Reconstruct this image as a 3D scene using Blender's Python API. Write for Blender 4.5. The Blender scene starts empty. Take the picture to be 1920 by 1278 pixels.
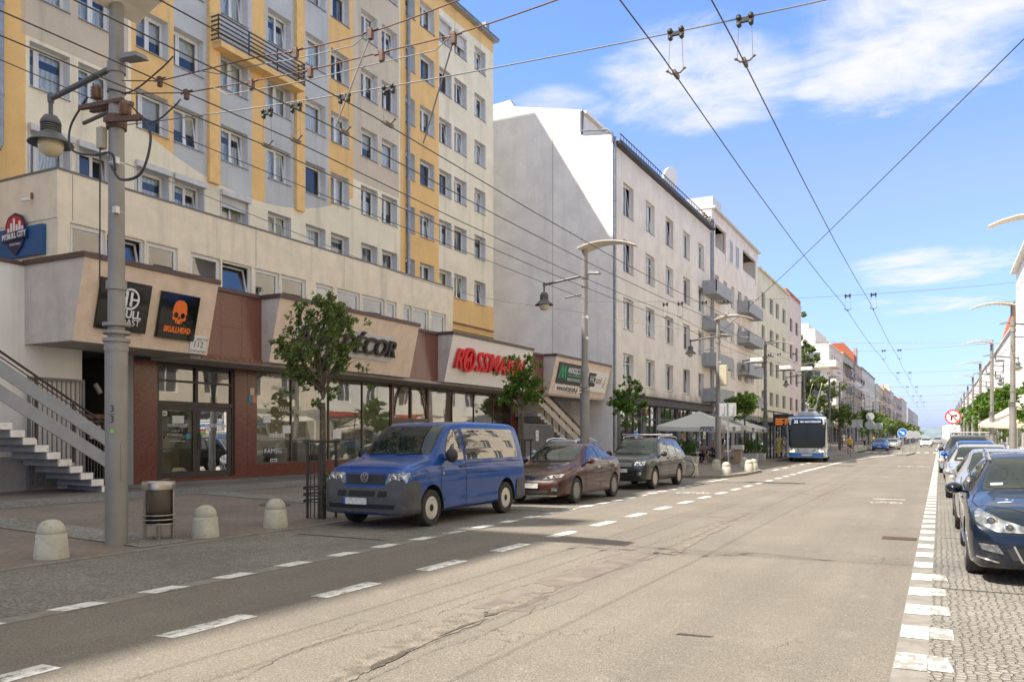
import bpy, bmesh, math, random
from mathutils import Vector, Matrix
from mathutils.bvhtree import BVHTree
from mathutils.geometry import delaunay_2d_cdt, intersect_point_tri_2d
RND = random.Random(11)
scene = bpy.context.scene
COL = scene.collection
W = {}
PI = math.pi

# ------------------------------------------------------------------ camera
F_PX, U_VP, V_H, CAM_H = 1550.0, 1762.0, 818.0, 1.7
YAW = math.atan((U_VP - 960) / F_PX)
cam = bpy.data.cameras.new('camera')
cam.sensor_width = 36
cam.lens = F_PX / 1920 * 36
cam.shift_y = (V_H - 639) / 1920
cam.clip_end = 6000
cam.clip_start = 0.05
camo = bpy.data.objects.new('camera', cam)
COL.objects.link(camo)
camo.location = (0, 0, CAM_H)
camo.rotation_euler = (math.radians(90), 0, YAW)
scene.camera = camo


def tag(o, label=None, cat=None, group=None, kind=None):
    if label: o['label'] = label
    if cat: o['category'] = cat
    if group: o['group'] = group
    if kind: o['kind'] = kind
    return o


def thing(name, label, cat, loc=(0, 0, 0), rz=0, group=None):
    o = bpy.data.objects.new(name, None)
    COL.objects.link(o)
    o.empty_display_size = .3
    o.location = loc
    o.rotation_euler = (0, 0, rz)
    W[o.name] = Matrix.Translation(loc) @ Matrix.Rotation(rz, 4, 'Z')
    return tag(o, label, cat, group)


def place(o, name, parent=None, local=False):
    COL.objects.link(o)
    if parent is not None:
        o.parent = parent
        if not local:
            o.matrix_parent_inverse = W.get(parent.name, Matrix.Identity(4)).inverted()
    return o


def clone(root, loc, rz=0, label=None, group=None, scale=None):
    def rec(o, par):
        c = o.copy()
        COL.objects.link(c)
        if par is not None: c.parent = par
        for ch in KIDS.get(o.name, []):
            rec(ch, c)
        return c
    KIDS = {}
    stack = [root]
    allobs = [o for o in COL.objects if o.parent]
    for o in allobs: KIDS.setdefault(o.parent.name, []).append(o)
    r = rec(root, None)
    r.location = loc
    r.rotation_euler = (0, 0, rz)
    if scale: r.scale = (scale,) * 3 if not isinstance(scale, tuple) else scale
    if label: r['label'] = label
    if group: r['group'] = group
    return r


# ------------------------------------------------------------------ mesh builder
class MB:
    def __init__(s):
        s.v = []; s.f = []; s.m = []; s.sm = []

    def add(s, vs, fs, m=0, smooth=False):
        b = len(s.v)
        s.v += [tuple(p) for p in vs]
        for f in fs:
            s.f.append([b + i for i in f]); s.m.append(m); s.sm.append(smooth)
        return s

    def quad(s, a, b, c, d, m=0): return s.add([a, b, c, d], [(0, 1, 2, 3)], m)
    def poly(s, pts, m=0): return s.add(pts, [tuple(range(len(pts)))], m)

    def box(s, x0, x1, y0, y1, z0, z1, m=0):
        v = [(x0, y0, z0), (x1, y0, z0), (x1, y1, z0), (x0, y1, z0), (x0, y0, z1), (x1, y0, z1), (x1, y1, z1), (x0, y1, z1)]
        return s.add(v, [(0, 3, 2, 1), (4, 5, 6, 7), (0, 1, 5, 4), (1, 2, 6, 5), (2, 3, 7, 6), (3, 0, 4, 7)], m)

    def hexa(s, b, t, m=0):
        return s.add(list(b) + list(t), [(0, 3, 2, 1), (4, 5, 6, 7), (0, 1, 5, 4), (1, 2, 6, 5), (2, 3, 7, 6), (3, 0, 4, 7)], m)

    def prism(s, poly, fn, d0, d1, m=0):
        n = len(poly)
        a = [fn(p, d0) for p in poly]; b = [fn(p, d1) for p in poly]
        fs = [tuple(range(n))[::-1], tuple(range(n, 2 * n))]
        for i in range(n):
            j = (i + 1) % n
            fs.append((i, j, n + j, n + i))
        return s.add(a + b, fs, m)

    def tube(s, path, r, n=8, m=0, caps=True, smooth=True):
        path = [Vector(p) for p in path]
        rr = r if isinstance(r, (list, tuple)) else [r] * len(path)
        vs = []; fs = []
        prev = None
        for i, p in enumerate(path):
            if i == 0: t = path[1] - path[0]
            elif i == len(path) - 1: t = path[-1] - path[-2]
            else: t = (path[i + 1] - p).normalized() + (p - path[i - 1]).normalized()
            t.normalize()
            if prev is None:
                a = Vector((0, 0, 1)) if abs(t.z) < .9 else Vector((1, 0, 0))
                u = t.cross(a).normalized()
            else:
                u = (prev - t * prev.dot(t)).normalized()
            prev = u
            w = t.cross(u)
            for k in range(n):
                an = 2 * PI * k / n
                vs.append(p + (u * math.cos(an) + w * math.sin(an)) * rr[i])
        for i in range(len(path) - 1):
            for k in range(n):
                k2 = (k + 1) % n
                fs.append((i * n + k, i * n + k2, (i + 1) * n + k2, (i + 1) * n + k))
        s.add(vs, fs, m, smooth)
        if caps:
            s.add(vs[:n], [tuple(range(n))[::-1]], m); s.add(vs[-n:], [tuple(range(n))], m)
        return s

    def bar(s, a, b, wx, wy=None, m=0, up=(0, 0, 1)):
        a = Vector(a); b = Vector(b); t = (b - a).normalized(); up = Vector(up)
        if abs(t.dot(up)) > .95: up = Vector((1, 0, 0))
        u = t.cross(up).normalized(); w = u.cross(t)
        wy = wy or wx
        o = [u * sx * wx / 2 + w * sy * wy / 2 for sx, sy in ((-1, -1), (1, -1), (1, 1), (-1, 1))]
        return s.hexa([a + q for q in o], [b + q for q in o], m)

    def lathe(s, prof, c=(0, 0, 0), n=20, m=0, smooth=True, axis='z'):
        vs = []; fs = []
        for (r, z) in prof:
            for k in range(n):
                an = 2 * PI * k / n
                p = (r * math.cos(an), r * math.sin(an), z)
                if axis == 'x': p = (z, p[0], p[1])
                if axis == 'y': p = (p[0], z, p[1])
                vs.append((p[0] + c[0], p[1] + c[1], p[2] + c[2]))
        for i in range(len(prof) - 1):
            for k in range(n):
                k2 = (k + 1) % n
                fs.append((i * n + k, i * n + k2, (i + 1) * n + k2, (i + 1) * n + k))
        s.add(vs, fs, m, smooth)
        if prof[0][0] > 1e-4: s.add(vs[:n], [tuple(range(n))[::-1]], m)
        if prof[-1][0] > 1e-4: s.add(vs[-n:], [tuple(range(n))], m)
        return s

    def xf(s, M, start=0):
        s.v[start:] = [tuple(M @ Vector(p)) for p in s.v[start:]]
        return s

    def join(s, o, M=None):
        vs = o.v if M is None else [tuple(M @ Vector(p)) for p in o.v]
        b = len(s.v); s.v += vs
        s.f += [[b + i for i in f] for f in o.f]; s.m += o.m; s.sm += o.sm
        return s

    def mesh(s, name, mats, bevel=0, fix=True, merge=False, sharp=None):
        me = bpy.data.meshes.new(name)
        me.from_pydata(s.v, [], s.f)
        for mt in (mats if isinstance(mats, (list, tuple)) else [mats]): me.materials.append(mt)
        me.polygons.foreach_set('material_index', s.m)
        me.polygons.foreach_set('use_smooth', s.sm)
        if fix or bevel or merge:
            bm = bmesh.new(); bm.from_mesh(me)
            if merge: bmesh.ops.remove_doubles(bm, verts=bm.verts, dist=merge if merge is not True else 1e-4)
            if fix: bmesh.ops.recalc_face_normals(bm, faces=bm.faces)
            if bevel:
                es = [e for e in bm.edges if len(e.link_faces) == 2 and e.calc_face_angle(0) > .6]
                bmesh.ops.bevel(bm, geom=es, offset=bevel, segments=2, affect='EDGES', profile=.5, clamp_overlap=True)
            bm.to_mesh(me); bm.free()
        if sharp is not None:
            me.set_sharp_from_angle(angle=sharp)
        me.update()
        return me

    def build(s, name, mats, parent=None, local=False, **kw):
        o = bpy.data.objects.new(name, s.mesh(name, mats, **kw))
        return place(o, name, parent, local)


def struct(name, mb, mats, **kw):
    o = mb.build(name, mats, **kw)
    o['kind'] = 'structure'
    return o


# ------------------------------------------------------------------ materials
MATS = {}


class NT:
    def __init__(s, m):
        s.t = m.node_tree; s.n = s.t.nodes; s.l = s.t.links
    def node(s, ty, **kw):
        n = s.n.new(ty)
        for k, v in kw.items():
            if k.startswith('i_'):
                n.inputs[int(k[2:])].default_value = v
            else: setattr(n, k, v)
        return n
    def link(s, a, b): s.l.new(a, b)
    def val(s, x, sock):
        if hasattr(x, 'is_output'): s.l.new(x, sock)
        else: sock.default_value = x
    def math(s, op, a, b=0.0, c=None, clamp=False):
        n = s.n.new('ShaderNodeMath'); n.operation = op; n.use_clamp = clamp
        s.val(a, n.inputs[0]); s.val(b, n.inputs[1])
        if c is not None: s.val(c, n.inputs[2])
        return n.outputs[0]
    def mix(s, f, a, b, blend='MIX'):
        n = s.n.new('ShaderNodeMix'); n.data_type = 'RGBA'; n.blend_type = blend; n.clamp_factor = True
        s.val(f, n.inputs[0])
        for x, k in ((a, 6), (b, 7)):
            if hasattr(x, 'is_output'): s.l.new(x, n.inputs[k])
            else: n.inputs[k].default_value = (x[0], x[1], x[2], 1)
        return n.outputs[2]
    def noise(s, vec, scale, detail=4, rough=.55, dist=0):
        n = s.n.new('ShaderNodeTexNoise')
        n.inputs['Scale'].default_value = scale; n.inputs['Detail'].default_value = detail
        n.inputs['Roughness'].default_value = rough; n.inputs['Distortion'].default_value = dist
        if vec is not None: s.l.new(vec, n.inputs['Vector'])
        return n.outputs['Fac']
    def ramp(s, f, stops, interp='LINEAR'):
        n = s.n.new('ShaderNodeValToRGB'); n.color_ramp.interpolation = interp
        e = n.color_ramp.elements
        while len(e) < len(stops): e.new(.5)
        for i, (p, c) in enumerate(stops):
            e[i].position = p
            e[i].color = (c[0], c[1], c[2], 1) if isinstance(c, (tuple, list)) else (c, c, c, 1)
        s.val(f, n.inputs[0])
        return n.outputs[0]
    def mapr(s, f, a, b, c=0.0, d=1.0, smooth=True):
        n = s.n.new('ShaderNodeMapRange'); n.interpolation_type = 'SMOOTHSTEP' if smooth else 'LINEAR'
        s.val(f, n.inputs[0]); n.inputs[1].default_value = a; n.inputs[2].default_value = b
        n.inputs[3].default_value = c; n.inputs[4].default_value = d
        return n.outputs[0]
    def vmul(s, vec, sc, off=(0, 0, 0), rot=(0, 0, 0)):
        n = s.n.new('ShaderNodeMapping'); n.inputs['Scale'].default_value = sc
        n.inputs['Location'].default_value = off; n.inputs['Rotation'].default_value = rot
        s.l.new(vec, n.inputs['Vector']); return n.outputs[0]
    def bump(s, h, strength=.3, dist=.01, normal=None):
        n = s.n.new('ShaderNodeBump'); n.inputs['Strength'].default_value = strength; n.inputs['Distance'].default_value = dist
        s.l.new(h, n.inputs['Height'])
        if normal is not None: s.l.new(normal, n.inputs['Normal'])
        return n.outputs[0]


def newmat(name):
    m = bpy.data.materials.new(name); m.use_nodes = True
    nt = NT(m)
    b = nt.n['Principled BSDF']
    return m, nt, b


def mat(name, col=(.5, .5, .5), rough=.7, metal=0, noise=0.0, nscale=3.0, bump=0, bscale=60, bdist=.004, streak=0, spec=.5, coat=0,
        emit=0, ecol=None, rand=0, spots=0, dirtcol=None, alpha=None):
    if name in MATS: return MATS[name]
    m, t, b = newmat(name)
    b.inputs['Roughness'].default_value = rough; b.inputs['Metallic'].default_value = metal
    b.inputs['Specular IOR Level'].default_value = spec
    b.inputs['Base Color'].default_value = (*col, 1)
    if coat:
        b.inputs['Coat Weight'].default_value = coat; b.inputs['Coat Roughness'].default_value = .03
    c = None
    if noise or bump or streak or spots or rand:
        tc = t.node('ShaderNodeTexCoord').outputs['Object']
        c = t.mix(0, col, col)
        if noise:
            f = t.noise(tc, nscale, 6, .6)
            c = t.mix(t.mapr(f, .3, .7), [x * (1 - noise) for x in col], [min(1, x * (1 + noise)) for x in col])
        if streak:
            f = t.noise(t.vmul(tc, (1.6, 1.6, .12)), 1.0, 5, .65)
            d = dirtcol or [x * .62 for x in col]
            c = t.mix(t.math('MULTIPLY', t.mapr(f, .5, .78), streak), c, d)
        if spots:
            f = t.noise(tc, 14, 3, .5)
            c = t.mix(t.math('MULTIPLY', t.mapr(f, .62, .7), spots), c, dirtcol or [x * .5 for x in col])
        if rand:
            oi = t.node('ShaderNodeObjectInfo').outputs['Random']
            c = t.mix(1.0, c, t.ramp(oi, [(0, 1 - rand), (1, 1.0)]), 'MULTIPLY')
        t.link(c, b.inputs['Base Color'])
        if bump:
            t.link(t.bump(t.noise(tc, bscale, 4, .6), bump, bdist), b.inputs['Normal'])
    if emit:
        b.inputs['Emission Color'].default_value = (*(ecol or col), 1); b.inputs['Emission Strength'].default_value = emit
    MATS[name] = m
    return m


def glass(name, tint=(.9, .95, .95), base=.12, gain=1.1, rough=.0, wob=.0, wscale=.7):
    """clear pane: transparent mixed with a mirror by the viewing angle"""
    if name in MATS: return MATS[name]
    m, t, b = newmat(name)
    t.n.remove(b)
    out = t.n['Material Output']
    tr = t.node('ShaderNodeBsdfTransparent'); tr.inputs[0].default_value = (*tint, 1)
    gl = t.node('ShaderNodeBsdfGlossy'); gl.inputs['Roughness'].default_value = rough; gl.inputs[0].default_value = (.97, .98, 1, 1)
    fr = t.node('ShaderNodeFresnel'); fr.inputs[0].default_value = 1.5
    f = t.math('MULTIPLY_ADD', fr.outputs[0], gain, base, clamp=True)
    if wob:
        tc = t.node('ShaderNodeTexCoord').outputs['Object']
        bp = t.bump(t.noise(tc, wscale, 2, .4), wob, .3)
        t.link(bp, gl.inputs['Normal'])
    mx = t.node('ShaderNodeMixShader')
    t.link(f, mx.inputs[0]); t.link(tr.outputs[0], mx.inputs[1]); t.link(gl.outputs[0], mx.inputs[2])
    t.link(mx.outputs[0], out.inputs[0])
    MATS[name] = m
    return m


def srgb(r, g, b, k=1.0):
    f = lambda c: ((c / 255 + .055) / 1.055) ** 2.4 if c > 10 else c / 255 / 12.92
    return (f(r) * k, f(g) * k, f(b) * k)


# ------------------------------------------------------------------ lettering
def text_mesh(txt, size=1, extrude=.02, align='CENTER', shear=0, bold=0, space=1.0, sx=1.0):
    cu = bpy.data.curves.new('lettering', 'FONT')
    cu.body = txt; cu.size = size; cu.extrude = extrude; cu.align_x = align; cu.align_y = 'CENTER'
    cu.shear = shear; cu.offset = bold; cu.space_character = space; cu.resolution_u = 3
    o = bpy.data.objects.new('lettering', cu)
    COL.objects.link(o)
    dg = bpy.context.evaluated_depsgraph_get(); dg.update()
    me = bpy.data.meshes.new_from_object(o.evaluated_get(dg))
    bpy.data.objects.remove(o); bpy.data.curves.remove(cu)
    if sx != 1.0: me.transform(Matrix.Scale(sx, 4, (1, 0, 0)))
    return me


def lettering(name, txt, M, mt, parent=None, size=1, local=False, **kw):
    """flat text in the xy plane of M"""
    me = text_mesh(txt, size, **kw)
    me.transform(M)
    me.materials.clear(); me.materials.append(mt)
    o = bpy.data.objects.new(name, me)
    return place(o, name, parent, local)


def plane_street(x, y, z, tilt=0):
    """text frame on a wall that faces +x (the street): reads towards +y"""
    return Matrix.Translation((x, y, z)) @ Matrix.Rotation(PI / 2, 4, 'Z') @ Matrix.Rotation(PI / 2 + tilt, 4, 'X')


def plane_west(x, y, z):
    """faces -x: reads towards -y"""
    return Matrix.Translation((x, y, z)) @ Matrix.Rotation(-PI / 2, 4, 'Z') @ Matrix.Rotation(PI / 2, 4, 'X')


def plane_cam(x, y, z, rz=0):
    """faces -y"""
    return Matrix.Translation((x, y, z)) @ Matrix.Rotation(rz, 4, 'Z') @ Matrix.Rotation(PI / 2, 4, 'X')


def smooth_mesh(me, angle=None):
    for p in me.polygons: p.use_smooth = True
    if angle: me.set_sharp_from_angle(angle=angle)
    return me

# ------------------------------------------------------------------ light
scene.view_settings.view_transform = 'Standard'
scene.view_settings.look = 'None'
scene.view_settings.gamma = 1
scene.view_settings.exposure = 1.3
scene.cycles.max_bounces = 8
scene.cycles.diffuse_bounces = 4
scene.cycles.transparent_max_bounces = 16
scene.cycles.use_denoising = True
SUN_D = Vector((1, .8, -1.667)).normalized()
EL = math.asin(-SUN_D.z)
sl = bpy.data.lights.new('sun', 'SUN'); sl.energy = 3.75; sl.angle = math.radians(.5); sl.color = (1, .93, .82)
so = bpy.data.objects.new('sun', sl); COL.objects.link(so)
so.rotation_euler = SUN_D.to_track_quat('-Z', 'Y').to_euler()
so.location = (-60, -50, 100)

world = bpy.data.worlds.new('World'); scene.world = world
world.use_nodes = True
wt = NT(world)
bg = wt.n['Background']
sky = wt.node('ShaderNodeTexSky'); sky.sky_type = 'NISHITA'; sky.sun_disc = False
sky.sun_elevation = EL
# direction to the sun
tos = -SUN_D
sky.sun_rotation = math.atan2(tos.x, tos.y)
sky.altitude = 20; sky.air_density = 1.0; sky.dust_density = .8; sky.ozone_density = 1.2
# ------------------------------------------------------------------ clouds in the sky, and cover added overhead to tune shade light
SKY_STR, CLOUD = .13, 3.3
tcw = wt.node('ShaderNodeTexCoord').outputs['Generated']
sp = wt.node('ShaderNodeSeparateXYZ'); wt.link(tcw, sp.inputs[0])
zz = wt.math('ADD', wt.math('MAXIMUM', sp.outputs[2], 0.0), .10)
px = wt.math('DIVIDE', sp.outputs[0], zz); py = wt.math('DIVIDE', sp.outputs[1], zz)
cv = wt.node('ShaderNodeCombineXYZ'); wt.link(px, cv.inputs[0]); wt.link(py, cv.inputs[1])


def sky_pt(u, v):
    r = (u - 960) / F_PX; t = (V_H - v) / F_PX
    d = Vector((r * math.cos(YAW) - math.sin(YAW), r * math.sin(YAW) + math.cos(YAW), t)).normalized()
    z = max(d.z, 0) + .10
    return Vector((d.x / z, d.y / z))


mask = None
for (u0, v0, u1, v1, wd, amp) in ((1150, 190, 1520, 110, .27, 1.0), (1480, 110, 1960, 20, .42, 1.0), (1250, 215, 1420, 200, .12, .8), (960, 185, 1150, 200, .10, .9),
                                  (1600, 520, 1900, 480, .30, .8), (1600, 578, 1860, 566, .2, .7), (1480, 170, 1580, 160, .08, .9)):
    a = sky_pt(u0, v0); b = sky_pt(u1, v1)
    d = b - a; L = d.length; d /= L; c = (a + b) / 2
    qx = wt.math('SUBTRACT', px, c.x); qy = wt.math('SUBTRACT', py, c.y)
    al = wt.math('DIVIDE', wt.math('ADD', wt.math('MULTIPLY', qx, d.x), wt.math('MULTIPLY', qy, d.y)), L * .62)
    ac = wt.math('DIVIDE', wt.math('ADD', wt.math('MULTIPLY', qx, -d.y), wt.math('MULTIPLY', qy, d.x)), wd)
    rr = wt.math('ADD', wt.math('MULTIPLY', al, al), wt.math('MULTIPLY', ac, ac))
    g = wt.math('MULTIPLY', wt.mapr(rr, 1.5, 0.0), amp)
    mask = g if mask is None else wt.math('MAXIMUM', mask, g)
over = wt.math('MULTIPLY', wt.mapr(sp.outputs[2], .50, .72), 1.0)  # out-of-view overhead cloud, added to brighten and neutralise the shade
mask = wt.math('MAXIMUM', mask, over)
n1 = wt.noise(wt.vmul(cv.outputs[0], (1, 1.5, 1), rot=(0, 0, .5)), 2.6, 9, .62, .55)
n2 = wt.noise(cv.outputs[0], 11, 5, .6)
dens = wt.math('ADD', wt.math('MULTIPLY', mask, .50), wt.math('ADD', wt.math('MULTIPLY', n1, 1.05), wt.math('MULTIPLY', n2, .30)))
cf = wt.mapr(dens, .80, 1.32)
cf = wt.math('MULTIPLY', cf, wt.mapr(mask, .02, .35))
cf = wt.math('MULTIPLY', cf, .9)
hz = wt.mapr(sp.outputs[2], .0, .34, 1, 0)
tint = wt.ramp(wt.mapr(sp.outputs[2], .0, .55, 0, 1, False), [(0, (.40, .47, .86)), (.3, (.57, .61, .84)), (.5, (.72, .69, .83)), (.74, (.63, .75, .95)), (1, (.66, .75, .90))])
skyc = wt.mix(1.0, sky.outputs[0], tint, "MULTIPLY")
ccol = wt.mix(wt.mapr(sp.outputs[2], .48, .62), (CLOUD, CLOUD * .985, CLOUD * .97), (3.95, 3.85, 2.88))  # added overhead cover gets its own warm tint for the shade light
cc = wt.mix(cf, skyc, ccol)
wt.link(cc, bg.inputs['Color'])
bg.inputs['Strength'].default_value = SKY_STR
# ================================================================== ground, road, paving
def asphalt_mat():
    m, t, b = newmat('asphalt')
    tc = t.node('ShaderNodeTexCoord').outputs['Object']
    base = (.178, .156, .131)
    big = t.noise(tc, .35, 5, .6)
    c = t.mix(t.mapr(big, .3, .7), [x * .9 for x in base], [x * 1.12 for x in base])
    # long wheel lanes worn darker / paler along the street
    lane = t.noise(t.vmul(tc, (1.3, .03, 1)), 1.0, 4, .6)
    c = t.mix(t.math('MULTIPLY', t.mapr(lane, .45, .7), .6), c, (.142, .126, .108))
    med = t.noise(tc, 3.2, 6, .65)
    c = t.mix(t.math('MULTIPLY', t.mapr(med, .52, .75), .35), c, (.27, .25, .22))
    fine = t.noise(tc, 70, 2, .5)
    c = t.mix(t.mapr(fine, .3, .72), [.72] * 3, [1.22] * 3) if False else t.mix(1.0, c, t.ramp(fine, [(.26, .5), (.5, 1.0), (.75, 1.42)]), 'MULTIPLY')
    vs = t.node('ShaderNodeTexVoronoi'); vs.inputs['Scale'].default_value = 85; t.link(tc, vs.inputs['Vector'])
    stone = t.mapr(vs.outputs['Color'], .72, .95)
    c = t.mix(t.math('MULTIPLY', stone, .38), c, (.36, .33, .29))
    c = t.mix(1.0, c, t.ramp(t.noise(tc, 24, 3, .6), [(.3, .84), (.7, 1.14)]), 'MULTIPLY')
    # hairline cracks
    wv = t.node('ShaderNodeVectorMath'); wv.operation = 'ADD'
    nn = t.node('ShaderNodeTexNoise'); nn.inputs['Scale'].default_value = 2.2; nn.inputs['Detail'].default_value = 5
    t.link(tc, nn.inputs['Vector'])
    t.link(t.vmul(tc, (1, .45, 1)), wv.inputs[0]); t.link(nn.outputs['Color'], wv.inputs[1])
    vo = t.node('ShaderNodeTexVoronoi'); vo.feature = 'DISTANCE_TO_EDGE'; vo.inputs['Scale'].default_value = .75
    t.link(wv.outputs[0], vo.inputs['Vector'])
    cm = t.math('MULTIPLY', t.mapr(vo.outputs['Distance'], .0085, .001), t.mapr(t.noise(tc, .55, 3, .5), .5, .6))
    c = t.mix(t.math('MULTIPLY', cm, .55), c, (.07, .06, .05))
    # oil drips in the middle of the lanes
    oil = t.math('MULTIPLY', t.mapr(t.noise(t.vmul(tc, (.8, .25, 1), (3.3, 1.7, 0)), 1.1, 4, .6), .58, .76), .5)
    c = t.mix(oil, c, (.12, .108, .095))
    t.link(c, b.inputs['Base Color'])
    b.inputs['Roughness'].default_value = .82
    b.inputs['Specular IOR Level'].default_value = .35
    h = t.math('ADD', t.math('MULTIPLY', fine, .7), t.math('ADD', t.math('MULTIPLY', vs.outputs['Distance'], .6), t.math('MULTIPLY', cm, -1.5)))
    t.link(t.bump(h, .55, .006), b.inputs['Normal'])
    return m


def cobble_mat(name, c0, c1, joint, scale, spread=1.0, bricks=None, moss=0.0):
    m, t, b = newmat(name)
    tc = t.node('ShaderNodeTexCoord').outputs['Object']
    nn = t.node('ShaderNodeTexNoise'); nn.inputs['Scale'].default_value = 6; t.link(tc, nn.inputs['Vector'])
    wv = t.node('ShaderNodeVectorMath'); wv.operation = 'MULTIPLY_ADD'
    t.link(nn.outputs['Color'], wv.inputs[0]); wv.inputs[1].default_value = (.06, .06, 0); t.link(tc, wv.inputs[2])
    vo = t.node('ShaderNodeTexVoronoi'); vo.feature = 'DISTANCE_TO_EDGE'; vo.inputs['Scale'].default_value = scale
    vo.inputs['Randomness'].default_value = .55; t.link(wv.outputs[0], vo.inputs['Vector'])
    vc = t.node('ShaderNodeTexVoronoi'); vc.inputs['Scale'].default_value = scale; vc.inputs['Randomness'].default_value = .55
    t.link(wv.outputs[0], vc.inputs['Vector'])
    bw = t.node('ShaderNodeRGBToBW'); t.link(vc.outputs['Color'], bw.inputs[0])
    c = t.mix(bw.outputs[0], c0, c1)
    big = t.noise(tc, .7, 5, .6)
    c = t.mix(1.0, c, t.ramp(big, [(.3, .78), (.7, 1.15)]), 'MULTIPLY')
    fine = t.noise(tc, 90, 2, .5)
    c = t.mix(1.0, c, t.ramp(fine, [(.3, .8), (.7, 1.15)]), 'MULTIPLY')
    j = t.mapr(vo.outputs['Distance'], .14, .03)
    c = t.mix(t.math('MULTIPLY', j, .65), c, joint)
    t.link(c, b.inputs['Base Color']); b.inputs['Roughness'].default_value = .75
    hh = t.math('SUBTRACT', t.math('MULTIPLY', fine, .2), j)
    t.link(t.bump(hh, .9, .03), b.inputs['Normal'])
    return m


def paver_mat(name, c0, c1, joint, bw=.24, bh=.12, off=.5, dirt=.3):
    m, t, b = newmat(name)
    tc = t.node('ShaderNodeTexCoord').outputs['Object']
    br = t.node('ShaderNodeTexBrick'); br.offset = off
    br.inputs['Scale'].default_value = 1; br.inputs['Brick Width'].default_value = bw; br.inputs['Row Height'].default_value = bh
    br.inputs['Mortar Size'].default_value = .005; br.inputs['Mortar Smooth'].default_value = .2
    br.inputs['Color1'].default_value = (*c0, 1); br.inputs['Color2'].default_value = (*c1, 1); br.inputs['Mortar'].default_value = (*joint, 1)
    t.link(tc, br.inputs['Vector'])
    c = br.outputs['Color']
    c = t.mix(1.0, c, t.ramp(t.noise(tc, .55, 6, .65), [(.3, 1 - dirt), (.7, 1 + dirt * .5)]), 'MULTIPLY')
    c = t.mix(1.0, c, t.ramp(t.noise(tc, 60, 2, .5), [(.3, .86), (.7, 1.12)]), 'MULTIPLY')
    gum = t.mapr(t.noise(tc, 9, 2, .3), .70, .74)
    c = t.mix(t.math('MULTIPLY', gum, .5), c, [x * .45 for x in c0])
    t.link(c, b.inputs['Base Color']); b.inputs['Roughness'].default_value = .78
    t.link(t.bump(br.outputs['Fac'], .35, -.004), b.inputs['Normal'])
    return m


def paint_mat(name, col=(.78, .77, .74), wear=.5, scale=9, under=(.2, .185, .165)):
    m, t, b = newmat(name)
    tc = t.node('ShaderNodeTexCoord').outputs['Object']
    f = t.noise(tc, scale, 6, .7)
    g = t.noise(t.vmul(tc, (2.2, .6, 1), rot=(0, 0, .7)), 7, 4, .7)
    w = t.math('MULTIPLY', t.math('ADD', t.math('MULTIPLY', f, .5), t.math('MULTIPLY', g, .5)), 1)
    msk = t.mapr(w, .60 - wear * .14, .66 - wear * .10)
    c = t.mix(t.mapr(t.noise(tc, 4, 3), .3, .7), [x * .86 for x in col], col)
    c = t.mix(msk, c, under)
    t.link(c, b.inputs['Base Color']); b.inputs['Roughness'].default_value = .65
    t.link(t.bump(t.noise(tc, 80, 2), .3, .003), b.inputs['Normal'])
    return m


M_asph = asphalt_mat()
M_cobble = cobble_mat('granite setts', (.20, .185, .165), (.31, .285, .25), (.13, .118, .10), 14)
M_cobble_pale = cobble_mat('pale granite setts', (.25, .24, .225), (.38, .36, .33), (.12, .11, .10), 11)
M_paver = paver_mat('red brown concrete pavers', (.205, .165, .145), (.235, .188, .165), (.10, .08, .07))
M_slab = mat('kerb concrete', (.215, .20, .178), .85, noise=.18, nscale=4, bump=.4, bscale=70, spots=.25)
M_paint = paint_mat('road paint', (.66, .65, .62), wear=.75)
M_paint_fresh = paint_mat('kerb paint', (.76, .75, .71), wear=.6, under=(.24, .225, .2))
M_paint_worn = paint_mat('worn kerb paint', (.74, .73, .70), wear=1.25, under=(.27, .255, .23))
M_patch = mat('patch asphalt', (.165, .138, .118), .9, noise=.22, nscale=2.5, bump=.7, bscale=90, bdist=.006)
M_rough = mat('broken asphalt', (.20, .173, .143), .95, noise=.3, nscale=7, bump=1.0, bscale=38, bdist=.03)
M_crack = mat('crack filler', (.085, .072, .06), .95)
M_field = mat('earth', (.16, .15, .12), .95, noise=.2, nscale=.05)
M_tar = mat('tar joint', (.045, .043, .04), .8)

Y0, Y1 = -25, 900
mb = MB(); mb.quad((-900, -400, -.03), (900, -400, -.03), (900, 3500, -.03), (-900, 3500, -.03))
struct('ground', mb, M_field)
mb = MB(); mb.box(-7.75, -.08, Y0, Y1, -.4, 0)
struct('road', mb, M_asph)


def walk_z(x): return .03 + (max(0, -10.6 - x)) * .033


# left parking lane, flush kerb
mb = MB()
mb.box(-10.42, -7.757, Y0, 33.2, -.3, .012)
struct('parking_lane', mb, M_cobble)
mb = MB()
mb.box(-7.76, -7.50, Y0, 33.2, -.3, .008)
mb.box(-10.62, -10.42, Y0, 33.4, -.3, .03)
# kerb round the bulge of the pavement and the bus bay
kerb = [(-10.52, 33.3), (-8.9, 33.35), (-7.9, 34.6), (-7.62, 36.5), (-7.62, 40.4), (-7.95, 41.8), (-8.9, 43.4), (-9.75, 46.0), (-9.85, 50), (-9.85, 70), (-9.3, 74), (-8.2, 78), (-7.7, 80), (-7.65, 92)]
mb2 = MB()
for (a, b_) in zip(kerb, kerb[1:]):
    mb2.bar((a[0], a[1], .03), (b_[0], b_[1], .03), .16, .14)
struct('kerb', mb2, M_slab)
struct('kerb_strip', mb, M_slab)
# bus bay and the wider junction further on
mb = MB(); mb.poly([(-7.75, 41.2, .004), (-7.75, 82, .004), (-8.4, 78.4, .004), (-9.4, 74, .004), (-9.9, 70, .004), (-9.9, 46, .004), (-9.0, 43.3, .004), (-8.2, 41.6, .004)])
mb.poly([(-30, 126, .004), (-7.75, 124, .004), (-7.75, 143, .004), (-30, 142, .004)])
struct('bus_bay', mb, M_asph)
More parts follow.
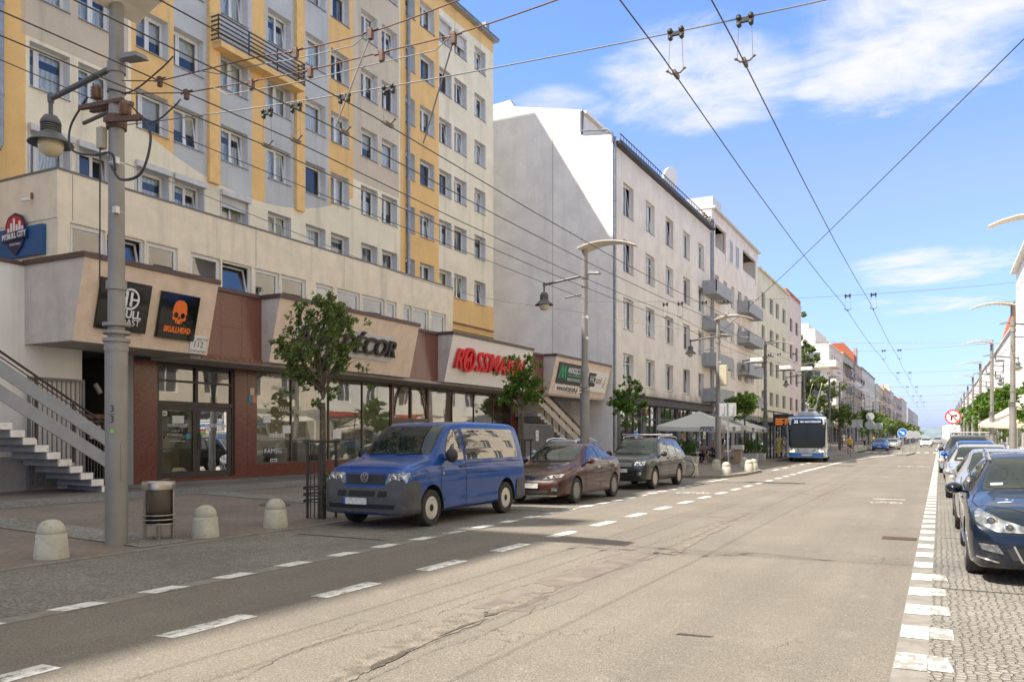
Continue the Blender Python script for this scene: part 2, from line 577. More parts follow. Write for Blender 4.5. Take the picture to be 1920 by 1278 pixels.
# left pavement: slopes gently up to the shops
mb = MB()
outl = [(-10.6, Y0)] + [(x, y) for x, y in [(-10.6, 33.35)] + kerb[1:]] + [(-7.65, 124)]
prev = None
for (x, y) in outl:
    for_row = [(x, y, walk_z(x)), (-10.9, y, walk_z(-10.6)), (-20.4, y, walk_z(-20.4)), (-42, y, walk_z(-20.4))]
    if x > -10.6: for_row[0] = (x - .05, y, .085); for_row[1] = (-10.9, y, .10)
    if prev:
        for i in range(3): mb.quad(prev[i], for_row[i], for_row[i + 1], prev[i + 1])
    prev = for_row
mb.quad((-7.7, 143, .09), (-7.7, Y1, .09), (-42, Y1, .34), (-42, 143, .34))
struct('pavement', mb, M_paver)
mb = MB()
def strip(x0, x1, y0, y1, dz=.004):
    mb.quad((x0, y0, walk_z(x0) + dz), (x1, y0, walk_z(x1) + dz), (x1, y1, walk_z(x1) + dz), (x0, y1, walk_z(x0) + dz))
strip(-18.3, -16.9, Y0, 33, .004)
for y in (-3.2, 8.95, 15.6, 27.4):
    strip(-16.9, -10.64, y - .45, y + .45, .004)
strip(-20.25, -19.3, 14.4, 40, .005)
struct('sett_bands', mb, M_cobble_pale)
# right side
mb = MB(); mb.box(-.079, 2.62, Y0, Y1, -.3, .012); struct('parking_lane', mb, M_cobble)
mb = MB(); mb.box(-.31, -.078, Y0, Y1, -.3, .007); mb.box(2.62, 2.8, Y0, Y1, -.3, .06); struct('kerb_strip', mb, M_slab)
mb = MB(); mb.box(2.8, 60, Y0, Y1, -.3, .058); struct('pavement', mb, paver_mat('pale concrete pavers', (.42, .38, .33), (.46, .41, .36), (.2, .18, .15), .4, .4))

# painted blocks on both flush kerbs
mb = MB(); mw = MB()
y = 5.06 - 1.03 * 5
k = 0
while y < 33:
    w = (.0, .0)
    tgt = mw if 11.5 < y < 13.2 or 16 < y < 18 else mb
    sk = .06
    tgt.quad((-7.74, y, .0125), (-7.51, y + sk, .0125), (-7.51, y + .53, .0125), (-7.74, y + .53 - sk, .0125))
    y += 1.03; k += 1
y = 4.55 - 1.055 * 5
while y < 400:
    big = y < 7.2
    (mw if big else mb).quad((-.30, y, .0115), (-.082, y, .0115), (-.082, y + .5, .0115), (-.30, y + .5, .0115))
    if y < 11.5: mw.quad((-.078, y + .02, .0165), (.06 + RND.random() * .05, y + .03, .0165), (.05 + RND.random() * .05, y + .45, .0165), (-.078, y + .49, .0165))
    y += 1.055
struct('kerb_paint', mb, M_paint_fresh)
struct('worn_kerb_paint', mw, M_paint_worn)
# lane dashes
mb = MB()
y = 4.86 - 1.965 * 4
while y < 42:
    x = -5.95
    mb.quad((x, y, .004), (x + .22, y + .02, .004), (x + .22, y + .98, .004), (x, y + .98, .004))
    y += 1.965
# bus bay line and curve
for i in range(9):
    y = 43 + i * 3.0
    mb.quad((-7.55, y, .0045), (-7.35, y, .0045), (-7.35, y + 1.6, .0045), (-7.55, y + 1.6, .0045))
pts = [(-6.0, 42), (-5.9, 60), (-5.2, 72), (-4.0, 84), (-3.2, 92)]
for a, b_ in zip(pts, pts[1:]):
    mb.quad((a[0], a[1], .0045), (a[0] + .22, a[1], .0045), (b_[0] + .22, b_[1], .0045), (b_[0], b_[1], .0045))
for i in range(9):          # zebra crossings further down
    x = -7.2 + i * .82
    mb.quad((x, 96, .0045), (x + .45, 96, .0045), (x + .45, 100, .0045), (x, 100, .0045))
    mb.quad((x, 152, .0045), (x + .45, 152, .0045), (x + .45, 156, .0045), (x, 156, .0045))
# bicycle symbols
def bike_symbol(cx, cy, s, flip=1):
    def ring(x, y, r):
        n = 16
        for i in range(n):
            a0, a1 = 2 * PI * i / n, 2 * PI * (i + 1) / n
            mb.quad(*[(cx + (x + rr * math.cos(a)) * s, cy + flip * (y + rr * math.sin(a) * 1.5) * s, .0042) for rr, a in ((r, a0), (r, a1), (r * .76, a1), (r * .76, a0))])
    def seg(a, b_, w=.07):
        d = Vector((b_[0] - a[0], b_[1] - a[1])).normalized(); n = Vector((-d.y, d.x)) * w / 2
        mb.quad(*[(cx + p[0] * s, cy + flip * p[1] * s, .0046) for p in ((a[0] + n.x, a[1] + n.y), (b_[0] + n.x, b_[1] + n.y), (b_[0] - n.x, b_[1] - n.y), (a[0] - n.x, a[1] - n.y))])
    ring(-.55, 0, .36); ring(.55, 0, .36)
    seg((-.55, 0), (-.25, .75)); seg((-.25, .75), (.4, .75)); seg((.4, .75), (.55, 0)); seg((-.25, .75), (.05, 0)); seg((.05, 0), (.4, .75)); seg((-.55, 0), (.05, 0))
    seg((.4, .75), (.33, 1.05)); seg((.33, 1.05), (.6, 1.1)); seg((-.42, .95), (-.12, .95))
bike_symbol(-1.22, 23.3, .42)
mb.quad((-1.62, 24.5, .0043), (-.82, 24.5, .0043), (-.82, 24.66, .0043), (-1.62, 24.66, .0043))
bike_symbol(-6.6, 24.6, .55)
bike_symbol(-1.3, 52, .9)
struct('road_marking', mb, M_paint)

# repairs and cracks in the asphalt
def jag(p, q, n, amp):
    out = []
    for i in range(n):
        f = i / n
        out.append((p[0] + (q[0] - p[0]) * f + RND.uniform(-amp, amp), p[1] + (q[1] - p[1]) * f + RND.uniform(-amp, amp)))
    return out
def blob(corners, n, amp, z=.003):
    pts = []
    for i in range(len(corners)): pts += jag(corners[i], corners[(i + 1) % len(corners)], n, amp)
    return [(x, y, z) for x, y in pts]
def gp(u, v):
    r = (u - 960) / F_PX; k = CAM_H * F_PX / (v - V_H)
    return ((r * math.cos(YAW) - math.sin(YAW)) * k, (r * math.sin(YAW) + math.cos(YAW)) * k)
mb = MB()
for pts, n, a in (([(1002, 1092), (1047, 1103), (1235, 1042), (1200, 1030)], 9, .03), ([(887, 1140), (957, 1108), (1033, 1115), (998, 1147)], 8, .04), ([(1308, 966), (1406, 959), (1440, 950), (1400, 975), (1346, 978)], 7, .05), ([(1500, 925), (1570, 912), (1600, 915), (1540, 930)], 6, .06)):
    mb.poly(blob([gp(*p) for p in pts], n, a))
mb.poly(blob([(-6.9, 14.2), (-6.3, 14.2), (-6.2, 15.3), (-6.8, 15.4)], 4, .05))
struct('road_patches', mb, M_patch)
mb = MB()
for pts, n, a in (([(585, 1290), (692, 1220), (859, 1150), (915, 1148), (908, 1164), (804, 1206), (692, 1255), (640, 1290)], 8, .03), ([(1228, 1036), (1353, 978), (1368, 984), (1262, 1040)], 12, .05), ([(905, 1150), (1000, 1108), (1046, 1104), (1000, 1122), (930, 1152)], 6, .03)):
    mb.poly(blob([gp(*p) for p in pts], n, a, .0052))
struct('broken_asphalt', mb, M_rough)
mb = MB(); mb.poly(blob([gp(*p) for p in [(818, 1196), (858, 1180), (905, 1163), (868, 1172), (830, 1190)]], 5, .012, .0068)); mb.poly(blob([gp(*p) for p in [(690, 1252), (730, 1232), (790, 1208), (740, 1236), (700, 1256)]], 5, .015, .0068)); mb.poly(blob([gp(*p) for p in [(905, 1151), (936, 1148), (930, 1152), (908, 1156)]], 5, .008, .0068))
struct('pothole_edges', mb, mat('dark broken edge', (.09, .075, .06), .95, noise=.3, nscale=20, bump=.8, bscale=60, bdist=.01))  # darker slivers along the broken asphalt
mb = MB()
def crack(path, w=.008):
    pts = []
    for a, b_ in zip(path, path[1:]):
        n = max(2, int(math.dist(a, b_) / .07))
        pts += jag(a, b_, n, .018)
    for i, (a, b_) in enumerate(zip(pts, pts[1:])):
        w0 = w * RND.uniform(.3, 1.5)
        d = Vector((b_[0] - a[0], b_[1] - a[1]))
        if d.length < 1e-4: continue
        d.normalize(); n = Vector((-d.y, d.x)) * w0 / 2
        mb.quad((a[0] + n.x, a[1] + n.y, .0062), (b_[0] + n.x, b_[1] + n.y, .0062), (b_[0] - n.x, b_[1] - n.y, .0062), (a[0] - n.x, a[1] - n.y, .0062))
for px_, w in (([(440, 1275), (560, 1218), (650, 1190), (720, 1180), (800, 1160)], .007), ([(560, 1206), (640, 1186), (690, 1160)], .005), ([(690, 1275), (800, 1225), (905, 1190), (990, 1150), (1100, 1110)], .005), ([(860, 1240), (930, 1225), (960, 1195)], .004), ([(820, 1150), (900, 1122), (1000, 1092)], .006), ([(1000, 1090), (1120, 1050), (1250, 1012), (1340, 980)], .006), ([(740, 1110), (800, 1098), (880, 1070)], .003)):
    crack([gp(*p) for p in px_], w)
struct('road_cracks', mb, M_crack)
mb = MB()
for y in (10.35, 15.5):
    mb.quad((.02, y, .016), (2.6, y - .02, .016), (2.6, y + .045, .016), (.02, y + .035, .016))
mb.quad((-9.9, 11.0, .016), (-8.0, 10.95, .016), (-8.0, 11.02, .016), (-9.9, 11.08, .016))
mb.quad((-10.4, 17.0, .016), (-7.9, 16.9, .016), (-7.9, 16.97, .016), (-10.4, 17.08, .016))
mb.quad((-2.02, 6.95, .004), (-1.75, 6.98, .004), (-1.7, 7.03, .004), (-2.0, 7.02, .004))
struct('tar_joints', mb, M_tar)
# iron gully grate in the road by the right kerb
g = MB(); g.box(-.86, -.34, 15.0, 15.42, -.02, .006, 0)
for i in range(12):
    x = -.84 + i * .041
    g.box(x, x + .022, 15.03, 15.39, .0065, .011, 1)
o = g.build('gully_grate', [mat('rust dark', (.06, .04, .03), .8), mat('rusty iron', (.10, .055, .04), .75, noise=.3, nscale=9)])
tag(o, 'rusty iron gully grate set in the asphalt beside the right kerb', 'grate')
for (x, y, r, lb) in ((-13.6, 14.4, .36, 'round iron manhole cover in the pavement beside the shop entrance'),):
    g = MB(); g.lathe([(0.001, .0), (r * .93, .0), (r * .93, .006), (r, .006), (r, -.03)], (x, y, walk_z(x) + .006), 28)
    o = g.build('manhole_cover', mat('manhole iron', (.11, .095, .085), .7, noise=.2, nscale=20, bump=.5, bscale=50)); tag(o, lb, 'manhole cover')
# far wooded hill closing the street
mb = MB()
hp = [(-200, 0), (-120, 12), (-60, 20), (-20, 22), (20, 20), (70, 24), (140, 15), (260, 0)]
for i in range(len(hp) - 1):
    (x0, h0), (x1, h1) = hp[i], hp[i + 1]
    mb.quad((x0, 2000, -1), (x1, 2000, -1), (x1, 2150, h1), (x0, 2150, h0)); mb.quad((x0, 2150, h0), (x1, 2150, h1), (x1, 2400, -1), (x0, 2400, -1))
struct('hills', mb, mat('far woods', (.16, .20, .21), .95, noise=.2, nscale=.05), merge=True)
# ================================================================== facade tools
def yx(u, X):
    """street coordinate where the sight line through column u meets the plane x = X (used once, to read the layout)"""
    r = (u - 960) / F_PX
    dx = r * math.cos(YAW) - math.sin(YAW); dy = r * math.sin(YAW) + math.cos(YAW)
    return dy * X / dx

def zx(u, v, X):
    r = (u - 960) / F_PX
    dx = r * math.cos(YAW) - math.sin(YAW)
    return CAM_H + (V_H - v) / F_PX * X / dx

M_frame = mat('white window frame', (.72, .72, .70), .45)
M_frame_d = mat('dark bronze frame', (.045, .035, .03), .4, noise=.1)
M_frame_br = mat('brown aluminium frame', (.10, .07, .055), .4)
M_sill = mat('zinc sill', (.26, .26, .26), .45, metal=.5)
M_pane = glass('window glass', base=.05, gain=1.0, wob=.10, wscale=.9)
M_shopglass = glass('shop window glass', tint=(.8, .84, .82), base=.13, gain=1.4, wob=.05, wscale=.35)
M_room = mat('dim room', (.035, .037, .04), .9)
M_reveal = mat('pale reveal plaster', (.66, .645, .62), .85, noise=.06)
M_metal = mat('galvanised metal', (.34, .35, .36), .45, metal=.6, noise=.12)
M_gutter = mat('zinc pipe', (.30, .33, .36), .4, metal=.55, noise=.15)
M_roof = mat('bitumen roof', (.10, .10, .10), .9)

def curtain_mat(name, col, fold_shade=18, lace=0):
    m, t, b = newmat(name)
    tc = t.node('ShaderNodeTexCoord').outputs['Object']
    sp_ = t.node('ShaderNodeSeparateXYZ'); t.link(tc, sp_.inputs[0])
    oi = t.node('ShaderNodeObjectInfo').outputs['Random']
    f = t.math('SINE', t.math('MULTIPLY', t.math('ADD', sp_.outputs[1], t.math('MULTIPLY', t.noise(tc, 2.5, 2), .25)), fold_shade))
    c = t.mix(t.mapr(f, -1, 1), [x * .7 for x in col], col)  # fold shading painted as darker stripes on the flat sheet
    if lace:
        n = t.noise(tc, 26, 3, .6)
        c = t.mix(t.math('MULTIPLY', t.mapr(n, .42, .6), lace), c, [x * .35 for x in col])
    t.link(c, b.inputs['Base Color']); b.inputs['Roughness'].default_value = .9
    return m

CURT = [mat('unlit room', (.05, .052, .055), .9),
        curtain_mat('lace curtain', (.84, .86, .86), 40, .45),
        curtain_mat('cream blind', (.76, .71, .58), 0),
        curtain_mat('white net curtain', (.88, .88, .86), 60, .1),
        curtain_mat('grey drape', (.38, .36, .34), 34),
        curtain_mat('purple drape', (.22, .14, .30), 34),
        curtain_mat('yellow blind', (.66, .60, .28), 0)]

WPROTO = {}
def window_protos(w, h, kind):
    key = (round(w, 2), round(h, 2), kind)
    if key in WPROTO: return WPROTO[key]
    w, h = key[0], key[1]
    fr = MB(); pn = MB()
    t = .065
    splits = {'uno': [1], 'duo': [.5, .5], 'tilt': [.55, .45], 'tri': [.33, .34, .33], 'wide': [.3, .7], 'flap': [1], 'old': [.5, .5]}[kind]
    fr.box(-.07, 0, 0, t, 0, h); fr.box(-.07, 0, w - t, w, 0, h)
    fr.box(-.07, 0, t, w - t, 0, t); fr.box(-.07, 0, t, w - t, h - t, h)
    y = 0
    for i, s in enumerate(splits):
        a = y * w; b_ = (y + s) * w
        y += s
        a2 = a + (t if i == 0 else .03); b2 = b_ - (t if i == len(splits) - 1 else .03)
        if i < len(splits) - 1:
            fr.box(-.068, .002, b_ - .03, b_ + .03, t, h - t)
        e = .05
        sash = MB()
        sash.box(-.05, .012, a2, a2 + e, t, h - t); sash.box(-.05, .012, b2 - e, b2, t, h - t)
        sash.box(-.05, .012, a2 + e, b2 - e, t, t + e); sash.box(-.05, .012, a2 + e, b2 - e, h - t - e, h - t)
        p = MB(); p.quad((-.02, a2 + e, t + e), (-.02, b2 - e, t + e), (-.02, b2 - e, h - t - e), (-.02, a2 + e, h - t - e))
        if kind == 'old':
            sash.box(-.05, .010, a2 + e, b2 - e, h * .68, h * .68 + .05)
        if (kind == 'tilt' and i == 1) or kind == 'flap':
            M = Matrix.Translation((0, 0, t)) @ Matrix.Rotation(-.13 if kind == 'tilt' else .0, 4, 'Y') @ Matrix.Translation((0, 0, -t))
            if kind == 'flap': M = Matrix.Translation((0, 0, t)) @ Matrix.Rotation(-.22, 4, 'Y') @ Matrix.Translation((0, 0, -t))
            sash.xf(M); p.xf(M)
        fr.join(sash); pn.join(p)
    sl_ = MB(); sl_.box(-.03, .0, -.02, w + .02, -.035, 0)
    curt = []
    for k in range(len(CURT)):
        c = MB()
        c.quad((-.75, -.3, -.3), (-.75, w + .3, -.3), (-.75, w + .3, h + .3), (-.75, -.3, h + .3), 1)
        z0 = {0: h, 1: .05, 2: h * .45, 3: .05, 4: .05, 5: .05, 6: h * .3}[k]
        if k in (4, 5):
            c.quad((-.16, .05, .05), (-.16, w * .42, .05), (-.16, w * .42, h - .05), (-.16, .05, h - .05), 0)
            c.quad((-.17, w * .75, .05), (-.17, w - .05, .05), (-.17, w - .05, h - .05), (-.17, w * .75, h - .05), 0)
        elif k == 1:
            c.quad((-.16, .03, .05), (-.16, w - .03, .05), (-.16, w - .03, h * .62), (-.16, .03, h * .62), 0)
            c.quad((-.15, .03, h * .8), (-.15, w - .03, h * .8), (-.15, w - .03, h - .04), (-.15, .03, h - .04), 0)
        elif k:
            c.quad((-.16, .03, z0), (-.16, w - .03, z0), (-.16, w - .03, h - .03), (-.16, .03, h - .03), 0)
        else:
            c.quad((-.5, .0, 0), (-.5, .02, 0), (-.5, .02, h), (-.5, .0, h), 0)
        curt.append(c.mesh('curtain', [CURT[k], M_room], fix=False))
    r = WPROTO[key] = dict(frame=fr.mesh('window', M_frame), pane=pn.mesh('pane', M_pane, fix=False), sill=sl_, curtains=curt, ver={})
    return r

def put_window(parent, X, side, y0, y1, z0, z1, kind='duo', recess=.22, curtain=0, sill=True, frame=None, pane=None, name='window', local_far=False):
    p = window_protos(y1 - y0, z1 - z0, kind)
    def get(part, mt):
        k = (part, mt.name)
        if k not in p['ver']:
            me = p[part].copy(); me.materials.clear(); me.materials.append(mt); p['ver'][k] = me
        return p['ver'][k]
    fm = p['frame'] if frame is None else get('frame', frame)
    o = bpy.data.objects.new(name, fm); place(o, name, parent)
    o.location = (X - side * recess, y0 if side > 0 else y1, z0)
    if side < 0: o.rotation_euler = (0, 0, PI)
    g = bpy.data.objects.new('pane', p['pane'] if pane is None else get('pane', pane)); place(g, 'pane', o, True)
    if curtain is not None:
        c = bpy.data.objects.new('curtain', p['curtains'][curtain]); place(c, 'curtain', o, True)
    if sill:
        k = ('sill', round(recess, 2))
        if k not in p['ver']:
            s_ = MB(); w = y1 - y0
            s_.hexa([(0, -.01, -.03), (recess + .05, -.01, -.06), (recess + .05, w + .01, -.06), (0, w + .01, -.03)],
                    [(0, -.01, -.004), (recess + .05, -.01, -.035), (recess + .05, w + .01, -.035), (0, w + .01, -.004)])
            p['ver'][k] = s_.mesh('sill', M_sill)
        s2 = bpy.data.objects.new('sill', p['ver'][k]); place(s2, 'sill', o, True)
    return o

M_farglass = mat('far window glass', (.13, .135, .135), .08, spec=.9)
FARP = {}
def far_window(parent, X, side, y0, y1, z0, z1, recess=.15, frame=None, name='window'):
    frame = frame or M_frame
    key = (round(y1 - y0, 1), round(z1 - z0, 1), frame.name)
    if key not in FARP:
        w, h = y1 - y0, z1 - z0
        b_ = MB(); b_.box(-.08, 0, 0, .09, 0, h); b_.box(-.08, 0, w - .09, w, 0, h); b_.box(-.08, 0, .09, w - .09, 0, .09); b_.box(-.08, 0, .09, w - .09, h - .09, h)
        b_.box(-.08, .0, w / 2 - .05, w / 2 + .05, .09, h - .09)
        b_.quad((-.05, .08, .08), (-.05, w - .08, .08), (-.05, w - .08, h - .08), (-.05, .08, h - .08), 1)
        FARP[key] = b_.mesh('window', [frame, M_farglass])
    o = bpy.data.objects.new(name, FARP[key]); place(o, name, parent)
    o.location = (X - side * recess, y0 if side > 0 else y1, z0)
    if side < 0: o.rotation_euler = (0, 0, PI)
    return o

def facade(mb, X, side, y0, y1, z0, z1, holes, depth=.25, m=0, mr=1):
    ys = sorted(set([y0, y1] + [h[0] for h in holes] + [h[1] for h in holes]))
    zs = sorted(set([z0, z1] + [h[2] for h in holes] + [h[3] for h in holes]))
    ys = [y for y in ys if y0 - 1e-6 <= y <= y1 + 1e-6]; zs = [z for z in zs if z0 - 1e-6 <= z <= z1 + 1e-6]
    for i in range(len(ys) - 1):
        run = None
        for j in range(len(zs) - 1):
            cy, cz = (ys[i] + ys[i + 1]) / 2, (zs[j] + zs[j + 1]) / 2
            hole = any(h[0] < cy < h[1] and h[2] < cz < h[3] for h in holes)
            if hole:
                if run is not None: mb.quad((X, ys[i], run), (X, ys[i + 1], run), (X, ys[i + 1], zs[j]), (X, ys[i], zs[j]), m)
                run = None
            elif run is None: run = zs[j]
        if run is not None: mb.quad((X, ys[i], run), (X, ys[i + 1], run), (X, ys[i + 1], z1), (X, ys[i], z1), m)
    Xd = X - side * depth
    for (a, b_, c, d) in holes:
        mb.quad((X, a, c), (Xd, a, c), (Xd, a, d), (X, a, d), mr); mb.quad((X, b_, c), (Xd, b_, c), (Xd, b_, d), (X, b_, d), mr)
        mb.quad((X, a, c), (Xd, a, c), (Xd, b_, c), (X, b_, c), mr); mb.quad((X, a, d), (Xd, a, d), (Xd, b_, d), (X, b_, d), mr)

def shell(mb, X, side, y0, y1, z0, z1, depth=12, m=0, mroof=2, near=True, far=True):
    Xb = X - side * depth
    if near: mb.quad((X, y0, z0), (Xb, y0, z0), (Xb, y0, z1), (X, y0, z1), m)
    if far: mb.quad((X, y1, z0), (Xb, y1, z0), (Xb, y1, z1), (X, y1, z1), m)
    mb.quad((Xb, y0, z0), (Xb, y1, z0), (Xb, y1, z1), (Xb, y0, z1), m)
    mb.quad((X, y0, z1), (X, y1, z1), (Xb, y1, z1), (Xb, y0, z1), mroof)
# ================================================================== coloured apartment tower
BEIGE = (.84, .75, .56); TAUPE = (.53, .44, .33); YEL = (.82, .52, .205); BLU = (.52, .53, .52)

def tower_paint():
    m, t, b = newmat('striped tower plaster')
    tc = t.node('ShaderNodeTexCoord').outputs['Object']
    s = t.node('ShaderNodeSeparateXYZ'); t.link(tc, s.inputs[0])
    Y, Z = s.outputs[1], s.outputs[2]
    Yn = t.math('DIVIDE', t.math('SUBTRACT', Y, 10.0), 36.0)
    q = lambda y: (y - 10) / 36
    stops = [(0, YEL), (q(14.66), BEIGE), (q(18.18), YEL), (q(19.97), BLU), (q(21.45), YEL), (q(21.94), BLU), (q(23.58), YEL), (q(24.34), BLU), (q(26.0), YEL), (q(26.48), BLU),
             (q(28.03), YEL), (q(29.82), BEIGE), (q(33.38), YEL), (q(36.86), BEIGE)]
    colr = t.ramp(Yn, stops, 'CONSTANT')
    inz = t.math('MULTIPLY', t.math('GREATER_THAN', Y, 18.18), t.math('LESS_THAN', Y, 29.82))
    dy = t.math('SUBTRACT', Y, 23.7)
    zarc = t.math('MULTIPLY_ADD', t.math('MULTIPLY', dy, dy), .043, 10.83)
    below = t.math('MULTIPLY', inz, t.math('LESS_THAN', Z, zarc))
    c = t.mix(below, colr, BEIGE)
    tp1 = t.math('MULTIPLY', t.math('GREATER_THAN', Y, 14.66), t.math('LESS_THAN', Y, 18.18))
    tp2 = t.math('MULTIPLY', t.math('GREATER_THAN', Y, 29.82), t.math('LESS_THAN', Y, 33.38))
    tp = t.math('MULTIPLY', t.math('MAXIMUM', tp1, tp2), t.math('GREATER_THAN', Z, 13.32))
    c = t.mix(t.math('MULTIPLY', tp, .72), c, TAUPE)
    low = t.math('MULTIPLY', t.math('GREATER_THAN', Y, 36.86), t.math('LESS_THAN', Z, 9.35))
    c = t.mix(low, c, YEL)
    top = t.math('GREATER_THAN', Z, 24.35)
    c = t.mix(top, c, YEL)
    # weathering
    c = t.mix(t.math('MULTIPLY', t.mapr(t.noise(t.vmul(tc, (1.5, 1.5, .10)), 1, 5, .65), .5, .8), .5), c, (.30, .26, .21))
    c = t.mix(1.0, c, t.ramp(t.noise(tc, .8, 5, .6), [(.3, .9), (.7, 1.07)]), 'MULTIPLY')
    c = t.mix(1.0, c, t.ramp(t.noise(tc, 45, 2, .5), [(.3, .93), (.7, 1.05)]), 'MULTIPLY')
    t.link(c, b.inputs['Base Color']); b.inputs['Roughness'].default_value = .88
    t.link(t.bump(t.noise(tc, 60, 3), .35, .006), b.inputs['Normal'])
    return m

M_tower = tower_paint()
M_yel = mat('ochre plaster', YEL, .88, noise=.08, bump=.3, bscale=60, streak=.3)
tower = thing('apartment_tower', 'tall apartment block with ochre, grey blue and beige stripes above the shop row', 'apartment block', (-23.5, 28, 0))
TX = -23.5
tcols = [(14.9, 16.15), (16.43, 17.63), (18.48, 19.77), (19.99, 21.29), (22.11, 23.43), (24.5, 25.81), (26.68, 27.94), (28.29, 29.55), (30.4, 31.65), (31.98, 33.24),
         (33.93, 34.78), (35.23, 36.57), (37.05, 38.29), (38.58, 39.9), (40.78, 42.06)]
trows = [9.30, 11.92, 14.58, 17.32, 20.0, 22.67]
WH = 1.29
holes = []
wl = []
for ci, (a, b_) in enumerate(tcols):
    for ri, z in enumerate(trows):
        if ci < 2 and ri > 3: continue
        if ci < 6 and ri > 4: continue
        zt = z + WH; zb = z
        if ri == 0 and ci < 6: zb = z - .1
        if ri == 1 and ci >= 12: pass
        holes.append((a, b_, zb, zt)); wl.append((ci, ri, a, b_, zb, zt))
mb = MB()
facade(mb, TX, 1, 9, 43.0, 0, 25.0, holes, .33)
shell(mb, TX, 1, 9, 43.0, 0, 25.0, 11.5, 0, 2)
# main tower wall; taller shadow-casting blocks are added further down
mb.build('wall', [M_tower, M_reveal, M_roof], tower, fix=False)
rn = random.Random(5)
for (ci, ri, a, b_, zb, zt) in wl:
    kind = rn.choice(['duo', 'tilt', 'duo', 'tilt', 'wide', 'uno'])
    if ci in (6,): kind = rn.choice(['uno', 'wide', 'uno'])
    if ci == 10: kind = 'uno'
    cu = rn.choice([0, 1, 1, 2, 3, 3, 4, 1, 3, 2])
    if ri == 0 and ci >= 8: cu = rn.choice([0, 4])
    if (ci, ri) == (1, 3): cu = 5
    if (ci, ri) in ((0, 1), (1, 1)): cu = 1; kind = 'wide' if ci == 0 else 'duo'
    if (ci, ri) in ((2, 2), (3, 2)): cu = 2
    if (ci, ri) == (12, 0): cu = 6
    if (ci, ri) == (13, 0): cu = 6
    put_window(tower, TX, 1, a, b_, zb, zt, kind, .30, cu)
# roller shutter boxes over the lowest windows
for ci in (0, 1, 2, 3, 4):
    a, b_ = tcols[ci]
    s_ = MB(); s_.box(TX - .05, TX + .16, a - .06, b_ + .06, 10.585, 10.78); s_.box(TX + .002, TX + .03, a - .05, a + .01, 9.1, 10.585); s_.box(TX + .002, TX + .03, b_ - .01, b_ + .05, 9.1, 10.585)
    if ci == 4: s_.box(TX - .1, TX - .06, a + .01, b_ - .01, 10.2, 10.585)
    s_.build('shutter_box', mat('shutter white', (.58, .56, .54), .5, noise=.1), tower)
for ci in (12, 13):
    a, b_ = tcols[ci]
    s_ = MB(); s_.box(TX - .2, TX - .15, a, b_, 23.25, 23.96); s_.box(TX - .2, TX + .04, a, b_, 23.8, 23.965)
    s_.build('shutter_box', mat('shutter white', (.58, .56, .54), .5), tower)
# ochre pilasters standing proud of the wall
for (a, b_) in ((21.45, 21.94), (26.0, 26.48)):
    s_ = MB(); zb = 10.83 + .043 * ((a + b_) / 2 - 23.7) ** 2 - .12
    s_.box(TX + .002, TX + .14, a, b_, zb, 25.0)
    s_.build('pilaster', M_yel, tower)
# eave and gutter
s_ = MB(); s_.box(TX - 11.5, TX + .35, 8.9, 43.12, 25.0, 25.12)
s_.hexa([(TX - .3, 8.9, 25.12), (TX + .42, 8.9, 25.12), (TX + .42, 43.12, 25.12), (TX - .3, 43.12, 25.12)], [(TX - .8, 8.9, 25.75), (TX + .2, 8.9, 25.3), (TX + .2, 43.12, 25.3), (TX - .8, 43.12, 25.75)])
s_.box(TX - .55, TX - .2, 42.5, 42.9, 25.4, 26.1)
s_.build('eave', M_gutter, tower)
# downpipes
for (y, z0, xo) in ((34.05, 8.66, .12), (13.98, 9.75, .14)):
    s_ = MB(); s_.tube([(TX + xo, y, 25.0), (TX + xo, y, z0 + .2), (TX + xo - .02, y - .05, z0), (TX + xo - .06, y - .3, z0 - .08)], .085, 10)
    for k in range(6): s_.tube([(TX + xo, y, z0 + 1.5 + k * 2.6), (TX + xo, y, z0 + 1.56 + k * 2.6)], .10, 10)
    s_.build('downpipe', M_gutter, tower)
# balcony with dark horizontal bars
s_ = MB(); s_.box(TX, TX + .55, 21.6, 26.0, 15.72, 15.93); s_.build('balcony_slab', M_yel, tower)
s_ = MB()
M_bar = mat('dark grey rail', (.07, .07, .075), .5)
for k in range(6):
    z = 15.98 + k * .165
    s_.box(TX + .52, TX + .56, 21.5, 26.05, z, z + .045); s_.box(TX, TX + .52, 21.5, 21.54, z, z + .045); s_.box(TX, TX + .52, 26.01, 26.05, z, z + .045)
for y in (21.52, 23, 24.5, 26.03): s_.box(TX + .48, TX + .52, y - .02, y + .02, 15.95, 16.86)
s_.build('balcony_railing', M_bar, tower)
# unseen blocks above and behind the view, added to cast road and gable shadows
s_ = MB(); s_.box(-41, -30, -6.4, 43.1, 20, 33.8); s_.box(-44, -30.0, -46, -6.41, 0, 40.6); s_.box(-34, -30.2, 1.5, 3.2, 33.8, 37.5); s_.box(-34, -30.2, -4.6, -3.5, 33.8, 40.0)
s_.build('shadow_block', mat('beige shadow block', BEIGE, .88), tower)
# slim pipe along the base at the far end
s_ = MB(); s_.tube([(TX + .08, 37, 7.9), (TX + .08, 42.9, 7.9)], .05, 6); s_.tube([(TX + .08, 37, 7.5), (TX + .08, 42.9, 7.5)], .03, 6); s_.build('conduit', mat('brown pipe', (.25, .16, .1), .6), tower)

